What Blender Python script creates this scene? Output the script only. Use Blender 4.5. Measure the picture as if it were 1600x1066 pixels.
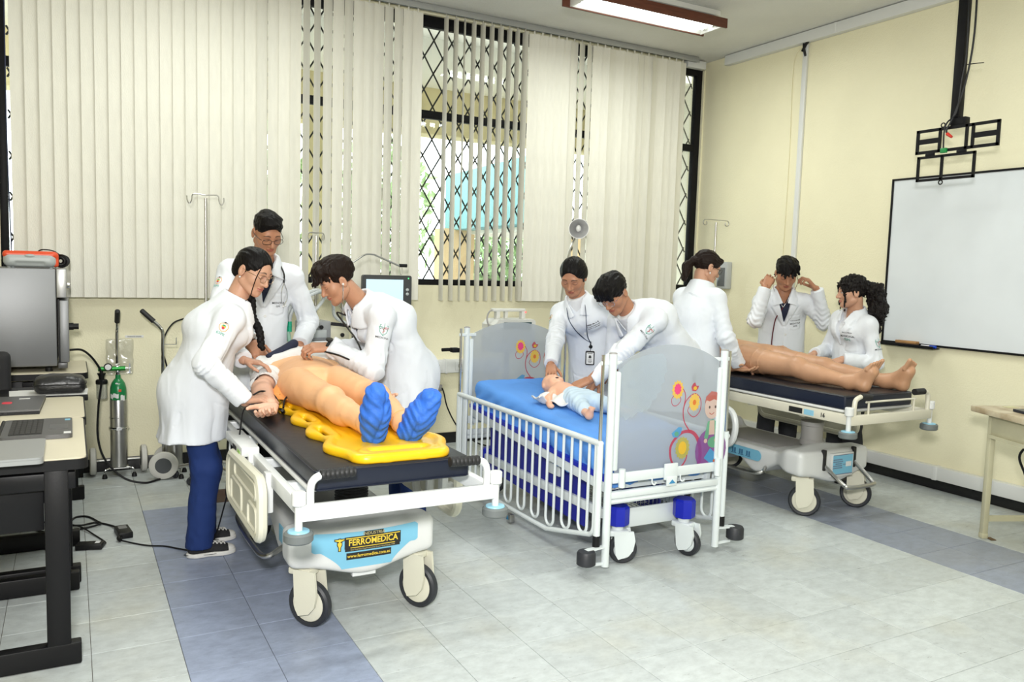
import bpy, bmesh, math, random
import numpy as np
from mathutils import Vector, Matrix, Euler
from mathutils.bvhtree import BVHTree

random.seed(7)
rng = np.random.RandomState(7)
scene = bpy.context.scene
COL = scene.collection
for o in list(bpy.data.objects):
    bpy.data.objects.remove(o, do_unlink=True)
V = Vector
PI = math.pi

# ------------------------------------------------------------------ camera, world, lights, exposure
CAM_H = 1.4595
F_PX, YAW, PITCH, ROLL = 1261.8, .5014, .0881, .0299
cd = bpy.data.cameras.new('camera')
cam = bpy.data.objects.new('camera', cd)
COL.objects.link(cam)
cd.sensor_width = 36.0
cd.lens = 36.0 * F_PX / 1600.0
cd.clip_start = .05
cd.clip_end = 200
_f = V((math.sin(YAW) * math.cos(PITCH), math.cos(YAW) * math.cos(PITCH), -math.sin(PITCH)))
_r = V((math.cos(YAW), -math.sin(YAW), 0))
_u = _r.cross(_f)
_r2 = _r * math.cos(ROLL) + _u * math.sin(ROLL)
_u2 = -_r * math.sin(ROLL) + _u * math.cos(ROLL)
_m = Matrix((_r2, _u2, -_f)).transposed().to_4x4()
_m.translation = V((0, 0, CAM_H))
cam.matrix_world = _m
scene.camera = cam

world = bpy.data.worlds.new('overcast_sky')
scene.world = world
world.use_nodes = True
_wn = world.node_tree.nodes
_wn['Background'].inputs[0].default_value = (.93, .97, 1.0, 1)
_wn['Background'].inputs[1].default_value = 5.0

scene.view_settings.view_transform = 'Standard'
scene.view_settings.look = 'None'
scene.view_settings.gamma = 1.0
scene.view_settings.use_curve_mapping = False
scene.view_settings.exposure = 0.02
try:
    scene.cycles.use_denoising = True
    scene.cycles.max_bounces = 8
    scene.cycles.transparent_max_bounces = 12
    scene.cycles.caustics_reflective = False
    scene.cycles.caustics_refractive = False
    scene.cycles.sample_clamp_indirect = 4.0
except Exception:
    pass

def area_light(name, loc, target, sx, sy, power, color=(1, 1, 1)):
    l = bpy.data.lights.new(name, 'AREA')
    l.shape = 'RECTANGLE'
    l.size = sx
    l.size_y = sy
    l.energy = power
    l.color = color
    o = bpy.data.objects.new(name, l)
    o.location = loc
    d = V(target) - V(loc)
    o.rotation_euler = d.to_track_quat('-Z', 'Y').to_euler()
    COL.objects.link(o)
    return o

# the photographer's flash (small diffuser above the camera) and the room's other fluorescent fittings behind the camera
area_light('flash_lamp', (-.15, -.1, 1.95), (2.3, 3.9, .9), .35, .25, 150, (1, .985, .96))
for i, (lx, ly) in enumerate(((3.75, 2.2), (.9, 2.2), (.9, 4.87), (3.75, -.6), (.9, -.6))):
    area_light('fluorescent_lamp.%03d' % i, (lx, ly, 3.33), (lx, ly, 0), 1.2, .22, 26, (.96, 1, .95))

# ------------------------------------------------------------------ materials
def srgb(h):
    h = h.lstrip('#')
    c = [int(h[i:i + 2], 16) / 255 for i in (0, 2, 4)]
    return tuple((x / 12.92 if x <= .04045 else ((x + .055) / 1.055) ** 2.4) for x in c)

MATS = {}
def mat(name, color, rough=.5, metal=0., noise=0., nscale=8., bump=0., bscale=60., spec=None, coat=0., emit=None, sheen=0., dark=None, stretch=None, trans=0., alpha=1., sss=0.):
    if name in MATS:
        return MATS[name]
    if isinstance(color, str):
        color = srgb(color)
    m = bpy.data.materials.new(name)
    m.use_nodes = True
    nt = m.node_tree
    b = nt.nodes['Principled BSDF']
    b.inputs['Base Color'].default_value = (*color, 1)
    b.inputs['Roughness'].default_value = rough
    b.inputs['Metallic'].default_value = metal
    if spec is not None:
        b.inputs['Specular IOR Level'].default_value = spec
    if coat:
        b.inputs['Coat Weight'].default_value = coat
        b.inputs['Coat Roughness'].default_value = .15
    if sheen:
        b.inputs['Sheen Weight'].default_value = sheen
    if trans:
        b.inputs['Transmission Weight'].default_value = trans
    if sss:
        b.inputs['Subsurface Weight'].default_value = sss
        b.inputs['Subsurface Radius'].default_value = (.012, .005, .003)
        b.inputs['Subsurface Scale'].default_value = 1.0
    if alpha < 1:
        b.inputs['Alpha'].default_value = alpha
    if emit:
        b.inputs['Emission Color'].default_value = (*emit[0], 1)
        b.inputs['Emission Strength'].default_value = emit[1]
    tc = nt.nodes.new('ShaderNodeTexCoord')
    co = tc.outputs['Object']
    if stretch:
        mp = nt.nodes.new('ShaderNodeMapping')
        mp.inputs['Scale'].default_value = stretch
        nt.links.new(co, mp.inputs[0])
        co = mp.outputs[0]
    if noise:
        n = nt.nodes.new('ShaderNodeTexNoise')
        n.inputs['Scale'].default_value = nscale
        n.inputs['Detail'].default_value = 5
        nt.links.new(co, n.inputs[0])
        mx = nt.nodes.new('ShaderNodeMix')
        mx.data_type = 'RGBA'
        d = dark if dark else tuple(c * (1 - noise) for c in color)
        mx.inputs[6].default_value = (*d, 1)
        mx.inputs[7].default_value = (*[min(1, c * (1 + noise * .25)) for c in color], 1)
        rp = nt.nodes.new('ShaderNodeValToRGB')
        rp.color_ramp.elements[0].position = .3
        rp.color_ramp.elements[1].position = .65
        nt.links.new(n.outputs[0], rp.inputs[0])
        nt.links.new(rp.outputs[0], mx.inputs[0])
        nt.links.new(mx.outputs[2], b.inputs['Base Color'])
    if bump:
        n2 = nt.nodes.new('ShaderNodeTexNoise')
        n2.inputs['Scale'].default_value = bscale
        n2.inputs['Detail'].default_value = 4
        nt.links.new(co, n2.inputs[0])
        bp = nt.nodes.new('ShaderNodeBump')
        bp.inputs['Strength'].default_value = bump
        bp.inputs['Distance'].default_value = .01
        nt.links.new(n2.outputs[0], bp.inputs['Height'])
        nt.links.new(bp.outputs[0], b.inputs['Normal'])
    MATS[name] = m
    return m

# ------------------------------------------------------------------ mesh building
def frame_from(d, hint=None):
    d = V(d).normalized()
    h = V(hint) if hint is not None else (V((0, 0, 1)) if abs(d.z) < .95 else V((1, 0, 0)))
    x = h.cross(d)
    if x.length < 1e-6:
        x = V((1, 0, 0)).cross(d)
    x.normalize()
    return x, d.cross(x), d

class MB:
    """collects shapes; build() links them as one mesh object"""
    def __init__(s):
        s.v, s.f, s.mi = [], [], []
        s.cur = 0
    def add(s, vs, fs, mi=None):
        b = len(s.v)
        s.v.extend([tuple(p) for p in vs])
        s.f.extend([tuple(i + b for i in f) for f in fs])
        s.mi.extend([s.cur if mi is None else mi] * len(fs))
        return s
    def box(s, c, size, rot=None, bev=0., seg=2):
        bm = bmesh.new()
        bmesh.ops.create_cube(bm, size=1)
        bmesh.ops.scale(bm, vec=size, verts=bm.verts)
        if bev:
            bmesh.ops.bevel(bm, geom=bm.edges[:], offset=min(bev, min(size) * .49), segments=seg, profile=.5, affect='EDGES')
        M = Matrix.Translation(c)
        if rot is not None:
            M = M @ (rot.to_4x4() if isinstance(rot, Matrix) else Euler(rot).to_matrix().to_4x4())
        bm.transform(M)
        s.add([v.co[:] for v in bm.verts], [[v.index for v in f.verts] for f in bm.faces])
        bm.free()
        return s
    def bar(s, a, b, w, h, hint=None, bev=0.):
        """square bar from a to b, w across, h along the hint"""
        a, b = V(a), V(b)
        x, y, z = frame_from(b - a, hint)
        R = Matrix((x, y, z)).transposed()
        return s.box((a + b) / 2, (w, h, (b - a).length), R, bev)
    def tube(s, pts, r, seg=10, cap=True, closed=False, flat=1., hint=None):
        pts = [V(p) for p in pts]
        n = len(pts)
        rs = r if isinstance(r, (list, tuple)) else [r] * n
        vs, fs = [], []
        t0 = (pts[1] - pts[0]).normalized()
        x, y, _ = frame_from(t0, hint)
        for i, p in enumerate(pts):
            if closed:
                t = (pts[(i + 1) % n] - pts[i - 1]).normalized()
            else:
                t = (pts[min(i + 1, n - 1)] - pts[max(i - 1, 0)])
                t = t.normalized() if t.length > 1e-9 else t0
            x = (x - t * x.dot(t))
            x = x.normalized() if x.length > 1e-6 else frame_from(t)[0]
            y = t.cross(x)
            for k in range(seg):
                a = 2 * PI * k / seg
                vs.append(p + x * math.cos(a) * rs[i] + y * math.sin(a) * rs[i] * flat)
        m = n if closed else n - 1
        for i in range(m):
            j = (i + 1) % n
            for k in range(seg):
                k2 = (k + 1) % seg
                fs.append((i * seg + k, i * seg + k2, j * seg + k2, j * seg + k))
        if cap and not closed:
            fs.append(tuple(range(seg))[::-1])
            fs.append(tuple((n - 1) * seg + k for k in range(seg)))
        return s.add(vs, fs)
    def cyl(s, a, b, r, r2=None, seg=20, cap=True):
        return s.tube([a, b], [r, r if r2 is None else r2], seg, cap)
    def lathe(s, prof, c=(0, 0, 0), axis=(0, 0, 1), seg=24):
        """prof: (radius, height) list along the axis"""
        x, y, z = frame_from(axis)
        c = V(c)
        vs, fs = [], []
        for r, h in prof:
            for k in range(seg):
                a = 2 * PI * k / seg
                vs.append(c + z * h + (x * math.cos(a) + y * math.sin(a)) * max(r, 1e-5))
        for i in range(len(prof) - 1):
            for k in range(seg):
                k2 = (k + 1) % seg
                fs.append((i * seg + k, i * seg + k2, (i + 1) * seg + k2, (i + 1) * seg + k))
        fs.append(tuple(range(seg))[::-1])
        fs.append(tuple((len(prof) - 1) * seg + k for k in range(seg)))
        return s.add(vs, fs)
    def ell(s, c, r, seg=20, rings=12, rot=None):
        vs, fs = [], []
        R = Euler(rot).to_matrix() if rot is not None else None
        for i in range(rings + 1):
            t = PI * i / rings
            for k in range(seg):
                a = 2 * PI * k / seg
                p = V((r[0] * math.sin(t) * math.cos(a), r[1] * math.sin(t) * math.sin(a), r[2] * math.cos(t)))
                if R:
                    p = R @ p
                vs.append(V(c) + p)
        for i in range(rings):
            for k in range(seg):
                k2 = (k + 1) % seg
                fs.append((i * seg + k, (i + 1) * seg + k, (i + 1) * seg + k2, i * seg + k2))
        return s.add(vs, fs)
    def prism(s, poly, O, u, v, depth, hole=None):
        """flat outline (x,y)->O+u*x+v*y, thickened along u x v by depth (centred); optional hole outline with same point count"""
        O, u, v = V(O), V(u), V(v)
        n = u.cross(v).normalized() * depth
        N = len(poly)
        vs = [O + u * a + v * b - n / 2 for a, b in poly] + [O + u * a + v * b + n / 2 for a, b in poly]
        fs = []
        if hole is None:
            fs.append(tuple(range(N))[::-1])
            fs.append(tuple(range(N, 2 * N)))
            for i in range(N):
                j = (i + 1) % N
                fs.append((i, j, N + j, N + i))
        else:
            vs += [O + u * a + v * b - n / 2 for a, b in hole] + [O + u * a + v * b + n / 2 for a, b in hole]
            for i in range(N):
                j = (i + 1) % N
                fs.append((i, j, N + j, N + i))
                fs.append((2 * N + j, 2 * N + i, 3 * N + i, 3 * N + j))
                fs.append((j, i, 2 * N + i, 2 * N + j))
                fs.append((N + i, N + j, 3 * N + j, 3 * N + i))
        return s.add(vs, fs)
    def torus(s, c, R, r, axis=(0, 0, 1), seg=28, rs=8, a0=0., a1=2 * PI, ry=None):
        x, y, z = frame_from(axis)
        full = abs(a1 - a0 - 2 * PI) < 1e-6
        n = seg if full else seg + 1
        pts = [V(c) + x * math.cos(a0 + (a1 - a0) * i / seg) * R + y * math.sin(a0 + (a1 - a0) * i / seg) * (ry or R) for i in range(n)]
        return s.tube(pts, r, rs, closed=full)
    def xform(s, M):
        s.v = [tuple(M @ V(p)) for p in s.v]
        return s
    def build(s, name, m, parent=None, world=False, smooth=35, label=None):
        return link_mesh(name, s.v, s.f, m, parent, world, smooth, label, s.mi)

ROOTM = {}
def mworld(o):
    """world matrix of a thing or of its part (parts keep an identity local matrix)"""
    while o is not None:
        if o.name in ROOTM:
            return ROOTM[o.name]
        o = o.parent
    return Matrix.Identity(4)

def make_mesh(name, v, f, mats, mi=None, smooth=35):
    me = bpy.data.meshes.new(name)
    me.from_pydata(v, [], f)
    for m in (mats if isinstance(mats, (list, tuple)) else [mats]):
        me.materials.append(m)
    if mi is not None and any(mi):
        me.polygons.foreach_set('material_index', mi)
    if smooth:
        me.polygons.foreach_set('use_smooth', [True] * len(me.polygons))
        if smooth < 180:
            me.set_sharp_from_angle(angle=math.radians(smooth))
    me.update()
    return me

def link_mesh(name, v, f, m, parent=None, world=False, smooth=35, label=None, mi=None):
    if world and parent is not None:
        inv = mworld(parent).inverted()
        v = [tuple(inv @ V(p)) for p in v]
    me = make_mesh(name, v, f, m, mi, smooth)
    o = bpy.data.objects.new(name, me)
    COL.objects.link(o)
    if parent is not None:
        o.parent = parent
    if label:
        o['label'] = label
    return o

def fast_mesh(name, verts, quads, mats, mi=None):
    """big triangle or quad arrays straight into a smooth mesh"""
    me = bpy.data.meshes.new(name)
    n, k = quads.shape
    me.vertices.add(len(verts))
    me.vertices.foreach_set('co', np.ascontiguousarray(verts, dtype=np.float32).ravel())
    me.loops.add(n * k)
    me.loops.foreach_set('vertex_index', np.ascontiguousarray(quads, dtype=np.int32).ravel())
    me.polygons.add(n)
    me.polygons.foreach_set('loop_start', np.arange(0, n * k, k, dtype=np.int32))
    me.polygons.foreach_set('loop_total', np.full(n, k, dtype=np.int32))
    for m in (mats if isinstance(mats, (list, tuple)) else [mats]):
        me.materials.append(m)
    if mi is not None:
        me.polygons.foreach_set('material_index', np.ascontiguousarray(mi, dtype=np.int32))
    me.polygons.foreach_set('use_smooth', np.ones(n, dtype=bool))
    me.update(calc_edges=True)
    me.validate()
    return me

def obj_of(name, me, parent=None, label=None):
    o = bpy.data.objects.new(name, me)
    COL.objects.link(o)
    if parent is not None:
        o.parent = parent
    if label:
        o['label'] = label
    return o

def thing(name, label, cat, loc=(0, 0, 0), rotz=0., group=None):
    o = bpy.data.objects.new(name, None)
    o.empty_display_size = .05
    COL.objects.link(o)
    o.location = loc
    o.rotation_euler = (0, 0, rotz)
    ROOTM[o.name] = Matrix.Translation(loc) @ Matrix.Rotation(rotz, 4, 'Z')
    o['label'] = label
    o['category'] = cat
    if group:
        o['group'] = group
    return o

def tag(o, label, cat, group=None, kind=None):
    o['label'] = label
    o['category'] = cat
    if group:
        o['group'] = group
    if kind:
        o['kind'] = kind
    return o

def struct(name, mb, m, label=None, smooth=35):
    o = mb.build(name, m, None, smooth=smooth)
    o['kind'] = 'structure'
    o['label'] = label or name
    return o

def smooth_path(pts, n=8):
    """Catmull-Rom through the points"""
    P = [V(p) for p in pts]
    P = [P[0] * 2 - P[1]] + P + [P[-1] * 2 - P[-2]]
    out = []
    for i in range(1, len(P) - 2):
        a, b, c, d = P[i - 1:i + 3]
        for k in range(n):
            t = k / n
            out.append(.5 * ((2 * b) + (c - a) * t + (2 * a - 5 * b + 4 * c - d) * t * t + (3 * b - a - 3 * c + d) * t ** 3))
    out.append(P[-2])
    return out

def arc(c, r, a0, a1, n, u=(1, 0, 0), v=(0, 1, 0)):
    return [V(c) + V(u) * (r * math.cos(a0 + (a1 - a0) * i / n)) + V(v) * (r * math.sin(a0 + (a1 - a0) * i / n)) for i in range(n + 1)]

def rrect(w, h, r, n=5):
    out = []
    for cx, cy, a in ((w / 2 - r, h / 2 - r, 0), (-w / 2 + r, h / 2 - r, PI / 2), (-w / 2 + r, -h / 2 + r, PI), (w / 2 - r, -h / 2 + r, 1.5 * PI)):
        for i in range(n + 1):
            t = a + PI / 2 * i / n
            out.append((cx + r * math.cos(t), cy + r * math.sin(t)))
    return out

def text_mesh(body, size, align='CENTER', extrude=0.0, bold=0.):
    """flat lettering as 2-D triangles: (verts2d, faces)"""
    c = bpy.data.curves.new('lettering', 'FONT')
    c.body = body
    c.size = size
    c.align_x = align
    c.align_y = 'CENTER'
    c.resolution_u = 2
    c.offset = bold
    o = bpy.data.objects.new('lettering', c)
    COL.objects.link(o)
    dg = bpy.context.evaluated_depsgraph_get()
    me = o.evaluated_get(dg).to_mesh()
    v = [(p.co.x, p.co.y) for p in me.vertices]
    me.calc_loop_triangles()
    f = [tuple(q.vertices) for q in me.loop_triangles]
    o.evaluated_get(dg).to_mesh_clear()
    bpy.data.objects.remove(o, do_unlink=True)
    bpy.data.curves.remove(c)
    return v, f

def text_on(mb, body, size, O, u, v, lift=.0012, align='CENTER', bold=0., sx=1., mi=None):
    tv, tf = text_mesh(body, size, align, bold=bold)
    u, v, O = V(u), V(v), V(O)
    n = u.cross(v).normalized()
    mb.add([O + u * a * sx + v * b + n * lift for a, b in tv], tf, mi)
    return mb
# ------------------------------------------------------------------ the room
XW, YW, ZC = 5.36, 6.09, 3.475
M_wall = mat('cream_yellow_wall_paint', (.84, .795, .575), .62, bump=.25, bscale=90, noise=.05, nscale=1.5)
M_ceil = mat('white_ceiling_plaster', (.66, .66, .63), .8, bump=.5, bscale=70, noise=.05, nscale=2)
M_blackpl = mat('black_plastic', (.008, .008, .009), .45, spec=.25)
M_blackmetal = mat('black_painted_metal', (.006, .006, .007), .5, bump=.05, bscale=80, spec=.18)
M_base = mat('black_vinyl_baseboard', (.008, .008, .009), .35)
M_trunk = mat('white_plastic_trunking', (.70, .71, .70), .4)
M_slab = mat('floor_grout', (.13, .11, .09), .8)

def tile_material(name, base, vary, scuff):
    m = bpy.data.materials.new(name)
    m.use_nodes = True
    nt = m.node_tree
    L = nt.links.new
    b = nt.nodes['Principled BSDF']
    g = nt.nodes.new('ShaderNodeNewGeometry')
    mp = nt.nodes.new('ShaderNodeMapping')
    mp.inputs['Scale'].default_value = (1.3, 2.0, 1)
    L(g.outputs['Position'], mp.inputs[0])
    n1 = nt.nodes.new('ShaderNodeTexNoise'); n1.inputs['Scale'].default_value = 11; n1.inputs['Detail'].default_value = 8; n1.inputs['Roughness'].default_value = .7
    L(mp.outputs[0], n1.inputs[0])
    r1 = nt.nodes.new('ShaderNodeValToRGB')
    r1.color_ramp.elements[0].position = .35; r1.color_ramp.elements[1].position = .62
    r1.color_ramp.elements[0].color = (*[c * (1 - vary) for c in base], 1)
    r1.color_ramp.elements[1].color = (*base, 1)
    L(n1.outputs[0], r1.inputs[0])
    oi = nt.nodes.new('ShaderNodeObjectInfo')
    hs = nt.nodes.new('ShaderNodeMapRange'); hs.inputs[3].default_value = .93; hs.inputs[4].default_value = 1.04
    L(oi.outputs['Random'], hs.inputs[0])
    mul = nt.nodes.new('ShaderNodeMix'); mul.data_type = 'RGBA'; mul.blend_type = 'MULTIPLY'; mul.inputs[0].default_value = 1
    L(r1.outputs[0], mul.inputs[6]); L(hs.outputs[0], mul.inputs[7])
    # yellowed wax patches
    n3 = nt.nodes.new('ShaderNodeTexNoise'); n3.inputs['Scale'].default_value = 2.2; n3.inputs['Detail'].default_value = 3
    L(g.outputs['Position'], n3.inputs[0])
    r3 = nt.nodes.new('ShaderNodeValToRGB'); r3.color_ramp.elements[0].position = .52; r3.color_ramp.elements[1].position = .75
    L(n3.outputs[0], r3.inputs[0])
    yl = nt.nodes.new('ShaderNodeMix'); yl.data_type = 'RGBA'; yl.blend_type = 'MULTIPLY'
    yl.inputs[7].default_value = (1, .955, .87, 1)
    L(r3.outputs[0], yl.inputs[0]); L(mul.outputs[2], yl.inputs[6])
    # thin dark scuffs
    mp2 = nt.nodes.new('ShaderNodeMapping'); mp2.inputs['Scale'].default_value = (9, 34, 1); mp2.inputs['Rotation'].default_value = (0, 0, .25)
    L(g.outputs['Position'], mp2.inputs[0])
    n2 = nt.nodes.new('ShaderNodeTexNoise'); n2.inputs['Scale'].default_value = 1.6; n2.inputs['Detail'].default_value = 6; n2.inputs['Roughness'].default_value = .75
    L(mp2.outputs[0], n2.inputs[0])
    r2 = nt.nodes.new('ShaderNodeValToRGB'); r2.color_ramp.elements[0].position = .62; r2.color_ramp.elements[1].position = .72
    r2.color_ramp.elements[0].color = (0, 0, 0, 1); r2.color_ramp.elements[1].color = (scuff, scuff, scuff, 1)
    L(n2.outputs[0], r2.inputs[0])
    sc = nt.nodes.new('ShaderNodeMix'); sc.data_type = 'RGBA'
    sc.inputs[7].default_value = (.09, .085, .08, 1)
    L(r2.outputs[0], sc.inputs[0]); L(yl.outputs[2], sc.inputs[6])
    L(sc.outputs[2], b.inputs['Base Color'])
    rr = nt.nodes.new('ShaderNodeMapRange'); rr.inputs[3].default_value = .26; rr.inputs[4].default_value = .5
    L(n1.outputs[0], rr.inputs[0]); L(rr.outputs[0], b.inputs['Roughness'])
    b.inputs['Specular IOR Level'].default_value = .45
    return m
T_white = tile_material('pale_grey_vinyl_tile', (.56, .60, .60), .20, .95)
T_blue = tile_material('blue_grey_vinyl_tile', (.335, .385, .52), .22, .7)
T_slate = tile_material('slate_grey_vinyl_tile', (.30, .335, .42), .22, .7)
T_maroon = tile_material('maroon_vinyl_tile', (.055, .014, .014), .3, .4)

# floor: slab with recessed joints, every tile in view its own piece
floor = struct('floor', MB().box((1.38, 1.45, -.055), (7.96, 9.28, .1)), M_slab, 'vinyl tiled classroom floor')
def tile_bm(w):
    h, g, b = w / 2, .0010, .0018
    o, i = h - g, h - g - b
    v = [(-o, -o, -.005), (o, -o, -.005), (o, o, -.005), (-o, o, -.005), (-o, -o, -.0008), (o, -o, -.0008), (o, o, -.0008), (-o, o, -.0008),
         (-i, -i, 0), (i, -i, 0), (i, i, 0), (-i, i, 0)]
    f = [(8, 9, 10, 11)] + [(a, (a + 1) % 4, 4 + (a + 1) % 4, 4 + a) for a in range(4)] + [(4 + a, 4 + (a + 1) % 4, 8 + (a + 1) % 4, 8 + a) for a in range(4)]
    return v, f
TX0, TY0, TP = .3456, 2.3381, .3
tv, tf = tile_bm(TP)
tile_me = {k: make_mesh('tile', tv, tf, m, smooth=0) for k, m in (('w', T_white), ('b', T_blue), ('s', T_slate), ('m', T_maroon))}
_Rinv = cam.matrix_world.inverted()
def in_view(p, pad=60):
    q = _Rinv @ V(p)
    if q.z > -.05:
        return None
    x, y = 800 - F_PX * q.x / q.z, 533 + F_PX * q.y / q.z
    return (-q.z) if (-pad < x < 1600 + pad and -pad < y < 1066 + pad) else None
cells = []
for i in range(-10, 17):
    for j in range(-18, 13):
        cx, cy = TX0 + (i + .5) * TP, TY0 + (j + .5) * TP
        if cx > XW + .1 or cy > YW + .12:
            continue
        k = 'w'
        if i in (0, 1):
            k = 'b' if j < 8 else ('m' if j == 9 and i == 1 else 'w')
            if j == 8: k = 'b'
        elif i in (12, 13):
            k = 's'
        elif j in (9,) and 1 <= i < 12:
            k = 'm' if i < 3 else 'w'
        d = in_view((cx, cy, 0))
        cells.append((d if d is not None else 1e3 + abs(cx) + abs(cy), k, cx, cy))
cells.sort()
rest = {k: MB() for k in tile_me}
for n, (d, k, cx, cy) in enumerate(cells):
    if n < 296 and d < 1e3:
        t = obj_of('tile', tile_me[k], floor)
        t.location = (cx, cy, 0)
    else:
        rest[k].add([(cx + a, cy + b, c) for a, b, c in tv], tf)
for k, m in (('w', T_white), ('b', T_blue), ('s', T_slate)):
    if rest[k].v:
        o = rest[k].build('tiles', m, floor, smooth=0)
        o['kind'] = 'stuff'

ceil = struct('ceiling', MB().box((1.38, 1.45, ZC + .05), (7.96, 9.28, .1)), M_ceil, 'white plastered classroom ceiling')
WIN_L, WIN_R, WIN_B, WIN_T = -.385, 5.345, 1.315, 3.44
wb = MB()
wb.box((1.38, YW + .09, WIN_B / 2), (7.96, .18, WIN_B))
wb.box((1.38, YW + .09, (WIN_T + ZC) / 2), (7.96, .18, ZC - WIN_T))
wb.box(((-2.6 + WIN_L) / 2, YW + .09, (WIN_B + WIN_T) / 2), (WIN_L + 2.6, .18, WIN_T - WIN_B))
wb.box((WIN_R + .015, YW + .09, (WIN_B + WIN_T) / 2), (.03, .18, WIN_T - WIN_B))
struct('wall_back', wb, M_wall, 'cream yellow wall under the blinds')
struct('wall_right', MB().box((XW + .05, 1.45, ZC / 2), (.1, 9.28, ZC)), M_wall, 'cream yellow wall carrying the whiteboard')
struct('wall_left', MB().box((-2.65, 1.45, ZC / 2), (.1, 9.28, ZC)), M_wall, 'cream yellow wall outside the frame')
struct('wall_rear', MB().box((1.38, -3.2, ZC / 2), (7.96, .1, ZC)), M_wall, 'cream yellow wall behind the camera')
struct('baseboard_back', MB().box((1.38, YW - .006, .045), (7.96, .012, .09), bev=.003), M_base, 'black vinyl baseboard under the window wall')
struct('baseboard_right', MB().box((XW - .006, 1.45, .04), (.012, 9.26, .08), bev=.003), M_base, 'black vinyl baseboard under the whiteboard wall')

# window: black steel frame, mullions, panes; the folding security grille outside is its own thing
wf = MB()
yF = YW + .05
for z, h in ((1.338, .05), (2.675, .062), (WIN_T - .045, .09)):
    wf.box(((WIN_L + WIN_R) / 2, yF, z), (WIN_R - WIN_L, .05, h), bev=.004)
for x, w in ((WIN_L + .0225, .045), (1.2, .035), (WIN_R - .035, .07)):
    wf.box((x, yF, (WIN_B + WIN_T) / 2), (w, .054, WIN_T - WIN_B), bev=.004)
window = struct('window_1', wf, M_blackmetal, 'long black steel framed window behind the blinds')
M_pane = bpy.data.materials.new('window_glass')
M_pane.use_nodes = True
_nt = M_pane.node_tree
_nt.nodes.remove(_nt.nodes['Principled BSDF'])
_t = _nt.nodes.new('ShaderNodeBsdfTransparent'); _t.inputs[0].default_value = (.95, .98, .97, 1)
_g = _nt.nodes.new('ShaderNodeBsdfGlossy'); _g.inputs['Roughness'].default_value = .03
_fr = _nt.nodes.new('ShaderNodeFresnel'); _fr.inputs[0].default_value = 1.45
_mx = _nt.nodes.new('ShaderNodeMixShader')
_nt.links.new(_fr.outputs[0], _mx.inputs[0]); _nt.links.new(_t.outputs[0], _mx.inputs[1]); _nt.links.new(_g.outputs[0], _mx.inputs[2])
_nt.links.new(_mx.outputs[0], _nt.nodes['Material Output'].inputs[0])
for a, b in ((WIN_L + .045, 1.182), (1.218, WIN_R - .07)):
    for c, d in ((1.363, 2.644), (2.706, WIN_T - .09)):
        MB().box(((a + b) / 2, yF, (c + d) / 2), (b - a, .006, d - c)).build('pane', M_pane, window, smooth=0)

gr = thing('security_grille', 'black folding diamond lattice grille outside the long window', 'grille', (2, YW + .13, 1.33))
M_grille = mat('dark_grille_steel', (.012, .012, .013), .55, spec=.2)
GX0, GX1, GZ0, GZ1 = WIN_L + .05, WIN_R - .04, 1.34, 3.38
pw, ph = .158, .262
run = (GZ1 - GZ0) * pw / ph
for sgn in (1, -1):
    yy = YW + .125 + sgn * .006
    k = 0
    x = GX0 - run
    while x < GX1 + run:
        # a straight flat bar clipped to the opening
        z0, z1 = GZ0, GZ1
        xa, xb = (x, x + run) if sgn > 0 else (x + run, x)
        sl = (xb - xa) / (z1 - z0)
        ts = [0., 1.]
        lo, hi = 0., 1.
        for lim in (GX0, GX1):
            t = (lim - xa) / (xb - xa)
            if xb > xa:
                lo, hi = (max(lo, t), hi) if lim == GX0 else (lo, min(hi, t))
            else:
                lo, hi = (lo, min(hi, t)) if lim == GX0 else (max(lo, t), hi)
        if hi - lo > .02:
            A = (xa + (xb - xa) * lo, yy, z0 + (z1 - z0) * lo)
            B = (xa + (xb - xa) * hi, yy, z0 + (z1 - z0) * hi)
            MB().bar(A, B, .004, .012, (0, 1, 0) if False else None).build('bar', M_grille, gr, world=True, smooth=0)
        x += pw

# ------------------------------------------------------------------ vertical blind
M_slat = mat('cream_blind_fabric', (.735, .715, .63), .8, bump=.22, bscale=260, noise=.05, nscale=25, stretch=(1, 1, .25))
M_alu = mat('grey_aluminium_rail', (.45, .46, .46), .4, metal=.6)
blind = thing('vertical_blind', 'cream vertical slat blind across the long window', 'blind', (2.4, 5.97, 3.40))
rail = MB()
rail.box((2.36, 5.97, 3.452), (5.58, .045, .042), bev=.004)
rail.box((2.36, 5.944, 3.435), (5.58, .006, .02))
rail.build('head_rail', M_alu, blind, world=True)
SLW, SB, ST = .089, 1.197, 3.405
def slat_mesh():
    mb = MB()
    n = 6
    top = []
    vs, fs = [], []
    for side in (0, 1):
        for zi in (SB, ST):
            for i in range(n + 1):
                s = -SLW / 2 + SLW * i / n
                bow = .0045 * (1 - (2 * i / n - 1) ** 2) + (.0007 if side else -.0007)
                vs.append((s, bow, zi - 3.40))
    K = n + 1
    for i in range(n):
        fs.append((i, i + 1, K + i + 1, K + i))
        fs.append((2 * K + i + 1, 2 * K + i, 3 * K + i, 3 * K + i + 1))
        fs.append((i + 1, i, 2 * K + i, 2 * K + i + 1))
        fs.append((K + i, K + i + 1, 3 * K + i + 1, 3 * K + i))
    fs.append((0, K, 3 * K, 2 * K)); fs.append((n, 2 * K + n, 3 * K + n, K + n))
    mb.add(vs, fs)
    mb.box((0, .002, .014), (.012, .004, .03))
    return make_mesh('slat', mb.v, mb.f, M_slat, smooth=35)
slat_me = slat_mesh()
sl = []
x = -.265
while x < 2.44:
    sl.append((x, 14 + random.uniform(-5, 5)))
    x += .0775
sl += [(2.605, 88), (2.69, 90), (2.765, 74), (2.845, 88), (2.925, 90), (3.005, 88), (3.085, 92), (3.165, 89), (3.24, 86), (3.315, 94)]
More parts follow.
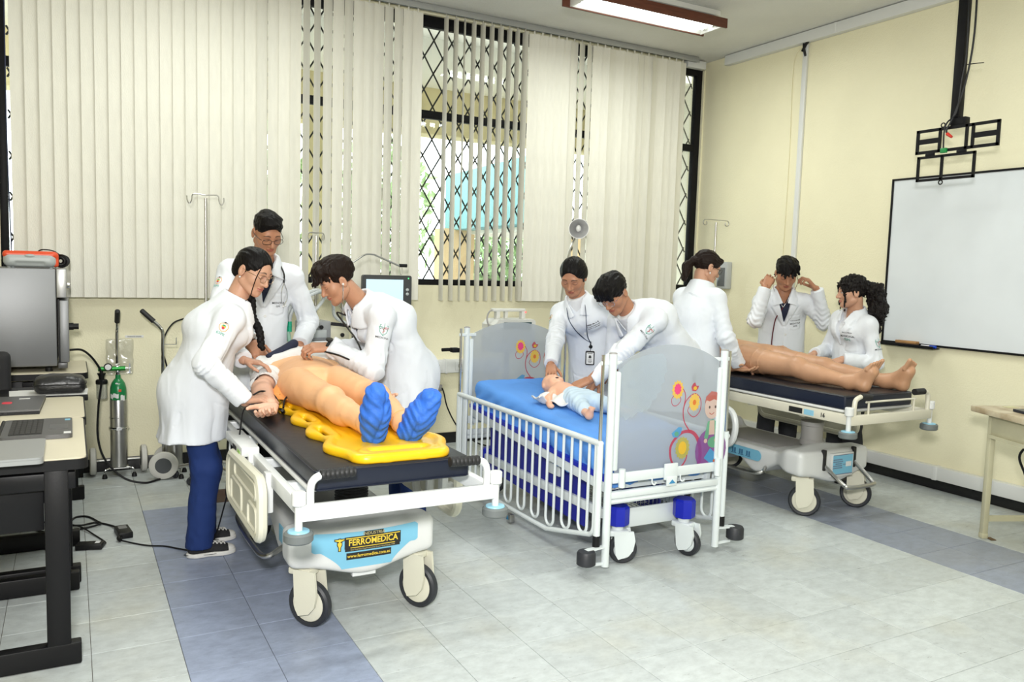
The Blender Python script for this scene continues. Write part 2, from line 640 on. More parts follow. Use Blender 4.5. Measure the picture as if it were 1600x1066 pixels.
x = 3.40
while x < 5.0:
    sl.append((x, -12 + random.uniform(-12, 10)))
    x += .079
for k, (x, a) in enumerate(sl):
    for lo, hi, an in ((1.50, 1.60, 44), (1.66, 1.74, 30), (1.80, 1.88, 28), (2.10, 2.18, 27), (2.19, 2.26, 24), (3.86, 3.98, 28), (3.78, 3.86, 14), (4.14, 4.22, 12), (4.44, 4.52, 8), (4.66, 4.74, 18), (4.92, 5.0, 10), (1.20, 1.27, 26)):
        if lo <= x < hi:
            a = an
    o = obj_of('slat', slat_me, blind)
    o.location = (x - 2.4, 0, 0)
    o.rotation_euler = (0, 0, math.radians(a))
MB().tube(smooth_path([(-.325, 5.95, 3.42), (-.33, 5.95, 2.2), (-.32, 5.95, 1.45), (-.335, 5.95, 1.3)], 6), .004, 6).build('control_cord', mat('dark_blue_cord', (.01, .015, .05), .5), blind, world=True)

# ------------------------------------------------------------------ trunking, conduit, sockets
def struct_trunk(name, segs, label):
    mb = MB()
    for c, s in segs:
        mb.box(c, s, bev=.004)
    return struct(name, mb, M_trunk, label)
struct_trunk('trim_1', [((XW - .03, 2.6, .125), (.06, 5.9, .092)), ((XW - .032, 3.45, .125), (.066, .035, .098)), ((XW - .032, 4.95, .125), (.066, .035, .098))], 'white cable trunking low along the whiteboard wall')
t2 = struct_trunk('trim_2', [((XW - .03, 2.35, ZC - .048), (.06, 6.85, .085)), ((XW - .031, 4.55, ZC - .048), (.064, .02, .088))], 'white cable trunking along the ceiling edge')
struct_trunk('trim_3', [((5.18, YW - .055, 3.425), (.22, .06, .07))], 'short white trunking beside the window head')
struct_trunk('trim_4', [((XW - .012, 4.87, 1.9), (.024, .045, 2.95)), ((XW - .02, 4.87, .6), (.024, .045, .8))], 'white vertical conduit down the right wall')
MB().tube(smooth_path([(XW - .008, 4.85, 3.36), (XW - .008, 4.93, 3.36), (XW - .008, 4.99, 3.30), (XW - .008, 5.005, 3.1), (XW - .008, 4.99, 2.4), (XW - .008, 5.0, 1.5)], 6), .005, 6).build('trim_5', M_wall)
bpy.data.objects['trim_5']['kind'] = 'structure'
cb = MB()
for a, b, r in (((XW - .03, 4.80, 3.42), (XW - .02, 4.90, 3.33), .012), ((XW - .03, 4.88, 3.40), (XW - .025, 4.86, 3.28), .01), ((XW - .03, 4.76, 3.40), (XW - .03, 4.86, 3.41), .009)):
    cb.tube(smooth_path([a, ((a[0] + b[0]) / 2 - .01, (a[1] + b[1]) / 2, (a[2] + b[2]) / 2), b], 5), r, 7)
tag(cb.build('cable_bundle', M_blackpl), 'black cable bundle where conduit meets ceiling trunking', 'cable')
ot = MB()
ot.box((2.78, YW - .03, .652), (.86, .06, .11), bev=.006)
for xx in (2.7, 2.92):
    ot.box((xx, YW - .032, .652), (.02, .066, .118), bev=.003)
trunk_back = struct('trim_6', ot, M_trunk, 'white socket trunking on the back wall')
for xx in (2.62, 2.82):
    s = MB().box((xx, YW - .062, .655), (.085, .008, .075), bev=.003).build('socket_plate', M_trunk, trunk_back)
    q = MB()
    q.box((xx, YW - .0665, .655), (.028, .004, .028), bev=.001)
    q.build('socket_hole', M_blackpl, s)
# wall label strip
lab = MB().box((.38, YW - .001, .925), (.115, .002, .016)).build('wall_label', mat('white_label_paper', (.75, .75, .75), .6))
tag(lab, 'small white printed label strip on the wall above the oxygen cylinder', 'label')
tb = MB()
text_on(tb, 'TANQUE DE OXIGENO', .0085, (.38, YW - .0022, .925), (1, 0, 0), (0, 0, 1), bold=.0002)
tb.build('lettering', mat('black_ink', (.02, .02, .025), .6), lab, smooth=0)

# ------------------------------------------------------------------ ceiling fluorescent fitting
lf = thing('ceiling_light', 'white fluorescent ceiling fitting with brown side strips', 'light', (3.77, 4.93, ZC))
M_wmetal = mat('white_enamel', (.72, .72, .69), .4)
M_brown = mat('brown_wood_strip', (.11, .028, .012), .5, noise=.3, nscale=12, stretch=(1, 6, 6))
b = MB()
b.box((3.77, 4.93, ZC - .02), (1.24, .16, .04), bev=.004)
b.prism([(-.125, 0), (-.07, .075), (.07, .075), (.125, 0), (.12, -.002), (.066, .07), (-.066, .07), (-.12, -.002)], (3.77, 4.93, 3.345), (0, 1, 0), (0, 0, 1), 1.22)
b.box((3.165, 4.93, 3.375), (.012, .25, .07), bev=.002)
b.box((4.375, 4.93, 3.375), (.012, .25, .07), bev=.002)
b.build('housing', M_wmetal, lf, world=True)
for s, ext in ((-1, (3.14, 4.41)), (1, (3.10, 4.41))):
    MB().box(((ext[0] + ext[1]) / 2, 4.93 + s * .13, 3.37), (ext[1] - ext[0], .016, .07), bev=.002).build('side_strip', M_brown, lf, world=True)
M_tubeglow = mat('fluorescent_glow', (1, 1, 1), .4, emit=((.95, 1, .97), 6.0))
for s in (-1, 1):
    tb = MB().tube([(3.20, 4.93 + s * .05, 3.372), (4.33, 4.93 + s * .05, 3.372)], .019, 12).build('tube', M_tubeglow, lf, world=True)
    c = MB()
    c.cyl((3.18, 4.93 + s * .05, 3.372), (3.20, 4.93 + s * .05, 3.372), .0195)
    c.cyl((4.33, 4.93 + s * .05, 3.372), (4.352, 4.93 + s * .05, 3.372), .0195)
    c.build('tube_cap', M_wmetal, tb, world=True)
area_light('ceiling_light_lamp', (3.77, 4.93, 3.325), (3.77, 4.93, 0), 1.15, .18, 24, (.96, 1, .95))

# ------------------------------------------------------------------ whiteboard with tray, eraser and marker
wbd = thing('whiteboard', 'large white dry-erase board on the right wall', 'whiteboard', (XW - .02, 2.6, 1.0))
M_board = mat('whiteboard_surface', (.72, .76, .79), .24, noise=.05, nscale=2.5)
WY0, WY1, WZ0, WZ1 = 1.35, 3.965, 1.012, 2.20
MB().box((XW - .01, (WY0 + WY1) / 2, (WZ0 + WZ1) / 2), (.016, WY1 - WY0, WZ1 - WZ0)).build('panel', M_board, wbd, world=True, smooth=0)
fr = MB()
for z in (WZ0, WZ1):
    fr.box((XW - .014, (WY0 + WY1) / 2, z), (.026, WY1 - WY0 + .014, .014), bev=.002)
for y in (WY0, WY1):
    fr.box((XW - .014, y, (WZ0 + WZ1) / 2), (.026, .014, WZ1 - WZ0 + .014), bev=.002)
fr.build('frame', M_blackmetal, wbd, world=True)
tr = MB()
tr.box((XW - .045, 3.735, WZ0 - .018), (.08, .44, .008), bev=.002)
tr.box((XW - .083, 3.735, WZ0 - .011), (.006, .44, .022), bev=.002)
tr.build('pen_tray', M_blackmetal, wbd, world=True)
er = thing('board_eraser', 'wooden board eraser lying on the whiteboard tray', 'eraser', (XW - .048, 3.74, WZ0 - .014))
MB().box((XW - .048, 3.74, WZ0 + .012), (.045, .165, .018), bev=.004).build('handle_block', mat('tan_wood', (.42, .22, .08), .55, noise=.3, nscale=15, stretch=(6, 1, 6)), er, world=True)
MB().box((XW - .048, 3.74, WZ0 - .005), (.045, .16, .016), bev=.003).build('felt_pad', mat('brown_felt', (.12, .07, .04), .95, bump=.4, bscale=200), er, world=True)
mk = thing('marker', 'blue marker lying on the whiteboard tray beside the eraser', 'marker', (XW - .05, 3.58, WZ0 - .014))
MB().cyl((XW - .05, 3.625, WZ0 - .005), (XW - .05, 3.555, WZ0 - .005), .009).build('barrel', mat('white_marker_plastic', (.7, .7, .72), .4), mk, world=True)
MB().cyl((XW - .05, 3.56, WZ0 - .005), (XW - .05, 3.515, WZ0 - .005), .0098).build('cap', mat('blue_marker_plastic', (.01, .06, .5), .35), mk, world=True)

# wall dispenser behind the woman with the ponytail
dp = thing('wall_dispenser', 'grey clear-fronted dispenser on the right wall by the window', 'dispenser', (XW, 5.66, 1.45))
MB().box((XW - .035, 5.66, 1.465), (.07, .13, .25), bev=.01).build('body', mat('grey_dispenser_plastic', (.45, .47, .48), .4), dp, world=True)
MB().box((XW - .072, 5.66, 1.45), (.008, .09, .17), bev=.004).build('front_window', mat('smoky_plastic', (.12, .13, .14), .15), dp, world=True)

# ------------------------------------------------------------------ hanging television bracket
tvb = thing('television_bracket', 'empty black television bracket hanging from the ceiling', 'bracket', (4.9, 3.22, ZC))
X = 4.9
m_ = MB()
m_.box((X, 3.222, 2.97), (.05, .056, 1.0), bev=.004)
m_.box((X, 3.222, ZC - .008), (.12, .12, .016), bev=.003)
m_.build('mast', M_blackmetal, tvb, world=True)
m_ = MB()
m_.box((X - .01, 3.19, 2.46), (.05, .10, .055), bev=.006)
m_.torus((X - .03, 3.20, 2.475), .02, .004, (1, 0, 0), 14, 6)
m_.build('tilt_head', M_blackmetal, tvb, world=True)
def yz_frame(mb, y0, y1, z0, z1, w, x):
    mb.box((x, (y0 + y1) / 2, z0 + w / 2), (.012, abs(y1 - y0), w))
    mb.box((x, (y0 + y1) / 2, z1 - w / 2), (.012, abs(y1 - y0), w))
    mb.box((x, y0 - w / 2, (z0 + z1) / 2), (.012, w, z1 - z0))
    mb.box((x, y1 + w / 2, (z0 + z1) / 2), (.012, w, z1 - z0))
m_ = MB()
xf = X - .035
yz_frame(m_, 3.462, 2.92, 2.284, 2.438, .018, xf)
for y in (3.30, 3.125, 3.085):
    m_.box((xf, y, 2.361), (.012, .017, .15))
m_.box((xf, 3.385, 2.362), (.008, .15, .032))
m_.box((xf, 3.0, 2.362), (.008, .15, .032))
m_.torus((xf, 3.285, 2.452), .013, .004, (1, 0, 0), 16, 6)
m_.build('upper_plate', M_blackmetal, tvb, world=True)
m_ = MB()
yz_frame(m_, 3.445, 3.057, 2.107, 2.268, .016, xf)
m_.box((xf, 3.275, 2.187), (.012, .016, .15))
for y in (3.36, 3.15):
    m_.box((xf, y, 2.276), (.016, .06, .018), bev=.003)
m_.torus((xf, 3.275, 2.094), .013, .004, (1, 0, 0), 16, 6)
m_.build('lower_plate', M_blackmetal, tvb, world=True)
MB().box((xf - .012, 3.26, 2.29), (.02, .04, .03), bev=.003).build('adapter_block', mat('green_clip_plastic', (.01, .22, .05), .4), tvb, world=True, label='small green and black clip')
cbl = MB()
cbl.tube(smooth_path([(X - .03, 3.19, 3.4), (X - .03, 3.17, 2.9), (X - .035, 3.185, 2.7), (X - .04, 3.2, 2.52), (X - .05, 3.25, 2.46), (X - .055, 3.262, 2.40), (X - .05, 3.262, 2.30)], 8), .005, 7)
cbl.tube(smooth_path([(X + .01, 3.165, 3.47), (X + .01, 3.155, 3.0), (X - .01, 3.175, 2.7), (X - .04, 3.215, 2.5), (X - .055, 3.245, 2.42), (X - .055, 3.24, 2.385)], 8), .006, 7)
cbl.tube(smooth_path([(X, 3.18, 2.81), (X, 3.12, 2.805), (X, 3.075, 2.80)], 5), .003, 6)
tag(cbl.build('video_cable', M_blackpl), 'black cables running down the television bracket mast', 'cable')
pl = MB().cyl((X - .055, 3.24, 2.39), (X - .06, 3.205, 2.365), .011, .008, 12)
tag(pl.build('cable_plug', mat('red_plug', (.55, .03, .015), .4)), 'red cable plug dangling inside the television bracket', 'plug')

# ------------------------------------------------------------------ what shows through the window
M_canopy = mat('cream_soffit_paint', (.84, .81, .70), .8)
M_beam = mat('yellow_beam_paint', (.74, .64, .38), .8)
M_teal = mat('teal_fascia_paint', (.17, .37, .38), .7)
M_ochre = mat('ochre_render', (.55, .40, .22), .85, noise=.1, nscale=2)
M_pave = mat('grey_outdoor_paving', (.42, .42, .40), .9, noise=.2, nscale=3)
cn = MB()
cn.box((3, 7.25, 3.42), (14, 1.8, .16))
can = struct('trim_7', cn, M_canopy, 'cream soffit over the walkway outside')
struct('trim_8', MB().box((3, 8.2, 3.12), (14, .25, .52), bev=.02), M_beam, 'yellow concrete beam outside the window')
struct('wall_outside', MB().box((5.62, 7.3, 1.7), (.3, 2.0, 3.4)), M_canopy, 'cream wall outside at the window end')
struct('ground', MB().box((5, 18, -.08), (60, 23, .1)), M_pave, 'grey paving outside')
for k, xx in enumerate((-3.5, 2.2, 7.4)):
    MB().box((xx, 8.2, 1.4), (.25, .25, 2.95), bev=.02).build('outdoor_pillar', M_beam)
    tag(bpy.data.objects['outdoor_pillar' if k == 0 else 'outdoor_pillar.%03d' % k], ('yellow pillar outside beyond the left blind slats', 'yellow pillar outside behind the open blind slats', 'yellow pillar outside beyond the right blind slats')[k], 'pillar')
bld = thing('teal_building', 'building with a long teal fascia receding across the yard', 'building', (5.6, 10.6, 0))
MB().bar((5.55, 9.0, 2.54), (5.72, 12.6, 2.54), .35, .92, (0, 0, 1), bev=.02).build('fascia', M_teal, bld, world=True)
MB().box((5.62, 12.35, 1.05), (.55, .4, 2.1)).build('wall', M_ochre, bld, world=True)
MB().box((6.3, 9.6, 1.05), (.5, .35, 2.1)).build('wall', M_ochre, bld, world=True)
MB().bar((6.6, 9.0, 2.06), (6.75, 12.6, 2.06), 1.8, .08, (0, 0, 1)).build('ceiling_slab', M_canopy, bld, world=True)
f_ = MB().box((6.05, 10.2, 1.2), (.08, .75, 1.7), bev=.01).build('window', M_blackmetal, bld, world=True)
MB().box((6.0, 10.2, 1.1), (.02, .62, 1.4)).build('pane', mat('blue_grey_glass', (.22, .28, .36), .1), f_, world=True)
M_leaf = mat('pale_foliage', (.36, .50, .24), .7, noise=.5, nscale=9)  # leaf green painted paler for an overexposed look
M_bark = mat('grey_bark', (.15, .12, .09), .9)
leaf_v, leaf_f = [(-.07, 0, 0), (0, -.03, .01), (.08, 0, -.01), (0, .03, .01)], [(0, 1, 2), (0, 2, 3)]
def tree(loc, h, r, seed, label):
    t = thing('tree', label, 'tree', (loc[0], loc[1], 0), 0, 'trees in the yard outside')
    rs = random.Random(seed)
    mb = MB()
    mb.tube(smooth_path([(0, 0, 0), (.05, .03, h * .35), (-.05, .05, h * .7)], 5), [.11 - .004 * i for i in range(11)], 9)
    for k in range(7):
        a = rs.uniform(0, 6.28)
        mb.tube([(0, .03, h * (.3 + .05 * k)), (math.cos(a) * r * .7, math.sin(a) * r * .7, h * (.5 + .06 * k))], [.04, .015], 6)
    mb.build('trunk', M_bark, t)
    fo = MB()
    for k in range(950):
        d = V((rs.gauss(0, 1), rs.gauss(0, 1), rs.gauss(0, 1))).normalized() * (rs.random() ** .45)
        p = V((d.x * r, d.y * r, h * .62 + d.z * h * .40))
        q = Euler((rs.uniform(0, 6.3), rs.uniform(0, 6.3), rs.uniform(0, 6.3))).to_matrix() * 1.7
        fo.add([p + q @ V(v) for v in leaf_v], leaf_f)
    o = fo.build('foliage', M_leaf, t, smooth=0)
    o['kind'] = 'stuff'
tree((1.6, 11.0), 3.9, 1.3, 1, 'green tree outside, left of the open blind slats')
tree((5.0, 14.6), 3.9, 1.25, 2, 'green tree outside, just left of the teal fascia')
tree((7.6, 14.8), 2.4, 1.1, 3, 'low green tree outside, under and behind the teal fascia')
# ------------------------------------------------------------------ implicit surfaces (surface nets on a sparse grid)
def smin(a, b, k):
    if k <= 0:
        return np.minimum(a, b)
    h = np.maximum(k - np.abs(a - b), 0) / k
    return np.minimum(a, b) - h * h * k * .25

def smax(a, b, k):
    return -smin(-a, -b, k)

def n3(v):
    v = np.asarray(v, dtype=np.float32)
    return v / (np.linalg.norm(v) + 1e-9)

def f_cone(P, a, b, ra, rb, front=None, flat=1.):
    """tapered capsule; with a front direction the section is flattened along it"""
    a = np.asarray(a, np.float32); b = np.asarray(b, np.float32)
    d = b - a
    Q = P - a
    if front is not None and flat != 1.:
        f = np.asarray(front, np.float32)
        dn = n3(d)
        f = n3(f - dn * f.dot(dn))
        Q = Q + np.outer(Q @ f, f) * (1 / flat - 1)
    t = np.clip(Q @ d / max(1e-9, d.dot(d)), 0, 1)
    R = Q - t[:, None] * d
    l = np.sqrt((R * R).sum(1))
    r = ra + (rb - ra) * t
    dd = l - r
    if flat < 1.:
        dd = dd * (.5 + .5 * flat)
    return dd

def f_ell(P, c, r, R=None):
    Q = P - np.asarray(c, np.float32)
    if R is not None:
        Q = Q @ np.asarray(R, np.float32)
    r = np.asarray(r, np.float32)
    k0 = np.sqrt(((Q / r) ** 2).sum(1))
    k1 = np.sqrt(((Q / (r * r)) ** 2).sum(1)) + 1e-9
    return k0 * (k0 - 1) / k1

def f_box(P, c, half, r, R=None):
    Q = P - np.asarray(c, np.float32)
    if R is not None:
        Q = Q @ np.asarray(R, np.float32)
    q = np.abs(Q) - (np.asarray(half, np.float32) - r)
    return np.sqrt((np.maximum(q, 0) ** 2).sum(1)) + np.minimum(q.max(1), 0) - r

_wd = rng.normal(size=(14, 3)).astype(np.float32)
_wd /= np.linalg.norm(_wd, axis=1)[:, None]
def wob(P, freq, seed=0, n=5):
    """cheap smooth noise, about -1..1"""
    out = 0
    amp = 0
    for i in range(n):
        d = _wd[(i + seed * 3) % 14]
        e = _wd[(i * 2 + seed + 5) % 14]
        w = freq * (1 + .45 * i)
        out = out + np.sin(P @ d * w + 1.7 * np.sin(P @ e * w * .55 + seed) + i * 1.3 + seed * 2.1) / (1 + .5 * i)
        amp += 1 / (1 + .5 * i)
    return out / amp * 1.6

def sdf_mesh(fn, lo, hi, h, c=4, safety=1.5):
    lo = np.asarray(lo, np.float32); hi = np.asarray(hi, np.float32)
    n = np.ceil((hi - lo) / (h * c)).astype(int) + 1
    N = (n - 1) * c + 1
    g = [lo[i] + np.arange(n[i], dtype=np.float32) * h * c for i in range(3)]
    G = np.stack(np.meshgrid(*g, indexing='ij'), -1).reshape(-1, 3)
    Dc = fn(G).reshape(n)
    m = [slice(0, -1), slice(1, None)]
    corners = np.stack([Dc[i, j, k] for i in m for j in m for k in m], 0)
    act = (np.abs(corners).min(0) < safety * c * h)
    act |= (corners.min(0) < 0) & (corners.max(0) > 0)
    D = np.empty(N, np.float32)
    up = Dc[:-1, :-1, :-1]
    full = np.repeat(np.repeat(np.repeat(up, c, 0), c, 1), c, 2)
    D[:-1, :-1, :-1] = full
    D[-1] = 1; D[:, -1] = 1; D[:, :, -1] = 1
    mk = np.zeros(N, bool)
    am = np.repeat(np.repeat(np.repeat(act, c, 0), c, 1), c, 2)
    for a in (0, 1):
        for b in (0, 1):
            for d in (0, 1):
                mk[a:N[0] - 1 + a, b:N[1] - 1 + b, d:N[2] - 1 + d] |= am
    idx = np.nonzero(mk)
    P = np.stack([lo[i] + idx[i].astype(np.float32) * h for i in range(3)], 1)
    vals = np.empty(len(P), np.float32)
    CH = 200000
    for s in range(0, len(P), CH):
        vals[s:s + CH] = fn(P[s:s + CH])
    D[idx] = vals
    S = D < 0
    cnt = np.zeros(N - 1, np.int8)
    for i in m:
        for j in m:
            for k in m:
                cnt += S[i, j, k]
    cell = np.stack(np.nonzero((cnt > 0) & (cnt < 8)), 1)
    if len(cell) == 0:
        return np.zeros((0, 3), np.float32), np.zeros((0, 4), np.int32)
    offs = np.array([(i, j, k) for i in (0, 1) for j in (0, 1) for k in (0, 1)])
    cv = np.stack([D[cell[:, 0] + o[0], cell[:, 1] + o[1], cell[:, 2] + o[2]] for o in offs], 1)
    acc = np.zeros((len(cell), 3), np.float32)
    num = np.zeros(len(cell), np.float32)
    for a in range(8):
        for b in range(a + 1, 8):
            if np.abs(offs[a] - offs[b]).sum() != 1:
                continue
            va, vb = cv[:, a], cv[:, b]
            x = (va < 0) != (vb < 0)
            t = np.where(x, va / np.where(x, va - vb, 1), 0)
            p = offs[a] + t[:, None] * (offs[b] - offs[a])
            acc += np.where(x[:, None], p, 0)
            num += x
    verts = lo + (cell + acc / num[:, None]) * h
    imap = np.full(N - 1, -1, np.int32)
    imap[cell[:, 0], cell[:, 1], cell[:, 2]] = np.arange(len(cell))
    quads = []
    for ax in range(3):
        u, w = (ax + 1) % 3, (ax + 2) % 3
        sl0 = [slice(None)] * 3; sl1 = [slice(None)] * 3
        sl0[ax] = slice(0, -1); sl1[ax] = slice(1, None)
        A, B = S[tuple(sl0)], S[tuple(sl1)]
        e = np.stack(np.nonzero(A != B), 1)
        ok = (e[:, u] > 0) & (e[:, w] > 0) & (e[:, u] < N[u] - 1) & (e[:, w] < N[w] - 1)
        e = e[ok]
        def at(du, dw):
            q = e.copy()
            q[:, u] -= du; q[:, w] -= dw
            return imap[q[:, 0], q[:, 1], q[:, 2]]
        q = np.stack([at(1, 1), at(0, 1), at(0, 0), at(1, 0)], 1)
        flip = A[e[:, 0], e[:, 1], e[:, 2]]
        q = np.where(flip[:, None], q, q[:, ::-1])
        quads.append(q[(q >= 0).all(1)])
    return verts.astype(np.float32), np.concatenate(quads).astype(np.int32)

def sdf_obj(name, fn, lo, hi, h, m, parent=None, label=None, mi_fn=None, safety=1.5):
    v, q = sdf_mesh(fn, lo, hi, h, safety=safety)
    mi = None
    if mi_fn is not None and len(q):
        mi = mi_fn(v[q].mean(1))
    if parent is not None:
        M = np.array(mworld(parent).inverted(), np.float32)
        v = v @ M[:3, :3].T + M[:3, 3]
    return obj_of(name, fast_mesh(name, v, q, m, mi), parent, label)

# ------------------------------------------------------------------ gurneys
M_bedwhite = mat('white_powder_coat', (.72, .74, .74), .32, bump=.03, bscale=150)
M_bedcream = mat('cream_powder_coat', (.66, .63, .52), .35, bump=.03, bscale=150)
M_abs = mat('white_moulded_plastic', (.70, .71, .70), .38, bump=.06, bscale=120, noise=.05, nscale=6)
M_ivory = mat('ivory_moulded_plastic', (.69, .67, .55), .42, bump=.05, bscale=120)
M_vinyl = mat('black_vinyl_mattress', (.010, .011, .015), .38, bump=.12, bscale=22, spec=.3)
M_vinylside = mat('navy_black_vinyl_side', (.010, .014, .030), .30, bump=.06, bscale=22)
M_rubber = mat('dark_rubber_tyre', (.022, .024, .03), .5)
M_grey = mat('grey_rubber_bumper', (.14, .155, .155), .5)
M_ltblue = mat('light_blue_plastic', (.28, .56, .72), .4)
M_sticker = mat('sky_blue_sticker', (.20, .50, .68), .4)
M_steel = mat('brushed_steel', (.52, .51, .49), .28, metal=1., bump=.04, bscale=60, stretch=(1, 1, 12))
M_chrome = mat('chrome', (.72, .72, .72), .12, metal=1.)
M_grip = mat('black_foam_grip', (.010, .010, .011), .55)
M_greymat = mat('grey_shelf_plastic', (.33, .32, .31), .55)
M_inkblack = mat('printed_black', (.012, .012, .012), .5)
M_inkyellow = mat('printed_yellow', (.78, .55, .05), .5)
M_paper = mat('white_print', (.75, .75, .74), .5)

def caster(par, x, y, rot, r=.095, body=M_ivory, wheel=M_rubber, top=.27):
    """one swivel castor: fork (part) > tyre, hub; trailing direction rot"""
    d = V((math.sin(rot), math.cos(rot), 0))
    s = V((math.cos(rot), -math.sin(rot), 0))
    c = V((x, y, 0)) + d * .03 + V((0, 0, r))
    f = MB()
    f.cyl((x, y, top - .035), (x, y, top), .03)
    prof = []
    for sx in (-1, 1):
        poly = [(-.045, top - .03 - r), (-.055, .05), (-.045, 0.), (-.02, -.03), (.03, -.045), (.045, -.02), (.05, .03), (.055, top - .03 - r)]
        O = c + s * (sx * .034)
        f.prism(poly, O, d * -1, (0, 0, 1), .012)
    f.box(V((x, y, top - .04)) - d * .0, (.075, .105, .03), Matrix.Rotation(-rot, 3, 'Z'), bev=.008)
    fo = f.build('castor', body, par, world=True)
    t = MB()
    n = 32
    prof = [(r - .022, -.018), (r - .008, -.020), (r, -.012), (r + .001, 0), (r, .012), (r - .008, .020), (r - .022, .018)]
    x_, y_, z_ = frame_from(s)
    vs, fs = [], []
    for k in range(n):
        a = 2 * PI * k / n
        rad = x_ * math.cos(a) + y_ * math.sin(a)
        for rr, hh in prof:
            vs.append(c + rad * rr + s * hh)
    K = len(prof)
    for k in range(n):
        k2 = (k + 1) % n
        for i in range(K):
            j = (i + 1) % K
            fs.append((k * K + i, k * K + j, k2 * K + j, k2 * K + i))
    t.add(vs, fs)
    t.build('tyre', wheel, fo, world=True)
    h = MB()
    h.lathe([(.001, -.0225), (.03, -.0225), (r - .024, -.016), (r - .021, -.012), (r - .021, .012), (r - .024, .016), (.03, .0225), (.001, .0225)], c, s, 28)
    h.build('hub', body, fo, world=True)
    return fo

def side_panel(par, x, y0, y1, z0, z1, sgn, name='side_rail_panel'):
    """moulded fold-down side rail: thick rim, recessed web with raised ribs"""
    def outline(inset):
        w, h = (y1 - y0) - 2 * inset, (z1 - z0) - 2 * inset
        p = rrect(w, h, .07 - inset * .4, 6)
        out = []
        for a, b in p:
            # sloping shoulder at the far end
            t = (a / w + .5)
            out.append((a, b - max(0, t - .55) * .06 * (1 if b > 0 else 0)))
        return out
    O = V((x, (y0 + y1) / 2, (z0 + z1) / 2))
    P = lambda p: O + V((0, p[0], p[1]))
    m = MB()
    m.tube([P(p) for p in outline(.02)], .021, 8, closed=True)
    m.prism(outline(.025), O, (0, 1, 0), (0, 0, 1), .016)
    for cy, cz, w, h in ((-.05, .055, (y1 - y0) * .62, .06), (-.20, -.055, .16, .09), (.14, -.05, .24, .10)):
        ring = [O + V((sgn * .008, cy + a, cz + b)) for a, b in rrect(w, h, .025, 4)]
        m.tube(ring, .0085, 6, closed=True)
    return m.build(name, M_ivory, par, world=True)

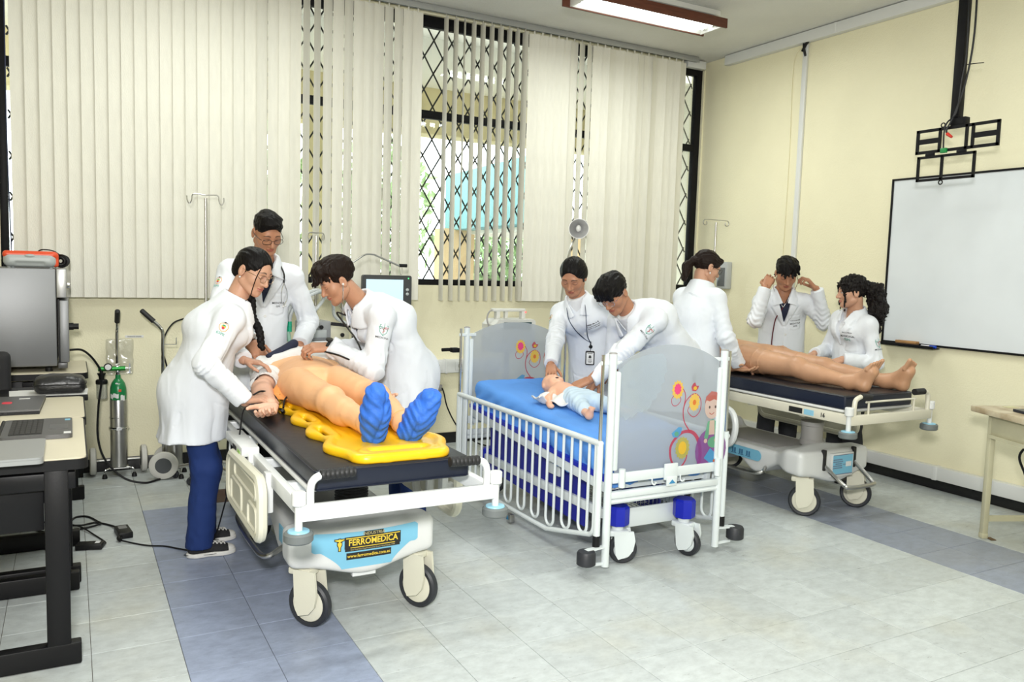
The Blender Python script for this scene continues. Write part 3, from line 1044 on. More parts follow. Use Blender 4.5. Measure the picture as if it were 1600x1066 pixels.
def gurney(cx, cy, label, group, zb, frame_m, style, HW=.355, YF=.985):
    """cx, cy: plan centre; foot end at -y; zb: height of the top of the foot bar"""
    g = thing('hospital_gurney', label, 'gurney', (cx, cy, 0), 0, group)
    P = lambda x, y, z: (cx + x, cy + y, z)
    fr = MB()
    zc = zb - .028
    fr.box(P(0, -YF, zc), (HW * 2, .032, .056), bev=.005)
    fr.box(P(0, YF, zc), (HW * 2, .032, .056), bev=.005)
    for s in (-1, 1):
        fr.box(P(s * (HW - .018), 0, zc), (.032, YF * 2 - .03, .056), bev=.005)
    for y in (-.62, -.2, .3, .7):
        fr.box(P(0, y, zc - .02), (HW * 2 - .06, .04, .04), bev=.004)
    fr.box(P(-.15, 0, zc - .045), (.04, 1.0, .04), bev=.004)
    fr.box(P(.15, 0, zc - .045), (.04, 1.0, .04), bev=.004)
    f = fr.build('frame', frame_m, g, world=True)
    f['kind'] = 'thing'
    # corner rollers and bumper discs
    for sy in (-1, 1):
        for s in (-1, 1):
            x, y = s * (HW + .005), sy * YF
            p = MB()
            p.cyl(P(x, y, zc - .075), P(x, y, zb + .005), .0135)
            p.lathe([(.021, 0), (.0245, .004), (.0245, .044), (.021, .048), (.008, .049)], P(x, y, zb), (0, 0, 1), 20)
            po = p.build('corner_post', M_abs, g, world=True)
            b = MB().lathe([(.044, 0), (.05, .006), (.05, .030), (.044, .036)], P(x, y, zc - .098), (0, 0, 1), 28)
            b.build('bumper', M_grey, po, world=True)
            MB().lathe([(.001, 0), (.038, 0), (.036, .005), (.001, .006)], P(x, y, zc - .063), (0, 0, 1), 24).build('bumper_cap', M_ltblue, po, world=True)
    # tray and mattress
    t = MB()
    t.box(P(0, .03, zb + .008), (.62, 1.86, .016), bev=.007)
    t.build('mattress_tray', M_abs, g, world=True)
    ma = MB()
    bm = bmesh.new()
    bmesh.ops.create_cube(bm, size=1)
    bmesh.ops.scale(bm, vec=(.60, 1.9, .082), verts=bm.verts)
    bmesh.ops.bevel(bm, geom=bm.edges[:], offset=.016, segments=3, profile=.6, affect='EDGES')
    bmesh.ops.translate(bm, vec=P(0, -.015 if style == 'white' else .045, zb + .057), verts=bm.verts)
    ma.add([v.co[:] for v in bm.verts], [[v.index for v in q.verts] for q in bm.faces], 0)
    for i, q in enumerate(bm.faces):
        ma.mi[i] = 0 if q.normal.z > .5 else 1
    bm.free()
    mo = ma.build('mattress', [M_vinyl, M_vinylside], g, world=True)
    sm = MB()
    for zz in (zb + .024, zb + .09):
        ring = [P(a, (-.015 if style == 'white' else .045) + b, zz) for a, b in rrect(.603, 1.903, .02, 3)]
        sm.tube(ring, .0022, 5, closed=True)
    sm.build('piping', M_vinylside, mo, world=True)
    # push handles
    for sy in (-1, 1):
        for s in (-1, 1):
            h = MB()
            x0, y = s * (HW - .035), sy * YF
            if style == 'cream' and sy < 0 and s < 0:
                pth = [P(x0, y, zc), P(x0, y, zb + .06), P(x0 + .012, y, zb + .09), P(x0 + .05, y, zb + .105)]
                grip = [P(x0 + .05, y, zb + .105), P(x0 + .13, y, zb + .10)]
            elif style == 'cream' and sy < 0:
                pth = [P(x0 + .01, y, zc), P(x0 + .01, y, zb + .07), P(x0, y, zb + .10), P(x0 - .03, y, zb + .11)]
                grip = [P(x0 - .03, y, zb + .11), P(x0 - .12, y, zb + .11)]
            else:
                pth = [P(x0, y, zc), P(x0, y, zb + .055), P(x0 - s * .012, y, zb + .085), P(x0 - s * .035, y, zb + .098)]
                grip = [P(x0 - s * .035, y, zb + .098), P(x0 - s * .155, y, zb + .10)]
            h.tube(smooth_path(pth, 6), .0135, 10)
            ho = h.build('push_handle', frame_m, g, world=True)
            k = MB()
            a, b = V(grip[0]), V(grip[1])
            nseg = 22
            pts = [a.lerp(b, i / nseg) for i in range(nseg + 1)]
            k.tube(pts, [.0175 + (.0018 if i % 3 else -.0008) for i in range(nseg + 1)], 12)
            k.build('grip', M_grip, ho, world=True)
    # moulded wheel base
    def base_fn(Q):
        x = Q[:, 0] - cx; y = Q[:, 1] - cy; z = Q[:, 2]
        ay = np.abs(y)
        endw = np.clip((ay - .36) / .16, 0, 1)
        endw = endw * endw * (3 - 2 * endw)
        half = .255 + .055 * endw
        zt = .355 + .05 * endw + .035 * np.exp(-((ay - .42) / .10) ** 2 - (x / .13) ** 2)
        zbot = .285 - .03 * endw
        skirt = np.exp(-((ay - .20) / .13) ** 2) * .10
        fb = np.exp(-(x / .17) ** 2) * .055 * np.clip((ay - .5) / .1, 0, 1)
        zbot = zbot - skirt - fb
        bulge = .02 * (1 - (x / .31) ** 2) * endw
        d = np.stack([np.abs(x) - half, ay - .625 - bulge, z - zt, zbot - z], 1)
        r = .03
        q = d + r
        return (np.sqrt((np.maximum(q, 0) ** 2).sum(1)) + np.minimum(q.max(1), 0) - r) * .8
    bo = sdf_obj('wheel_base', base_fn, P(-.36, -.70, .10), P(.36, .70, .48), .011, M_abs, g)
    MB().box(P(0, 0, .3575), (.36, .60, .012), bev=.005).build('base_shelf', M_greymat, g, world=True)
    for sy in (-1, 1):
        pr = []
        for i in range(13):
            pr += [(.066, .006 * i * 2), (.072, .006 * (i * 2 + 1))]
        zt = zc - .03
        pr = [(r_, .42 + h_ * (zt - .42) / .15) for r_, h_ in pr]
        if style == 'cream':
            pr = [(.072, .40), (.072, .43), (.068, .435), (.066, .52), (.072, .525), (.072, .55)]
        MB().lathe(pr, P(0, sy * .43, 0), (0, 0, 1), 28).build('lift_column', M_grip if style == 'white' else M_greymat, g, world=True)
        MB().box(P(0, sy * .43, zt), (.34, .14, .05), bev=.006).build('lift_head', frame_m, g, world=True)
    for sx, sy, ro in ((-1, -1, 2.45), (1, -1, 2.6), (-1, 1, 2.4), (1, 1, 2.6)):
        caster(g, cx + sx * .235, cy + sy * .565, ro)
    # pedals along the sides
    for s in (-1, 1):
        p = MB().tube(smooth_path([P(s * .26, -.30, .24), P(s * .33, -.33, .22), P(s * .35, -.20, .205), P(s * .35, .20, .205), P(s * .33, .33, .22), P(s * .26, .30, .24)], 6), .012, 9)
        p.build('brake_pedal_bar', M_steel, g, world=True)
    # wire loops under the rails
    for s, y in ((-1, .20), (-1, .62), (1, .2), (1, .62)):
        l = MB().tube(smooth_path([P(s * (HW + .004), y, zc), P(s * (HW + .006), y, zc - .075), P(s * (HW + .006), y + .02, zc - .09), P(s * (HW + .006), y + .09, zc - .09), P(s * (HW + .006), y + .11, zc - .075), P(s * (HW + .004), y + .11, zc)], 5), .0045, 7)
        l.build('hook_loop', frame_m, g, world=True)
    return g

g1 = gurney(1.045, 3.73, 'white gurney at the centre left carrying the yellow board and patient manikin', 'hospital gurneys', .640, M_bedwhite, 'white', .372, 1.04)
g2 = gurney(4.17, 3.99, 'cream gurney along the whiteboard wall under the tan bare manikin', 'hospital gurneys', .70, M_bedcream, 'cream')

def P1(x, y, z): return (1.045 + x, 3.73 + y, z)
def P2(x, y, z): return (4.17 + x, 3.99 + y, z)
side_panel(g1, 1.045 - .425, 3.73 - .70, 3.73 + .02, .385, .655, -1)
side_panel(g1, 1.045 + .425, 3.73 - .62, 3.73 + .10, .36, .62, 1)
for s in (-1, 1):
    m_ = MB()
    for y in (-.55, -.2):
        m_.box(P1(s * .375, y, .56), (.03, .05, .16), bev=.005)
        m_.box(P1(s * .40, y, .50), (.05, .04, .04), bev=.005)
    m_.tube(smooth_path([P1(s * .36, -.45, .60), P1(s * .37, -.40, .42), P1(s * .36, -.33, .38), P1(s * .37, -.26, .42), P1(s * .36, -.22, .60)], 6), .02, 9)
    m_.build('rail_bracket', M_abs, g1, world=True)
# control box with labels on the rail
cbx = MB().box(P1(-.38, -.02, .648), (.075, .40, .04), bev=.005).build('control_box', M_bedwhite, g1, world=True)
MB().box(P1(-.4185, -.06, .632), (.003, .08, .035)).build('label_plate', M_inkblack, cbx, world=True, label='black label plate')
MB().box(P1(-.4185, -.16, .632), (.003, .055, .032)).build('label_plate', mat('green_label', (.35, .62, .15), .5), cbx, world=True, label='green label plate')
# sticker and lettering on the front of the base
def front_y(x):
    return 3.73 - .625 - .02 * (1 - (x / .31) ** 2) - .0015
def curved(mb, tris2d, faces, mi=0, lift=0., x0=1.045, base=None):
    b_ = base or front_y
    mb.add([(x0 + a, b_(a) - lift, z) for a, z in tris2d], faces, mi)
def strip_poly(mb, xs, lo_fn, hi_fn, mi=0, lift=0., base=None, x0=1.045):
    vs, fs = [], []
    for x in xs:
        vs += [(x, lo_fn(x)), (x, hi_fn(x))]
    for i in range(len(xs) - 1):
        fs.append((2 * i, 2 * i + 2, 2 * i + 3, 2 * i + 1))
    curved(mb, vs, fs, mi, lift, x0, base)
st = MB()
xs = [-.225 + .45 * i / 60 for i in range(61)]
def st_lo(x):
    a = abs(x)
    base = .236 if a < .105 else .236 + (.312 - .236) * min(1, ((a - .105) / .085)) ** .75
    if a > .215: base += (a - .215) * .9
    return base
def st_hi(x):
    a = abs(x)
    return .384 + .010 * (a / .225) ** 2 - (max(0, a - .212) * .9)
strip_poly(st, xs, st_lo, st_hi, 0, .0)
sticker = st.build('front_sticker', [M_sticker], g1, world=True, label='sky blue maker sticker with yellow lettering')
lt = MB()
def lettering(body, size, x, z, bold, lift, mi, sx=1., shear=0.):
    tv, tf = text_mesh(body, size, 'CENTER', bold=bold)
    curved(lt, [(x + a * sx, z + b + shear * a) for a, b in tv], tf, mi, lift)
def backing(x0, x1, z0, z1, mi=0, lift=.0015):
    strip_poly(lt, [x0 + (x1 - x0) * i / 12 for i in range(13)], lambda x: z0, lambda x: z1, mi, lift)
backing(-.094, .146, .317, .366)
backing(-.012, .070, .362, .383)
backing(-.092, .142, .306, .320)
backing(-.086, .104, .272, .300)
lettering('INDUSTRIA', .0175, .029, .373, .0003, .0022, 2, 1.05)
lettering('FERROMEDICA', .036, .027, .341, .0009, .0022, 1, .88)
lettering('Una Empresa Orgullosamente Ecuatoriana Desde 1984', .0085, .025, .3125, .0001, .0022, 2, 1.0)
lettering('www.ferromedica.com.ec', .0185, .009, .286, .0003, .0022, 1, .95)
backing(-.088, .142, .3585, .3620, 1, .0022)
backing(-.070, .120, .3195, .3225, 1, .0022)
# winged staff
for mi, gk, lf in ((0, .003, .0015), (1, 0, .0022)):
    strip_poly(lt, [-.114 - .003 - gk, -.114 + .003 + gk], lambda x: .313 - gk, lambda x: .362 + gk, mi, lf)
    strip_poly(lt, [-.133 - gk, -.114, -.095 + gk], lambda x: (.350 if abs(x + .114) < .01 else .357) - gk, lambda x: .360 + gk, mi, lf)
    strip_poly(lt, [-.122 - gk, -.114, -.106 + gk], lambda x: (.320 if abs(x + .114) < .005 else .338) - gk, lambda x: .347 + gk, mi, lf)
lt.build('lettering', [M_inkblack, M_inkyellow, mat('printed_dull_gold', (.42, .36, .18), .5)], sticker, world=True, smooth=0)
MB().box(P1(0, -.60, .205), (.10, .03, .04), bev=.003).build('tow_tab', M_bedwhite, g1, world=True)
# base side stripe, gurney 1
MB().box(P1(-.298, -.50, .345), (.004, .20, .07), bev=.001).build('side_sticker', M_sticker, g1, world=True)

# gurney by the wall: label plate, U-shaped pedal, side icons, foot rod, far side panel and near side handle
pl_ = MB().box(P2(.02, -.652, .315), (.20, .02, .15), bev=.006).build('front_plate', M_abs, g2, world=True)
s_ = MB().box(P2(.02, -.6632, .318), (.175, .003, .118)).build('label_sticker', M_sticker, pl_, world=True)
q = MB()
rs = random.Random(9)
for i in range(5):
    xx = -.068 + (.02 if i == 2 else 0)
    while xx < .012:
        wd = rs.uniform(.004, .010)
        q.box(P2(xx + wd / 2, -.6652, .35 - .013 * i), (wd, .001, .007))
        xx += wd + .0025
q.box(P2(.035, -.6652, .318), (.03, .001, .004))
for zz in (.258, .378):
    q.box(P2(.02, -.6652, zz), (.175, .001, .004))
q.build('lettering', mat('plate_print', (.16, .20, .30), .5), s_, world=True, smooth=0)
MB().box(P2(.07, -.6652, .318), (.05, .002, .03)).build('blank_field', M_paper, s_, world=True)
for s in (-.125, .145):
    MB().box(P2(s, -.638, .35), (.022, .03, .13), bev=.006).build('pedal_slot', M_inkblack, g2, world=True)
MB().tube(smooth_path([P2(-.12, -.62, .33), P2(-.115, -.66, .30), P2(-.09, -.76, .225), P2(-.06, -.79, .21), P2(.14, -.79, .21), P2(.17, -.76, .225), P2(.15, -.66, .31), P2(.145, -.62, .34)], 6), .013, 10).build('pedal_bar', M_steel, g2, world=True)
s_ = MB().prism(rrect(.36, .07, .034), P2(-.262, -.08, .30), (0, 1, 0), (0, 0, 1), .004).build('side_sticker', M_sticker, g2, world=True)
q = MB()
for i in range(3):
    for k in range(2):
        q.box(P2(-.2655, -.16 + .065 * i + .02 * k, .30), (.002, .012, .03))
    q.box(P2(-.2655, -.15 + .065 * i, .30 - .02), (.002, .045, .004))
q.build('icon', mat('dark_blue_print', (.05, .16, .3), .5), s_, world=True)
MB().tube(smooth_path([P2(-.2, -.985, .70), P2(-.2, -.985, .765), P2(-.195, -.985, .77), P2(.19, -.985, .77), P2(.2, -.985, .765), P2(.2, -.985, .70)], 4), .006, 7).build('foot_rod', M_bedcream, g2, world=True)
side_panel(g2, 4.17 + .425, 3.99 - .45, 3.99 + .45, .40, .66, 1)
# the near rail panel shows its white grab rim by the crib
MB().tube(smooth_path([P2(-.41, .05, .60), P2(-.425, -.10, .60), P2(-.43, -.17, .565), P2(-.43, -.19, .48), P2(-.43, -.16, .39), P2(-.43, -.08, .365), P2(-.42, .05, .40)], 7), .021, 10).build('side_rail_panel', M_bedwhite, g2, world=True)
side_panel(g2, 4.17 - .425, 3.99 + .02, 3.99 + .62, .365, .625, -1)
for y, w, m2 in ((-.60, .10, M_inkblack), (-.70, .07, M_ltblue)):
    MB().box(P2(-.354, y, .672), (.004, w, .032)).build('label_plate', m2, g2, world=True)
q = MB()
text_on(q, '16', .034, P2(-.3545, -.80, .672), (0, -1, 0), (0, 0, 1), bold=.001)
q.build('lettering', M_inkblack, g2, world=True, smooth=0)
m_ = MB()
for x, y in ((-.10, -.80), (.18, -.80)):
    m_.prism([(-.06, 0), (.06, 0), (.06, -.02), (-.06, -.055)], P2(x, y, .645), (0, -1, 0), (0, 0, 1), .05)
m_.build('gusset', M_bedcream, g2, world=True)

# ------------------------------------------------------------------ paediatric crib
M_crib = mat('white_crib_paint', (.70, .75, .76), .32)
M_royal = mat('royal_blue_plastic', (.006, .015, .42), .38)
M_navy_cover = mat('dark_blue_panel', (.006, .010, .30), .4)
crib = thing('hospital_crib', 'white barred hospital crib with printed end boards and blue sheet', 'crib', (2.615, 3.93, 0))
CL, CR, CF, CB = 2.262, 2.968, 3.12, 4.74
for x, y in ((CL, CF), (CR, CF), (CL, CB), (CR, CB)):
    s = -1 if x < 2.6 else 1
    e = -1 if y < 4 else 1
    p = MB().cyl((x, y, .035), (x, y, 1.075), .0195, seg=16).build('corner_post', M_crib, crib, world=True)
    MB().lathe([(.0195, 0), (.0195, .004), (.012, .007), (.001, .008)], (x, y, 1.075), (0, 0, 1), 16).build('post_cap', M_greymat, p, world=True)
    gx, gy = x + s * .048, y - .012 * e
    m_ = MB().cyl((gx, gy, .19), (gx, gy, .645), .017, seg=16)
    gp = m_.build('slide_sleeve', M_crib, crib, world=True)
    MB().cyl((gx, gy, .13), (gx, gy, 1.07), .0085, seg=12).build('slide_rod', M_chrome, gp, world=True)
    MB().cyl((gx, gy, .135), (gx, gy, .185), .0185, seg=16).build('rubber_stop', M_blackpl, gp, world=True)
    for a_ in (MB().bar((x, y, .135), (gx + s * .07, gy + e * .02, .13), .03, .008), MB().bar((x, y, .05), (gx + s * .05, gy + e * .02, .055), .012, .012)):
        a_.build('bumper_arm', M_crib, crib, world=True)
    MB().lathe([(.038, 0), (.046, .006), (.046, .058), (.040, .068)], (gx + s * .075, gy + e * .03, .065), (0, 0, 1), 24).build('bumper', M_rubber, crib, world=True)
    m_ = MB()
    m_.box((x, gy, 1.03), (.12, .012, .02), bev=.003)
    m_.build('rod_bracket', M_crib, p, world=True)

# translucent printed end boards
M_frost = bpy.data.materials.new('frosted_acrylic')
M_frost.use_nodes = True
_nt = M_frost.node_tree
_b = _nt.nodes['Principled BSDF']
_b.inputs['Base Color'].default_value = (.52, .545, .57, 1)
_b.inputs['Roughness'].default_value = .28
_tl = _nt.nodes.new('ShaderNodeBsdfTranslucent'); _tl.inputs[0].default_value = (.70, .73, .77, 1)
_t = _nt.nodes.new('ShaderNodeBsdfTransparent'); _t.inputs[0].default_value = (.92, .95, .99, 1)
_m1 = _nt.nodes.new('ShaderNodeMixShader'); _m1.inputs[0].default_value = .35
_m2 = _nt.nodes.new('ShaderNodeMixShader'); _m2.inputs[0].default_value = .42
_nt.links.new(_b.outputs[0], _m1.inputs[1]); _nt.links.new(_tl.outputs[0], _m1.inputs[2])
_nt.links.new(_m1.outputs[0], _m2.inputs[1]); _nt.links.new(_t.outputs[0], _m2.inputs[2])
_nt.links.new(_m2.outputs[0], _nt.nodes['Material Output'].inputs[0])
M_cloud = mat('pale_blue_print', (.52, .62, .70), .5, alpha=.28)
def pr(name, c): return mat(name, c, .45, alpha=.72)
C_red, C_pink, C_yel, C_ora = pr('print_red', (.48, .015, .05)), pr('print_pink', (.85, .02, .25)), pr('print_yellow', (.85, .52, .03)), pr('print_orange', (.75, .16, .02))
C_blu, C_grn, C_olive, C_skin, C_hair, C_pur, C_dk = pr('print_blue', (.06, .32, .60)), pr('print_green', (.12, .40, .22)), pr('print_olive', (.45, .40, .05)), pr('print_skin', (.70, .50, .42)), pr('print_redhair', (.50, .10, .07)), pr('print_purple', (.22, .05, .26)), pr('print_outline', (.08, .05, .05))
PRINT = [C_red, C_pink, C_yel, C_ora, C_blu, C_grn, C_olive, C_skin, C_hair, C_pur, C_dk, M_cloud]
def end_board(name, y, z0, zs, zt, face, mirror, full, dz=0.):
    cxm = (CL + CR) / 2
    w = (CR - CL) / 2 - .035
    n = 24
    pts = [(-w, z0), (w, z0)]
    for i in range(n + 1):
        t = 1 - 2 * i / n
        pts.append((w * t, zs + (zt - zs) * (1 - abs(t) ** 2.2)))
    b = MB().prism(pts, (cxm, y, 0), (1, 0, 0), (0, 0, 1), .008).build(name, M_frost, crib, world=True, smooth=25)
    for s in (-1, 1):
        MB().box((cxm + s * (w + .004), y, (z0 + zs) / 2 - .01), (.026, .03, (zs - z0) * .92), bev=.008).build('board_bracket', M_crib, crib, world=True)
    if not full:
        return b
    m = MB()
    yf = y + face * .0048
    lay = [0]
    def poly(ptsxy, mi):
        lay[0] += 1
        yy = yf + face * .00012 * lay[0]
        m.add([(cxm + mirror * a, yy, c + dz) for a, c in ptsxy], [tuple(range(len(ptsxy)))], mi)
    def disc(x, z, rx, rz, mi, k=18, pet=0.):
        poly([(x + rx * (1 + pet * math.cos(i * 4 * PI / 1.0 * 1.0)) * math.cos(2 * PI * i / k), z + rz * (1 + pet * (1 if i % 2 else -1)) * math.sin(2 * PI * i / k)) if not pet else (x + rx * (1 + pet * (1 if i % 2 else -1)) * math.cos(2 * PI * i / k), z + rz * (1 + pet * (1 if i % 2 else -1)) * math.sin(2 * PI * i / k)) for i in range(k)], mi)
    def curl(pts, wid, mi):
        lay[0] += 1
        yy = yf + face * .00012 * lay[0]
        path = smooth_path([(a, 0, c) for a, c in pts], 8)
        N = len(path)
        vs, fs = [], []
        for i, p in enumerate(path):
            t = (path[min(i + 1, N - 1)] - path[max(i - 1, 0)]).normalized()
            nn = V((-t.z, 0, t.x))
            ww = wid[0] + (wid[1] - wid[0]) * i / (N - 1)
            for q_ in (-1, 1):
                r_ = p + nn * ww * q_
                vs.append((cxm + mirror * r_.x, yy, r_.z + dz))
        for i in range(N - 1):
            fs.append((2 * i, 2 * i + 1, 2 * i + 3, 2 * i + 2))
        m.add(vs, fs, mi)
    # colour wash in the upper corner
    if not dz: poly([(-.315, .80), (-.305, .765), (-.285, .772), (-.27, .745), (-.245, .765), (-.225, .76), (-.20, .785), (-.175, .78), (-.15, .80), (-.145, .785), (-.12, .81), (-.11, .84), (-.085, .845), (-.08, .87), (-.055, .885), (-.06, .915), (-.035, .93), (-.045, .96), (-.02, .985), (-.035, 1.01), (-.03, 1.04), (-.06, 1.07), (-.16, 1.065), (-.26, 1.04), (-.315, 1.0)], 11)
    curl([(.21, .49), (.215, .56), (.19, .63), (.145, .665), (.08, .66), (.02, .60), (.03, .52), (.08, .485), (.12, .52), (.13, .57)], (.012, .003), 0)
    curl([(.14, .665), (.10, .72), (.09, .78), (.11, .83), (.16, .86), (.20, .83), (.20, .77), (.16, .74), (.12, .77), (.13, .80)], (.0035, .002), 0)
    curl([(.09, .78), (.10, .85), (.08, .89), (.055, .90)], (.003, .002), 0)
    curl([(.03, .86), (.012, .84), (.018, .81), (.045, .805), (.07, .83), (.06, .86)], (.002, .002), 0)
    disc(.048, .885, .036, .046, 2, 26, .10); disc(.048, .888, .022, .028, 1, 20, .12)
    disc(.16, .815, .034, .044, 2, 26, .10); disc(.16, .815, .011, .014, 3, 14)
    disc(.095, .585, .045, .056, 6, 30, .07); disc(.095, .585, .026, .034, 2, 18)
    poly([(.135, .895), (.142, .875), (.165, .872), (.18, .885), (.185, .90), (.168, .90), (.158, .918), (.145, .912)], 0); disc(.16, .888, .012, .010, 2, 12)
    poly([(.02, .665), (.03, .645), (.06, .64), (.08, .66), (.088, .69), (.065, .695), (.05, .685)], 4); disc(.052, .66, .014, .012, 5, 12)
    # a child sitting on a ball
    disc(.285, .56, .105, .115, 9, 22)
    poly([(.24, .52), (.31, .47), (.33, .53), (.28, .57)], 4); disc(.30, .60, .04, .03, 5, 14); poly([(.30, .50), (.33, .48), (.33, .53)], 3)
    poly([(.235, .625), (.255, .71), (.29, .722), (.325, .70), (.33, .62), (.305, .62), (.30, .66), (.27, .66), (.26, .62)], 5)
    poly([(.265, .64), (.268, .715), (.30, .715), (.305, .64)], 7)
    disc(.28, .785, .050, .062, 7, 22)
    poly([(.228, .80), (.235, .84), (.27, .868), (.305, .862), (.332, .83), (.332, .79), (.318, .815), (.29, .825), (.26, .815), (.24, .822)], 8)
    disc(.262, .785, .006, .008, 10, 10); disc(.302, .785, .006, .008, 10, 10)
    curl([(.262, .755), (.278, .747), (.295, .756)], (.002, .002), 8)
    disc(.245, .61, .012, .012, 7, 10); disc(.315, .61, .012, .012, 7, 10)
    m.build('printed_picture', PRINT, b, world=True, smooth=0)
    return b
end_board('foot_board', CF, .495, 1.02, 1.112, -1, 1, True)
end_board('head_board', CB, .62, 1.03, 1.108, -1, 1, True, .058)

# cross members at both ends
for y, e in ((CF, -1), (CB, 1)):
    m_ = MB()
    m_.box(((CL + CR) / 2, y - .002, .468), (CR - CL - .04, .018, .05), bev=.004)
    m_.build('hook_bar', M_crib, crib, world=True)
    m_ = MB()
    m_.box(((CL + CR) / 2, y + e * .0, .385), (CR - CL, .03, .035), bev=.006)
    m_.tube([(CL, y, .352), (CR, y, .352)], .0135, 10)
    m_.build('cross_tube', M_crib, crib, world=True)
    for x in (CL + .065, CR - .03):
        MB().cyl((x, y + e * .022, .425), (x, y + e * .022, .515), .0165, seg=14).build('pivot_sleeve', M_crib, crib, world=True)
m_ = MB()
m_.box((2.63, CF - .02, .475), (.082, .012, .082), bev=.003)
m_.box((2.63, CF - .03, .428), (.066, .008, .05), bev=.006)
lk = m_.build('latch', M_crib, crib, world=True)
MB().prism([(-.02, 0), (.02, 0), (0, .02)], (2.63, CF - .0355, .417), (1, 0, 0), (0, 0, 1), .002).build('warning_mark', C_blu, lk, world=True)
for x in (2.52, 2.70):
    MB().tube(smooth_path([(x, CF - .012, .45), (x, CF - .014, .425), (x + .008, CF - .022, .418), (x + .012, CF - .03, .43)], 4), .004, 6).build('hook', M_crib, crib, world=True)

# deck, mattress frame and blue under-panels (the deck slopes down to the foot)
SL = .078
def deck(y): return .50 + SL * (y - 3.2)
m_ = MB()
for s in (CL + .03, CR - .03):
    m_.bar((s, 3.16, deck(3.16) - .085), (s, 4.70, deck(4.7) - .085), .03, .055, bev=.004)
for y in (3.2, 3.7, 4.2, 4.66):
    m_.bar((CL + .03, y, deck(y) - .09), (CR - .03, y, deck(y) - .09), .03, .04)
m_.build('deck_frame', M_crib, crib, world=True)
MB().prism([(-.76, -.012), (.76, -.012), (.76, .012), (-.76, .012)], (2.615, 3.93, deck(3.93) - .045), (0, 1, SL), (0, 0, 1), .69).build('deck_pad', M_royal, crib, world=True)
m_ = MB()
m_.box((2.33, 3.72, .385), (.012, .12, .09), bev=.002)
m_.tube(smooth_path([(2.325, 3.66, .43), (2.30, 3.66, .43), (2.29, 3.66, .45)], 4), .006, 6)
m_.build('side_catch', M_crib, crib, world=True)
MB().prism([(-.58, -.17), (.52, -.12), (.52, .155), (-.58, .12)], (2.375, 4.05, .285), (0, 1, 0), (0, 0, 1), .014).build('side_cover', M_navy_cover, crib, world=True)
MB().prism([(-.58, -.17), (.52, -.12), (.52, .155), (-.58, .12)], (2.875, 4.05, .285), (0, 1, 0), (0, 0, 1), .014).build('side_cover', M_navy_cover, crib, world=True)
m_ = MB()
m_.box((2.62, 3.24, .215), (.40, .014, .10), bev=.004)
for x in (2.425, 2.815):
    m_.box((x, 3.24, .27), (.016, .014, .20), bev=.003)
for x in (CL + .10, CR - .10):
    m_.box((x, 3.95, .24), (.03, 1.5, .05), bev=.005)
m_.box((2.62, 4.62, .24), (.5, .03, .06), bev=.004)
m_.build('under_frame', M_crib, crib, world=True)
bk = MB()
for i in range(14):
    bk.tube([(2.44 + .027 * i, 3.26, .315), (2.44 + .027 * i, 3.26, .19), (2.44 + .027 * i, 4.5, .19)], .0018, 5)
for z in (.315, .25, .19):
    bk.tube([(2.44, 3.26, z), (2.80, 3.26, z)], .002, 5)
for i in range(16):
    bk.tube([(2.43, 3.26 + .08 * i, .19), (2.81, 3.26 + .08 * i, .19)], .0018, 5)
bk.build('wire_basket', M_steel, crib, world=True)
for x, y, ro in ((2.40, 3.215, 1.95), (2.80, 3.18, 2.85), (2.40, 4.62, 2.2), (2.83, 4.62, 2.5)):
    MB().lathe([(.054, 0), (.058, .008), (.058, .088), (.05, .098)], (x, y, .20), (0, 0, 1), 8).build('castor_cover', M_royal, crib, world=True)
    caster(crib, x, y, ro, r=.072, body=M_crib, wheel=M_rubber, top=.20)

# barred side rails: top tube, U-shaped bars, stepped bottom tube
def side_rail(x, dz, name):
    y0, y1 = CF + .02, CB - .01
    zt = .642 - dz
    m = MB()
    m.tube([(x, y0 - .02, zt), (x, y1, zt)], .0155, 12)
    m.tube(smooth_path([(x, y0 + .012, zt), (x, y0 + .012, .30 - dz), (x, y0 + .014, .22 - dz), (x, y0 + .04, .185 - dz), (x, y0 + .10, .168 - dz), (x, 3.56, .095 - dz), (x, 3.64, .087 - dz), (x, 4.1, .085 - dz), (x, 4.5, .085 - dz), (x, y1 - .05, .09 - dz), (x, y1 - .01, .13 - dz), (x, y1 - .01, zt)], 6), .0125, 10)
    r = m.build(name, M_crib, crib, world=True)
    n = 9
    ys = [y0 + .075 + i * (y1 - y0 - .11) / (2 * n + 1) for i in range(2 * n + 2)]
    for i in range(n + 1):
        a, b = ys[2 * i], ys[2 * i + 1]
        zb_ = (.115 if a > 3.5 else .115 + (3.55 - a) * .17) - dz
        rr = (b - a) / 2
        mid = (a + b) / 2
        u = [(x, a, zt)] + [(x, mid - rr * math.cos(t), zb_ + rr - rr * math.sin(t)) for t in [PI * k / 8 for k in range(9)]] + [(x, b, zt)]
        MB().tube(u, .0075, 8).build('rail_bar', M_crib, r, world=True)
side_rail(2.212, 0, 'side_rail')
side_rail(3.02, .02, 'side_rail')
pd = MB()
pd.box((2.205, 3.98, .035), (.03, .05, .045), bev=.004)
pd.build('pedal_tab', M_steel, crib, world=True)
MB().prism([(-.012, -.012), (.012, -.012), (0, .012)], (2.188, 3.985, .038), (0, -1, 0), (0, 0, 1), .002).build('warning_mark', C_blu, crib, world=True)

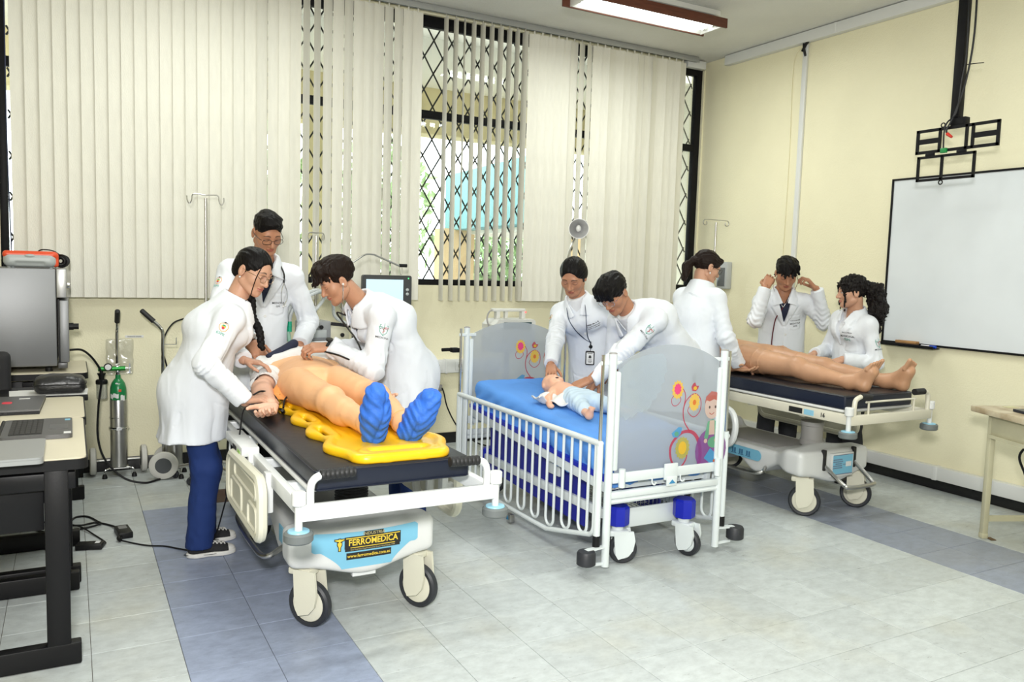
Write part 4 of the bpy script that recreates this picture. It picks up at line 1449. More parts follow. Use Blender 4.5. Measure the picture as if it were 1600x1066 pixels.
# mattress in its blue sheet
M_sheet = mat('bright_blue_sheet', (.10, .31, .78), .75, bump=.15, bscale=500, noise=.08, nscale=5)
def sheet_fn(Q):
    x, y, z = Q[:, 0], Q[:, 1], Q[:, 2]
    zd = deck(y)
    hump = .03 * np.exp(-((y - 3.27) / .06) ** 2 - ((x - 2.72) / .2) ** 2)
    drop = np.where(x < 2.40, .115, .06) + .03 * np.exp(-((y - 3.4) / .25) ** 2) * (x < 2.5)
    top = zd + .125 + hump
    dx = np.abs(x - 2.612) - .322
    dy = np.abs(y - 3.93) - .765
    d = np.stack([dx, dy, z - top, zd - .02 - drop - z], 1)
    r = .05
    q = d + r
    o = np.sqrt((np.maximum(q, 0) ** 2).sum(1)) + np.minimum(q.max(1), 0) - r
    W = np.stack([x, y * .55, z], 1)
    foot = .5 + 1.3 * np.exp(-((y - 3.25) / .2) ** 2)
    rg = 1 - np.abs(wob(np.stack([x * 1.3 + .25 * y, y * .5, z], 1), 15, 6))
    o = o + (.008 * np.abs(wob(W, 13, 2)) + .004 * wob(W, 30, 4) - .010 * np.maximum(rg - .5, 0)) * foot
    side = np.clip((top - .03 - z) / .06, 0, 1)
    o = o + side * .008 * np.sin(y * 38 + 3 * np.sin(z * 20))
    return o * .8
sheet = sdf_obj('blue_sheet_mattress', sheet_fn, (2.24, 3.10, .40), (2.99, 4.76, .86), .011, M_sheet)
tag(sheet, 'crib mattress wrapped in a crumpled bright blue sheet', 'mattress')
# ------------------------------------------------------------------ tables at the left
M_cream = mat('cream_laminate', (.72, .66, .50), .35, noise=.04, nscale=3)
M_satin = mat('satin_black_steel', (.007, .007, .008), .42, bump=.03, bscale=100, spec=.22)
def table(label, x1, y0, y1, depth, z, group, apron=True):
    t = thing('computer_table', label, 'table', (x1 - depth / 2, (y0 + y1) / 2, 0), 0, group)
    cx, cy = x1 - depth / 2, (y0 + y1) / 2
    w, l = depth, y1 - y0
    MB().prism([(a, b) for a, b in rrect(w - .012, l - .012, .03, 5)], (cx, cy, z - .002), (1, 0, 0), (0, 1, 0), .006).build('tabletop', M_cream, t, world=True)
    MB().prism(rrect(w, l, .034, 5), (cx, cy, z - .022), (1, 0, 0), (0, 1, 0), .036).build('edge_band', M_blackpl, t, world=True)
    for y in (y0 + .03, y1 - .05):
        f = MB()
        f.box((x1 - .10, y, (z + .02) / 2), (.075, .045, z - .10), bev=.004)
        f.box((x1 - .19, y, z - .08), (.30, .04, .06), bev=.004)
        f.build('leg', M_satin, t, world=True)
        MB().box((x1 - depth / 2, y, .042), (depth - .06, .05, .08), bev=.006).build('foot_bar', M_satin, t, world=True)
        MB().box((x1 - depth + .10, y, (z + .02) / 2), (.075, .045, z - .10), bev=.004).build('leg', M_satin, t, world=True)
    if apron:
        MB().box((cx - .02, y0 + .055, z - .155), (depth - .24, .018, .21), bev=.003).build('front_panel', M_satin, t, world=True)
        MB().box((x1 - .14, cy, z - .10), (.02, l - .12, .12), bev=.003).build('side_panel', M_satin, t, world=True)
    return t
TZ = .755
table('cream topped computer table with black frame nearest the camera at the left', .045, 3.17, 3.985, 1.2, TZ, 'black framed tables at the left')
table('cream topped computer table with black frame behind the open laptop', .052, 3.992, 4.60, 1.2, TZ, 'black framed tables at the left')
table('cream topped table with black frame by the wall under the steel oven', .085, 5.40, 6.03, 1.2, .775, 'black framed tables at the left', True)
st_ = thing('side_shelf', 'low black shelf unit holding papers and the black pouch', 'shelf', (-.3, 4.80, 0))
MB().box((-.3, 4.80, TZ - .012), (.74, .36, .03), bev=.004).build('shelf_top', M_satin, st_, world=True)
for y in (4.66, 4.94):
    MB().box((-.04, y, .37), (.05, .05, .73), bev=.004).build('leg', M_satin, st_, world=True)
    MB().box((-.58, y, .37), (.05, .05, .73), bev=.004).build('leg', M_satin, st_, world=True)
MB().box((-.3, 4.95, .55), (.62, .02, .36), bev=.003).build('back_panel', M_satin, st_, world=True)

# laptops
M_lapgrey = mat('dark_grey_laptop_shell', (.11, .11, .112), .38, metal=.4)
M_lapsilver = mat('silver_laptop_shell', (.36, .37, .37), .36, metal=.4, bump=.02, bscale=300)
M_key = mat('black_keycap', (.014, .014, .015), .5)
M_screen = mat('black_screen', (.006, .006, .008), .12)
l1 = thing('laptop', 'closed silver laptop pair at the front of the near table', 'laptop', (-.30, 3.28, TZ + .002), 0, 'laptops on the left tables')
MB().prism(rrect(.40, .335, .02, 4), (-.29, 3.275, TZ + .010), (1, 0, 0), (0, 1, 0), .015).build('base', M_lapsilver, l1, world=True)
MB().prism(rrect(.40, .335, .02, 4), (-.29, 3.275, TZ + .0215), (1, 0, 0), (0, 1, 0), .007).build('lid', M_lapsilver, l1, world=True)
l2 = thing('laptop', 'open dark grey laptop with its keyboard facing the room', 'laptop', (-.12, 3.71, TZ + .002), 0, 'laptops on the left tables')
bs = MB().prism(rrect(.245, .37, .016, 4), (-.125, 3.715, TZ + .010), (1, 0, 0), (0, 1, 0), .016).build('base', M_lapgrey, l2, world=True)
kb = MB().prism(rrect(.112, .325, .006, 3), (-.163, 3.725, TZ + .0184), (1, 0, 0), (0, 1, 0), .0012).build('keyboard_deck', M_blackpl, bs, world=True)
ky = MB()
for i in range(6):
    for j in range(15):
        ky.box((-.210 + .0185 * i, 3.58 + .0206 * j, TZ + .0198), (.0155, .0172, .0022), bev=.0005, seg=1)
ko = ky.build('keys', M_key, bs, world=True, smooth=0)
ko['kind'] = 'stuff'
MB().prism(rrect(.065, .10, .004, 3), (-.05, 3.70, TZ + .0184), (1, 0, 0), (0, 1, 0), .0012).build('touchpad', mat('touchpad_grey', (.08, .08, .082), .3), bs, world=True)
MB().box((-.02, 3.565, TZ + .0186), (.025, .035, .001)).build('white_sticker', M_paper, bs, world=True)
MB().box((-.02, 3.85, TZ + .0186), (.02, .03, .001)).build('blue_sticker', M_sticker, bs, world=True)
lid = MB().prism(rrect(.37, .24, .014, 4), (-.30, 3.715, TZ + .128), (0, 1, 0), (-.27, 0, .963), .008).build('lid', M_lapgrey, l2, world=True)
MB().prism(rrect(.34, .21, .004, 3), (-.2945, 3.715, TZ + .130), (0, 1, 0), (-.27, 0, .963), .002).build('screen', M_screen, lid, world=True)
MB().cyl((-.25, 3.56, TZ + .017), (-.25, 3.87, TZ + .017), .007, seg=10).build('hinge', M_blackpl, l2, world=True)
l3 = thing('laptop', 'closed dark grey laptop with a red sticker on its lid', 'laptop', (-.31, 4.32, TZ + .002), 0, 'laptops on the left tables')
b3 = MB().prism([(-.20, -.205), (.185, -.205), (.20, .205), (-.20, .205)], (-.315, 4.325, TZ + .009), (1, 0, 0), (0, 1, 0), .013).build('base', M_blackpl, l3, world=True)
ld = MB().prism([(-.20, -.205), (.185, -.205), (.20, .205), (-.20, .205)], (-.315, 4.325, TZ + .0195), (1, 0, 0), (0, 1, 0), .008).build('lid', M_lapgrey, l3, world=True)
MB().prism(rrect(.04, .055, .014, 4), (-.265, 4.33, TZ + .0242), (1, 0, 0), (0, 1, 0), .001).build('red_sticker', mat('red_sticker', (.72, .03, .06), .4), ld, world=True)
MB().box((-.20, 4.44, TZ + .0242), (.045, .02, .001)).build('white_sticker', M_paper, ld, world=True)
vt = MB()
for i in range(9):
    vt.box((-.42 + .02 * i, 4.1195, TZ + .010), (.012, .002, .006))
vt.build('vent', M_grip, b3, world=True, smooth=0)

# papers and pouch
pp = MB()
pp.box((-.11, 4.74, TZ + .0045), (.34, .22, .001), (0, 0, .06))
pp.box((-.09, 4.73, TZ + .0058), (.32, .21, .001), (0, 0, -.03))
tag(pp.build('paper_sheets', M_paper), 'white paper sheets under the black pouch on the shelf', 'paper')
M_leather = mat('black_leatherette', (.012, .012, .013), .32, bump=.2, bscale=90)
def pouch_fn(Q):
    d = f_box(Q, (-.055, 4.72, TZ + .048), (.118, .075, .042), .036)
    d = smin(d, f_ell(Q, (-.06, 4.72, TZ + .075), (.09, .05, .028)), .03)
    return d + .0015 * wob(Q, 60, 1)
po = thing('pouch', 'bulging black zip pouch resting on papers at the left', 'pouch', (-.055, 4.72, TZ + .006))
sdf_obj('body', pouch_fn, (-.2, 4.6, TZ - .01), (.09, 4.84, TZ + .13), .006, M_leather, po)
MB().tube([V((-.055 + a, 4.72 + b, TZ + .055)) for a, b in rrect(.238, .152, .038, 5)], .0028, 6, closed=True).build('zip', M_blackpl, po, world=True)

# chair back at the edge of the frame
ch = thing('office_chair', 'black office chair back at the far left edge', 'chair', (-.48, 4.98, 0))
def cb_fn(Q):
    return f_box(Q, (-.48, 4.95, .80), (.20, .035, .155), .03) + .002 * wob(Q, 25, 3)
sdf_obj('backrest', cb_fn, (-.72, 4.88, .62), (-.24, 5.02, .98), .010, mat('black_upholstery', (.010, .010, .012), .75, bump=.2, bscale=300), ch)
def cs_fn(Q):
    return f_box(Q, (-.48, 5.20, .46), (.22, .21, .045), .035)
sdf_obj('seat', cs_fn, (-.74, 4.95, .38), (-.22, 5.45, .54), .014, mat('black_upholstery', None), ch)
m_ = MB()
m_.bar((-.48, 5.0, .44), (-.48, 4.97, .74), .06, .012)
m_.cyl((-.48, 5.2, .10), (-.48, 5.2, .43), .025)
m_.build('post', M_satin, ch, world=True)
for i in range(5):
    a = 2 * PI * i / 5
    e = (-.48 + .26 * math.cos(a), 5.2 + .26 * math.sin(a), .062)
    l_ = MB().tube([(-.48, 5.2, .12), e], [.028, .016], 8).build('leg', M_blackpl, ch, world=True)
    MB().cyl((e[0] - .012, e[1], .026), (e[0] + .012, e[1], .026), .026, seg=16).build('castor_wheel', M_rubber, l_, world=True)

# ------------------------------------------------------------------ steel sterilising oven and the training defibrillator on it
M_ssheet = mat('brushed_stainless_sheet', (.26, .265, .275), .46, metal=.6, bump=.05, bscale=40, stretch=(1, 1, 30))
M_ssheet2 = mat('pale_stainless_trim', (.50, .50, .50), .34, metal=.7)
ov = thing('sterilizer_oven', 'large brushed steel oven standing on the back left table', 'oven', (-.4, 5.75, .776))
oz0, oz1 = .79, 1.385
MB().box((-.45, 5.70, (oz0 + oz1) / 2 + .01), (.75, .5, oz1 - oz0 - .02), bev=.008).build('body', M_ssheet, ov, world=True)
MB().box((-.047, 5.70, oz1 - .085), (.052, .5, .17), bev=.005).build('control_panel', M_ssheet2, ov, world=True)
dr = MB().box((-.036, 5.70, 1.015), (.048, .485, .37), bev=.006).build('door', M_ssheet, ov, world=True)
MB().box((-.064, 5.70, 1.015), (.010, .46, .38)).build('door_seal', M_blackpl, ov, world=True)
MB().box((-.047, 5.70, .812), (.05, .49, .034), bev=.004).build('kick_plate', M_lapgrey, ov, world=True)
MB().cyl((-.012, 5.53, 1.04), (.012, 5.53, 1.04), .022).cyl((.01, 5.53, 1.04), (.040, 5.53, 1.04), .018).build('door_knob', M_blackpl, dr, world=True)
MB().lathe([(.018, 0), (.022, .004), (.020, .016), (.001, .017)], (-.021, 5.56, 1.285), (1, 0, 0), 18).build('dial', M_chrome, ov, world=True)
MB().box((-.021, 5.70, 1.33), (.003, .2, .05)).build('display_strip', M_paper, ov, world=True)
for a in (-.75, -.12):
    for b in (5.5, 5.9):
        MB().cyl((a, b, .776), (a, b, .80), .02, seg=14).build('foot', M_blackpl, ov, world=True)

M_orange = mat('orange_red_plastic', (.72, .08, .025), .35)
M_aedgrey = mat('pale_grey_plastic', (.40, .43, .43), .38)
ad = thing('defibrillator', 'pale grey and orange defibrillator case lying on the steel oven', 'defibrillator', (-.20, 5.60, oz1 + .004))
def aed_fn(Q):
    d = f_box(Q, (-.205, 5.61, oz1 + .047), (.135, .12, .042), .034)
    d = smax(d, -f_box(Q, (-.205, 5.47, oz1 + .012), (.075, .03, .022), .008), .006)
    return d
def aed_top(Q):
    d = f_box(Q, (-.205, 5.615, oz1 + .078), (.138, .118, .022), .02)
    return smin(d, f_box(Q, (-.075, 5.61, oz1 + .05), (.016, .10, .042), .014), .01)
sdf_obj('case', aed_fn, (-.37, 5.46, oz1 - .01), (-.04, 5.76, oz1 + .12), .006, M_aedgrey, ad)
sdf_obj('orange_cover', aed_top, (-.37, 5.46, oz1 - .01), (-.04, 5.76, oz1 + .12), .006, M_orange, ad)
MB().ell((-.205, 5.494, oz1 + .072), (.026, .008, .010)).build('catch', M_aedgrey, ad, world=True)
for a in (-.31, -.10):
    MB().cyl((a, 5.53, oz1), (a, 5.53, oz1 + .02), .012, seg=12).build('foot', M_aedgrey, ad, world=True)
cl = MB()
rs = random.Random(4)
for k in range(13):
    c0 = V((-.048 + rs.uniform(-.008, .012), 5.57 + rs.uniform(-.02, .05), oz1 + .045))
    cl.torus(c0, .034 + rs.uniform(-.020, .005), .0048, (rs.uniform(-.5, .5), 1, rs.uniform(-.4, .4)), 18, 6)
cl.tube(smooth_path([(-.05, 5.56, oz1 + .08), (-.09, 5.56, oz1 + .105), (-.14, 5.56, oz1 + .11), (-.165, 5.57, oz1 + .10)], 6), .004, 6)
tag(cl.build('coiled_cable', M_blackpl), 'coiled black cable beside the orange defibrillator', 'cable')

# ------------------------------------------------------------------ oxygen cylinders on trolleys
M_cyl = mat('satin_aluminium_cylinder', (.44, .44, .43), .30, metal=.9, bump=.03, bscale=30, stretch=(20, 20, 1))
M_green = mat('green_cylinder_paint', (.012, .20, .06), .28)
M_gren2 = mat('green_anodised', (.02, .24, .04), .25, metal=.5)
M_oldwhite = mat('off_white_rubber', (.58, .57, .53), .55)
def oxygen(cx, cy, yaw, label, trolley_label, full):
    R = Matrix.Rotation(yaw, 4, 'Z')
    T = Matrix.Translation((cx, cy, 0)) @ R
    W = lambda x, y, z: T @ V((x, y, z))
    o = thing('oxygen_cylinder', label, 'cylinder', (cx, cy, .06), 0, 'oxygen cylinders')
    MB().lathe([(.001, .062), (.045, .062), (.052, .07), (.052, .515), (.0505, .52)], W(0, 0, 0), (0, 0, 1), 32).build('tank', M_cyl, o, world=True)
    MB().lathe([(.0505, .52), (.0515, .56), (.049, .60), (.040, .632), (.025, .655), (.017, .662), (.016, .685)], W(0, 0, 0), (0, 0, 1), 32).build('shoulder', M_green, o, world=True)
    if full:
        lb = MB()
        for a0, z, hh, ww in ((-.35, .55, .028, .7), (.5, .535, .035, .55), (-.9, .545, .03, .4), (-.1, .625, .016, .7)):
            rr = .0525 if z < .6 else .0415
            vs = []
            for i in range(7):
                a = -PI / 2 + a0 + ww * (i / 6 - .5)
                for zz in (z - hh / 2, z + hh / 2):
                    vs.append(W(rr * math.cos(a), rr * math.sin(a), zz + .004 * math.sin(i)))
            lb.add(vs, [(2 * i, 2 * i + 2, 2 * i + 3, 2 * i + 1) for i in range(6)])
        lb.build('paper_label', M_paper, o, world=True, smooth=0)
        MB().box(W(.008, -.0505, .585), (.016, .003, .016)).build('red_tag', mat('red_tag', (.7, .06, .02), .5), o, world=True)
        v = MB()
        v.cyl(W(0, 0, .68), W(0, 0, .745), .013)
        v.box(W(0, 0, .725), (.03, .03, .045), bev=.004)
        v.tube([W(-.018, 0, .752), W(.01, 0, .76)], .006, 8)
        vo = v.build('valve', M_chrome, o, world=True)
        MB().cyl(W(-.118, -.008, .728), W(.044, -.008, .728), .0155, seg=18).build('regulator_body', M_gren2, o, world=True)
        g_ = MB().lathe([(.024, 0), (.025, .004), (.025, .02), (.022, .024)], W(-.06, -.018, .742), tuple((T.to_3x3() @ V((0, -1, 0)))), 22).build('gauge', M_blackpl, o, world=True)
        MB().lathe([(.019, 0), (.001, .001)], W(-.06, -.0425, .742), tuple((T.to_3x3() @ V((0, -1, 0)))), 22).build('gauge_face', M_paper, g_, world=True)
        k = MB()
        k.cyl(W(.044, -.008, .728), W(.075, -.008, .728), .006)
        k.bar(W(.07, -.008, .695), W(.07, -.008, .76), .007, .007)
        k.build('yoke_screw', M_chrome, o, world=True)
        h = thing('humidifier_bottle', 'clear humidifier bottle with a black cap under the green regulator', 'bottle', tuple(W(-.098, -.008, .50)))
        MB().lathe([(.016, .66), (.018, .68), (.026, .695), (.026, .70), (.010, .702), (.010, .715)], W(-.098, -.008, 0), (0, 0, 1), 20).lathe([(.034, .628), (.036, .632), (.036, .65), (.03, .658), (.012, .66)], W(-.098, -.008, 0), (0, 0, 1), 20).build('cap', M_blackpl, h, world=True)
        MB().lathe([(.028, .53), (.032, .535), (.032, .625), (.030, .63)], W(-.098, -.008, 0), (0, 0, 1), 22).build('jar', mat('cloudy_clear_plastic', (.75, .77, .74), .2, trans=.75, alpha=.8), h, world=True)
    t = thing('cylinder_trolley', trolley_label, 'trolley', (cx, cy + .06, 0), 0, 'cylinder trolleys')
    m = MB()
    pb = smooth_path([W(0, .068, .07), W(0, .068, .5), W(0, .068, .86), W(0, .068, .96), W(0, .055, 1.0), W(0, .02, 1.04)] if full else [W(0, .068, .07), W(0, .068, .5), W(0, .068, .86), W(0, .068, .97), W(0, .085, 1.01), W(0, .125, 1.05)], 6)
    m.tube(pb, .011, 10)
    m.tube([W(-.15, .055, .098), W(.15, .055, .098)] if full else [W(-.11, .055, .098), W(.11, .055, .098)], .007, 8)
    m.box(W(0, .01, .062), (.11, .12, .006))
    m.build('frame', M_chrome, t, world=True)
    e = V(pb[-1]); d = (e - V(pb[-2])).normalized()
    MB().tube([e - d * .005, e + d * .05, e + d * .098, e + d * .104], [.0165, .0165, .0165, .010], 12).build('grip', M_grip, t, world=True)
    b = MB().torus(W(0, 0, .33), .0545, .008, (0, 0, 1), 28, 6)
    b.box(W(0, -.056, .33), (.03, .01, .02))
    b.build('strap', M_chrome, t, world=True)
    wb_ = MB().torus(W(0, 0, .40), .055, .003, (0, 0, 1), 24, 6, PI, 2 * PI)
    wb_.build('hoop', M_chrome, t, world=True)
    for s in (-1, 1):
        wx = s * (.155 if full else .105)
        ax = tuple(T.to_3x3() @ V((1, 0, 0)))
        w_ = MB().lathe([(.05, -.018), (.078, -.02), (.09, -.014), (.092, 0), (.09, .014), (.078, .02), (.05, .018)], W(wx, .055, .098), ax, 30).build('wheel', M_oldwhite, t, world=True)
        MB().lathe([(.001, -.021), (.05, -.0205), (.052, -.018), (.052, .018), (.05, .0205), (.001, .021)], W(wx, .055, .098), ax, 24).build('hub', mat('dark_grey_hub', (.06, .065, .07), .5), w_, world=True)
        f_ = MB().tube(smooth_path([W(s * .03, -.02, .065), W(s * .07, -.045, .06), W(s * .088, -.05, .05), W(s * .089, -.052, .02)], 5), .0045, 7).build('prop_leg', M_chrome, t, world=True)
        MB().lathe([(.017, 0), (.015, .018), (.008, .03)], W(s * .089, -.052, .0005), (0, 0, 1), 14).build('rubber_foot', M_blackpl, f_, world=True)
    if not full:
        MB().tube(smooth_path([W(0, .055, .895), W(0, -.01, .895), W(0, -.015, .9), W(0, -.016, .94)], 4), .003, 6).build('hook', M_chrome, t, world=True)
oxygen(.268, 5.93, 0.0, 'satin oxygen cylinder with green shoulder and green regulator', 'chrome two wheeled trolley holding the oxygen cylinder with the green regulator', True)
oxygen(.60, 5.80, 1.35, 'satin oxygen cylinder half hidden behind the braided woman', 'chrome trolley with raised black grip behind the braided woman', False)
# clear bag hanging behind the regulator
def bag_fn(Q):
    w = .085 + .008 * np.sin(Q[:, 2] * 30)
    return f_box(Q, (.285, 6.045, .79), (.085, .014, .125), .012) + .004 * wob(Q, 45, 2)
M_clear = bpy.data.materials.new('clear_polythene')
M_clear.use_nodes = True
_nt = M_clear.node_tree
_nt.nodes.remove(_nt.nodes['Principled BSDF'])
_t = _nt.nodes.new('ShaderNodeBsdfTransparent'); _t.inputs[0].default_value = (.95, .95, .94, 1)
_g = _nt.nodes.new('ShaderNodeBsdfGlossy'); _g.inputs['Roughness'].default_value = .18
_d = _nt.nodes.new('ShaderNodeBsdfDiffuse'); _d.inputs[0].default_value = (.8, .8, .78, 1)
_m1 = _nt.nodes.new('ShaderNodeMixShader'); _m1.inputs[0].default_value = .6
_m2 = _nt.nodes.new('ShaderNodeMixShader'); _m2.inputs[0].default_value = .14
_nt.links.new(_d.outputs[0], _m1.inputs[1]); _nt.links.new(_g.outputs[0], _m1.inputs[2])
_nt.links.new(_t.outputs[0], _m2.inputs[1]); _nt.links.new(_m1.outputs[0], _m2.inputs[2])
_nt.links.new(_m2.outputs[0], _nt.nodes['Material Output'].inputs[0])
bg = sdf_obj('plastic_bag', bag_fn, (.16, 5.99, .62), (.40, 6.085, .96), .006, M_clear)
tag(bg, 'clear plastic bag hanging on the wall behind the oxygen cylinder', 'bag')

# ------------------------------------------------------------------ infusion stands
def iv_pole(x, y, ztop, hw, base, label, hooks='two', zlow=0.03):
    t = thing('infusion_stand', label, 'stand', (x, y, 0), 0, 'infusion stands')
    m = MB()
    m.cyl((x, y, .8), (x, y, ztop - .02), .0095, seg=14)
    m.cyl((x, y, .09), (x, y, .85), .0135, seg=14)
    m.build('pole', M_steel, t, world=True)
    MB().lathe([(.018, .84), (.02, .845), (.02, .87), (.012, .878)], (x, y, 0), (0, 0, 1), 16).build('clamp_collar', M_blackpl, t, world=True)
    for s in (-1, 1):
        if hooks == 'two':
            pth = [(x, y, ztop), (x + s * hw * .55, y, ztop + .005), (x + s * hw * .72, y, ztop - .004), (x + s * hw * .76, y, ztop - .035), (x + s * hw * .88, y, ztop - .058), (x + s * hw, y, ztop - .04), (x + s * hw * 1.02, y, ztop - .01)]
        else:
            pth = [(x, y, ztop), (x + s * hw * .8, y, ztop), (x + s * hw, y, ztop - .012), (x + s * hw * 1.02, y, ztop - .034), (x + s * hw * .88, y, ztop - .048), (x + s * hw * .74, y, ztop - .036), (x + s * hw * .78, y, ztop - .015)]
        MB().tube(smooth_path(pth, 5), .0042, 7).build('hook', M_steel, t, world=True)
    for i in range(5):
        a = 2 * PI * i / 5 + .3
        e = V((x + base * math.cos(a), y + base * math.sin(a), .075))
        l_ = MB().tube([(x, y, .11), e], [.014, .011], 8).build('leg', M_steel, t, world=True)
        MB().lathe([(.024, -.01), (.027, -.006), (.027, .006), (.024, .01)], e - V((0, 0, .047)), (math.cos(a + 1), math.sin(a + 1), 0), 16).cyl(e - V((0, 0, .03)), e, .006, seg=8).build('castor_wheel', M_rubber, l_, world=True)
    return t
iv_pole(.785, 5.66, 1.885, .112, .2, 'tall steel infusion stand behind the bespectacled standing man', 'two')
iv_pole(1.515, 5.66, 1.675, .055, .2, 'shorter steel infusion stand between the two men at the left gurney', 'loop')
iv_pole(4.865, 5.30, 1.935, .14, .22, 'tall steel infusion stand behind the woman with the ponytail', 'loop')

# ------------------------------------------------------------------ ventilator with hoses, patient monitor, jointed arm
vn = thing('ventilator', 'grey ventilator on a stand behind the chest of the manikin', 'ventilator', (1.42, 5.25, 0))
MB().box((1.38, 5.22, 1.03), (.19, .16, .125), (0, 0, .12), bev=.012).build('body', mat('mid_grey_plastic', (.26, .27, .28), .4), vn, world=True)
MB().box((1.38, 5.135, 1.01), (.14, .012, .05), (0, 0, .12), bev=.004).build('control_panel', M_aedgrey, vn, world=True)
m_ = MB()
m_.box((1.545, 5.24, 1.0), (.13, .14, .11), bev=.008)
m_.build('side_module', mat('ivory_panel', (.58, .56, .42), .45), vn, world=True)
m_ = MB()
m_.bar((1.48, 5.15, 1.075), (1.62, 5.13, 1.06), .012, .022)
m_.bar((1.62, 5.13, 1.06), (1.62, 5.13, .92), .012, .012)
m_.build('carry_handle', M_blackpl, vn, world=True)
for c in ((1.41, 5.128, 1.055), (1.56, 5.166, 1.0)):
    MB().lathe([(.013, 0), (.014, .008), (.012, .012), (.001, .012)], c, (0, -1, 0), 14).build('dial', M_blackpl, vn, world=True)
m_ = MB()
m_.cyl((1.42, 5.25, .06), (1.42, 5.25, .96), .02)
m_.box((1.42, 5.25, .955), (.26, .2, .02), bev=.004)
m_.build('stand_post', M_bedwhite, vn, world=True)
for i in range(4):
    a = PI / 4 + PI / 2 * i
    e = V((1.42 + .2 * math.cos(a), 5.25 + .2 * math.sin(a), .065))
    l_ = MB().tube([(1.42, 5.25, .08), e], [.02, .014], 8).build('leg', M_bedwhite, vn, world=True)
    MB().cyl(e - V((.01, 0, .04)), e + V((.01, 0, -.04)), .025, seg=14).build('castor_wheel', M_rubber, l_, world=True)
M_hose = mat('translucent_grey_hose', (.62, .65, .66), .3, trans=.15)
def hose(pts, r, name='hose'):
    path = smooth_path(pts, 22)
    MB().tube(path, [r * (1 + (.10 if i % 2 else -.08)) for i in range(len(path))], 9).build(name, M_hose, hs, world=True)
hs = thing('breathing_hoses', 'looping grey corrugated breathing hoses with green connectors', 'hose', (1.30, 5.05, .95))
hose([(1.185, 5.03, 1.095), (1.195, 5.04, 1.14), (1.23, 5.06, 1.20), (1.31, 5.10, 1.25), (1.42, 5.16, 1.28), (1.50, 5.2, 1.22), (1.52, 5.2, 1.12), (1.60, 5.2, 1.07), (1.70, 5.2, 1.02), (1.74, 5.2, .95)], .011)
hose([(1.165, 5.03, 1.095), (1.175, 5.04, 1.15), (1.22, 5.06, 1.225), (1.30, 5.10, 1.27), (1.40, 5.16, 1.29), (1.44, 5.18, 1.24), (1.36, 5.14, 1.15), (1.30, 5.1, 1.125), (1.24, 5.08, 1.15)], .011)
for a in (1.165, 1.187):
    m_ = MB().cyl((a, 5.03, 1.035), (a, 5.03, 1.10), .0125, seg=14).torus((a, 5.03, 1.07), .013, .002, (0, 0, 1), 16, 5)
    m_.build('green_connector', mat('clear_green_plastic', (.03, .55, .33), .25, trans=.3), hs, world=True, label='green hose connector')
MB().tube([(1.176, 5.03, 1.035), (1.18, 5.02, .99), (1.19, 4.98, .93)], .013, 10).build('patient_elbow', mat('pale_green_clear', (.45, .75, .62), .2, trans=.5), hs, world=True)

mn = thing('patient_monitor', 'large dark framed monitor screen behind the curly haired young man', 'monitor', (1.93, 5.40, 0))
m_ = MB()
m_.prism(rrect(.36, .30, .015, 4), (1.945, 5.40, 1.245), (1, 0, 0), (0, 0, 1), .035)
m_.build('bezel', mat('charcoal_plastic', (.045, .047, .05), .4), mn, world=True)
MB().box((1.925, 5.379, 1.245), (.27, .004, .24)).build('screen', mat('pale_blue_screen', (.45, .6, .68), .3, emit=((.55, .75, .85), .55)), mn, world=True)
for k in range(2):
    MB().ell((2.093, 5.381, 1.295 - .03 * k), (.012, .004, .011)).build('button', M_aedgrey, mn, world=True)
MB().ell((2.10, 5.381, 1.375), (.005, .003, .005)).build('indicator_light', mat('green_led', (.1, .6, .2), .4, emit=((.1, .9, .3), 1.0)), mn, world=True)
m_ = MB()
m_.cyl((1.93, 5.45, .05), (1.93, 5.45, 1.2), .022)
m_.box((1.93, 5.43, 1.22), (.10, .05, .10), bev=.006)
m_.box((1.93, 5.45, .035), (.42, .38, .03), bev=.01)
m_.build('stand', M_bedwhite, mn, world=True)
am = thing('jointed_arm', 'grey jointed support arm rising over the patient monitor', 'arm', (1.66, 5.42, 0))
m_ = MB()
m_.tube(smooth_path([(1.66, 5.42, 1.44), (1.74, 5.42, 1.50), (1.80, 5.42, 1.535), (1.86, 5.42, 1.535)], 5), .006, 8)
m_.tube([(1.86, 5.42, 1.535), (1.95, 5.42, 1.50), (2.05, 5.42, 1.46)], .007, 8)
m_.build('arm', M_steel, am, world=True)
MB().cyl((2.045, 5.42, 1.465), (2.10, 5.42, 1.465), .012, seg=12).build('locking_knob', M_blackpl, am, world=True)
MB().tube(smooth_path([(2.045, 5.42, 1.455), (2.05, 5.42, 1.41), (2.06, 5.42, 1.40), (2.068, 5.42, 1.42), (2.064, 5.42, 1.455)], 5), .003, 6).build('hook', M_steel, am, world=True)
MB().tube([(1.66, 5.42, 1.44), (1.64, 5.44, 1.2), (1.64, 5.46, .06)], .009, 10).build('post', M_steel, am, world=True)
MB().lathe([(.16, 0), (.16, .012), (.03, .03), (.012, .06)], (1.64, 5.46, .001), (0, 0, 1), 28).build('base', M_bedwhite, am, world=True)

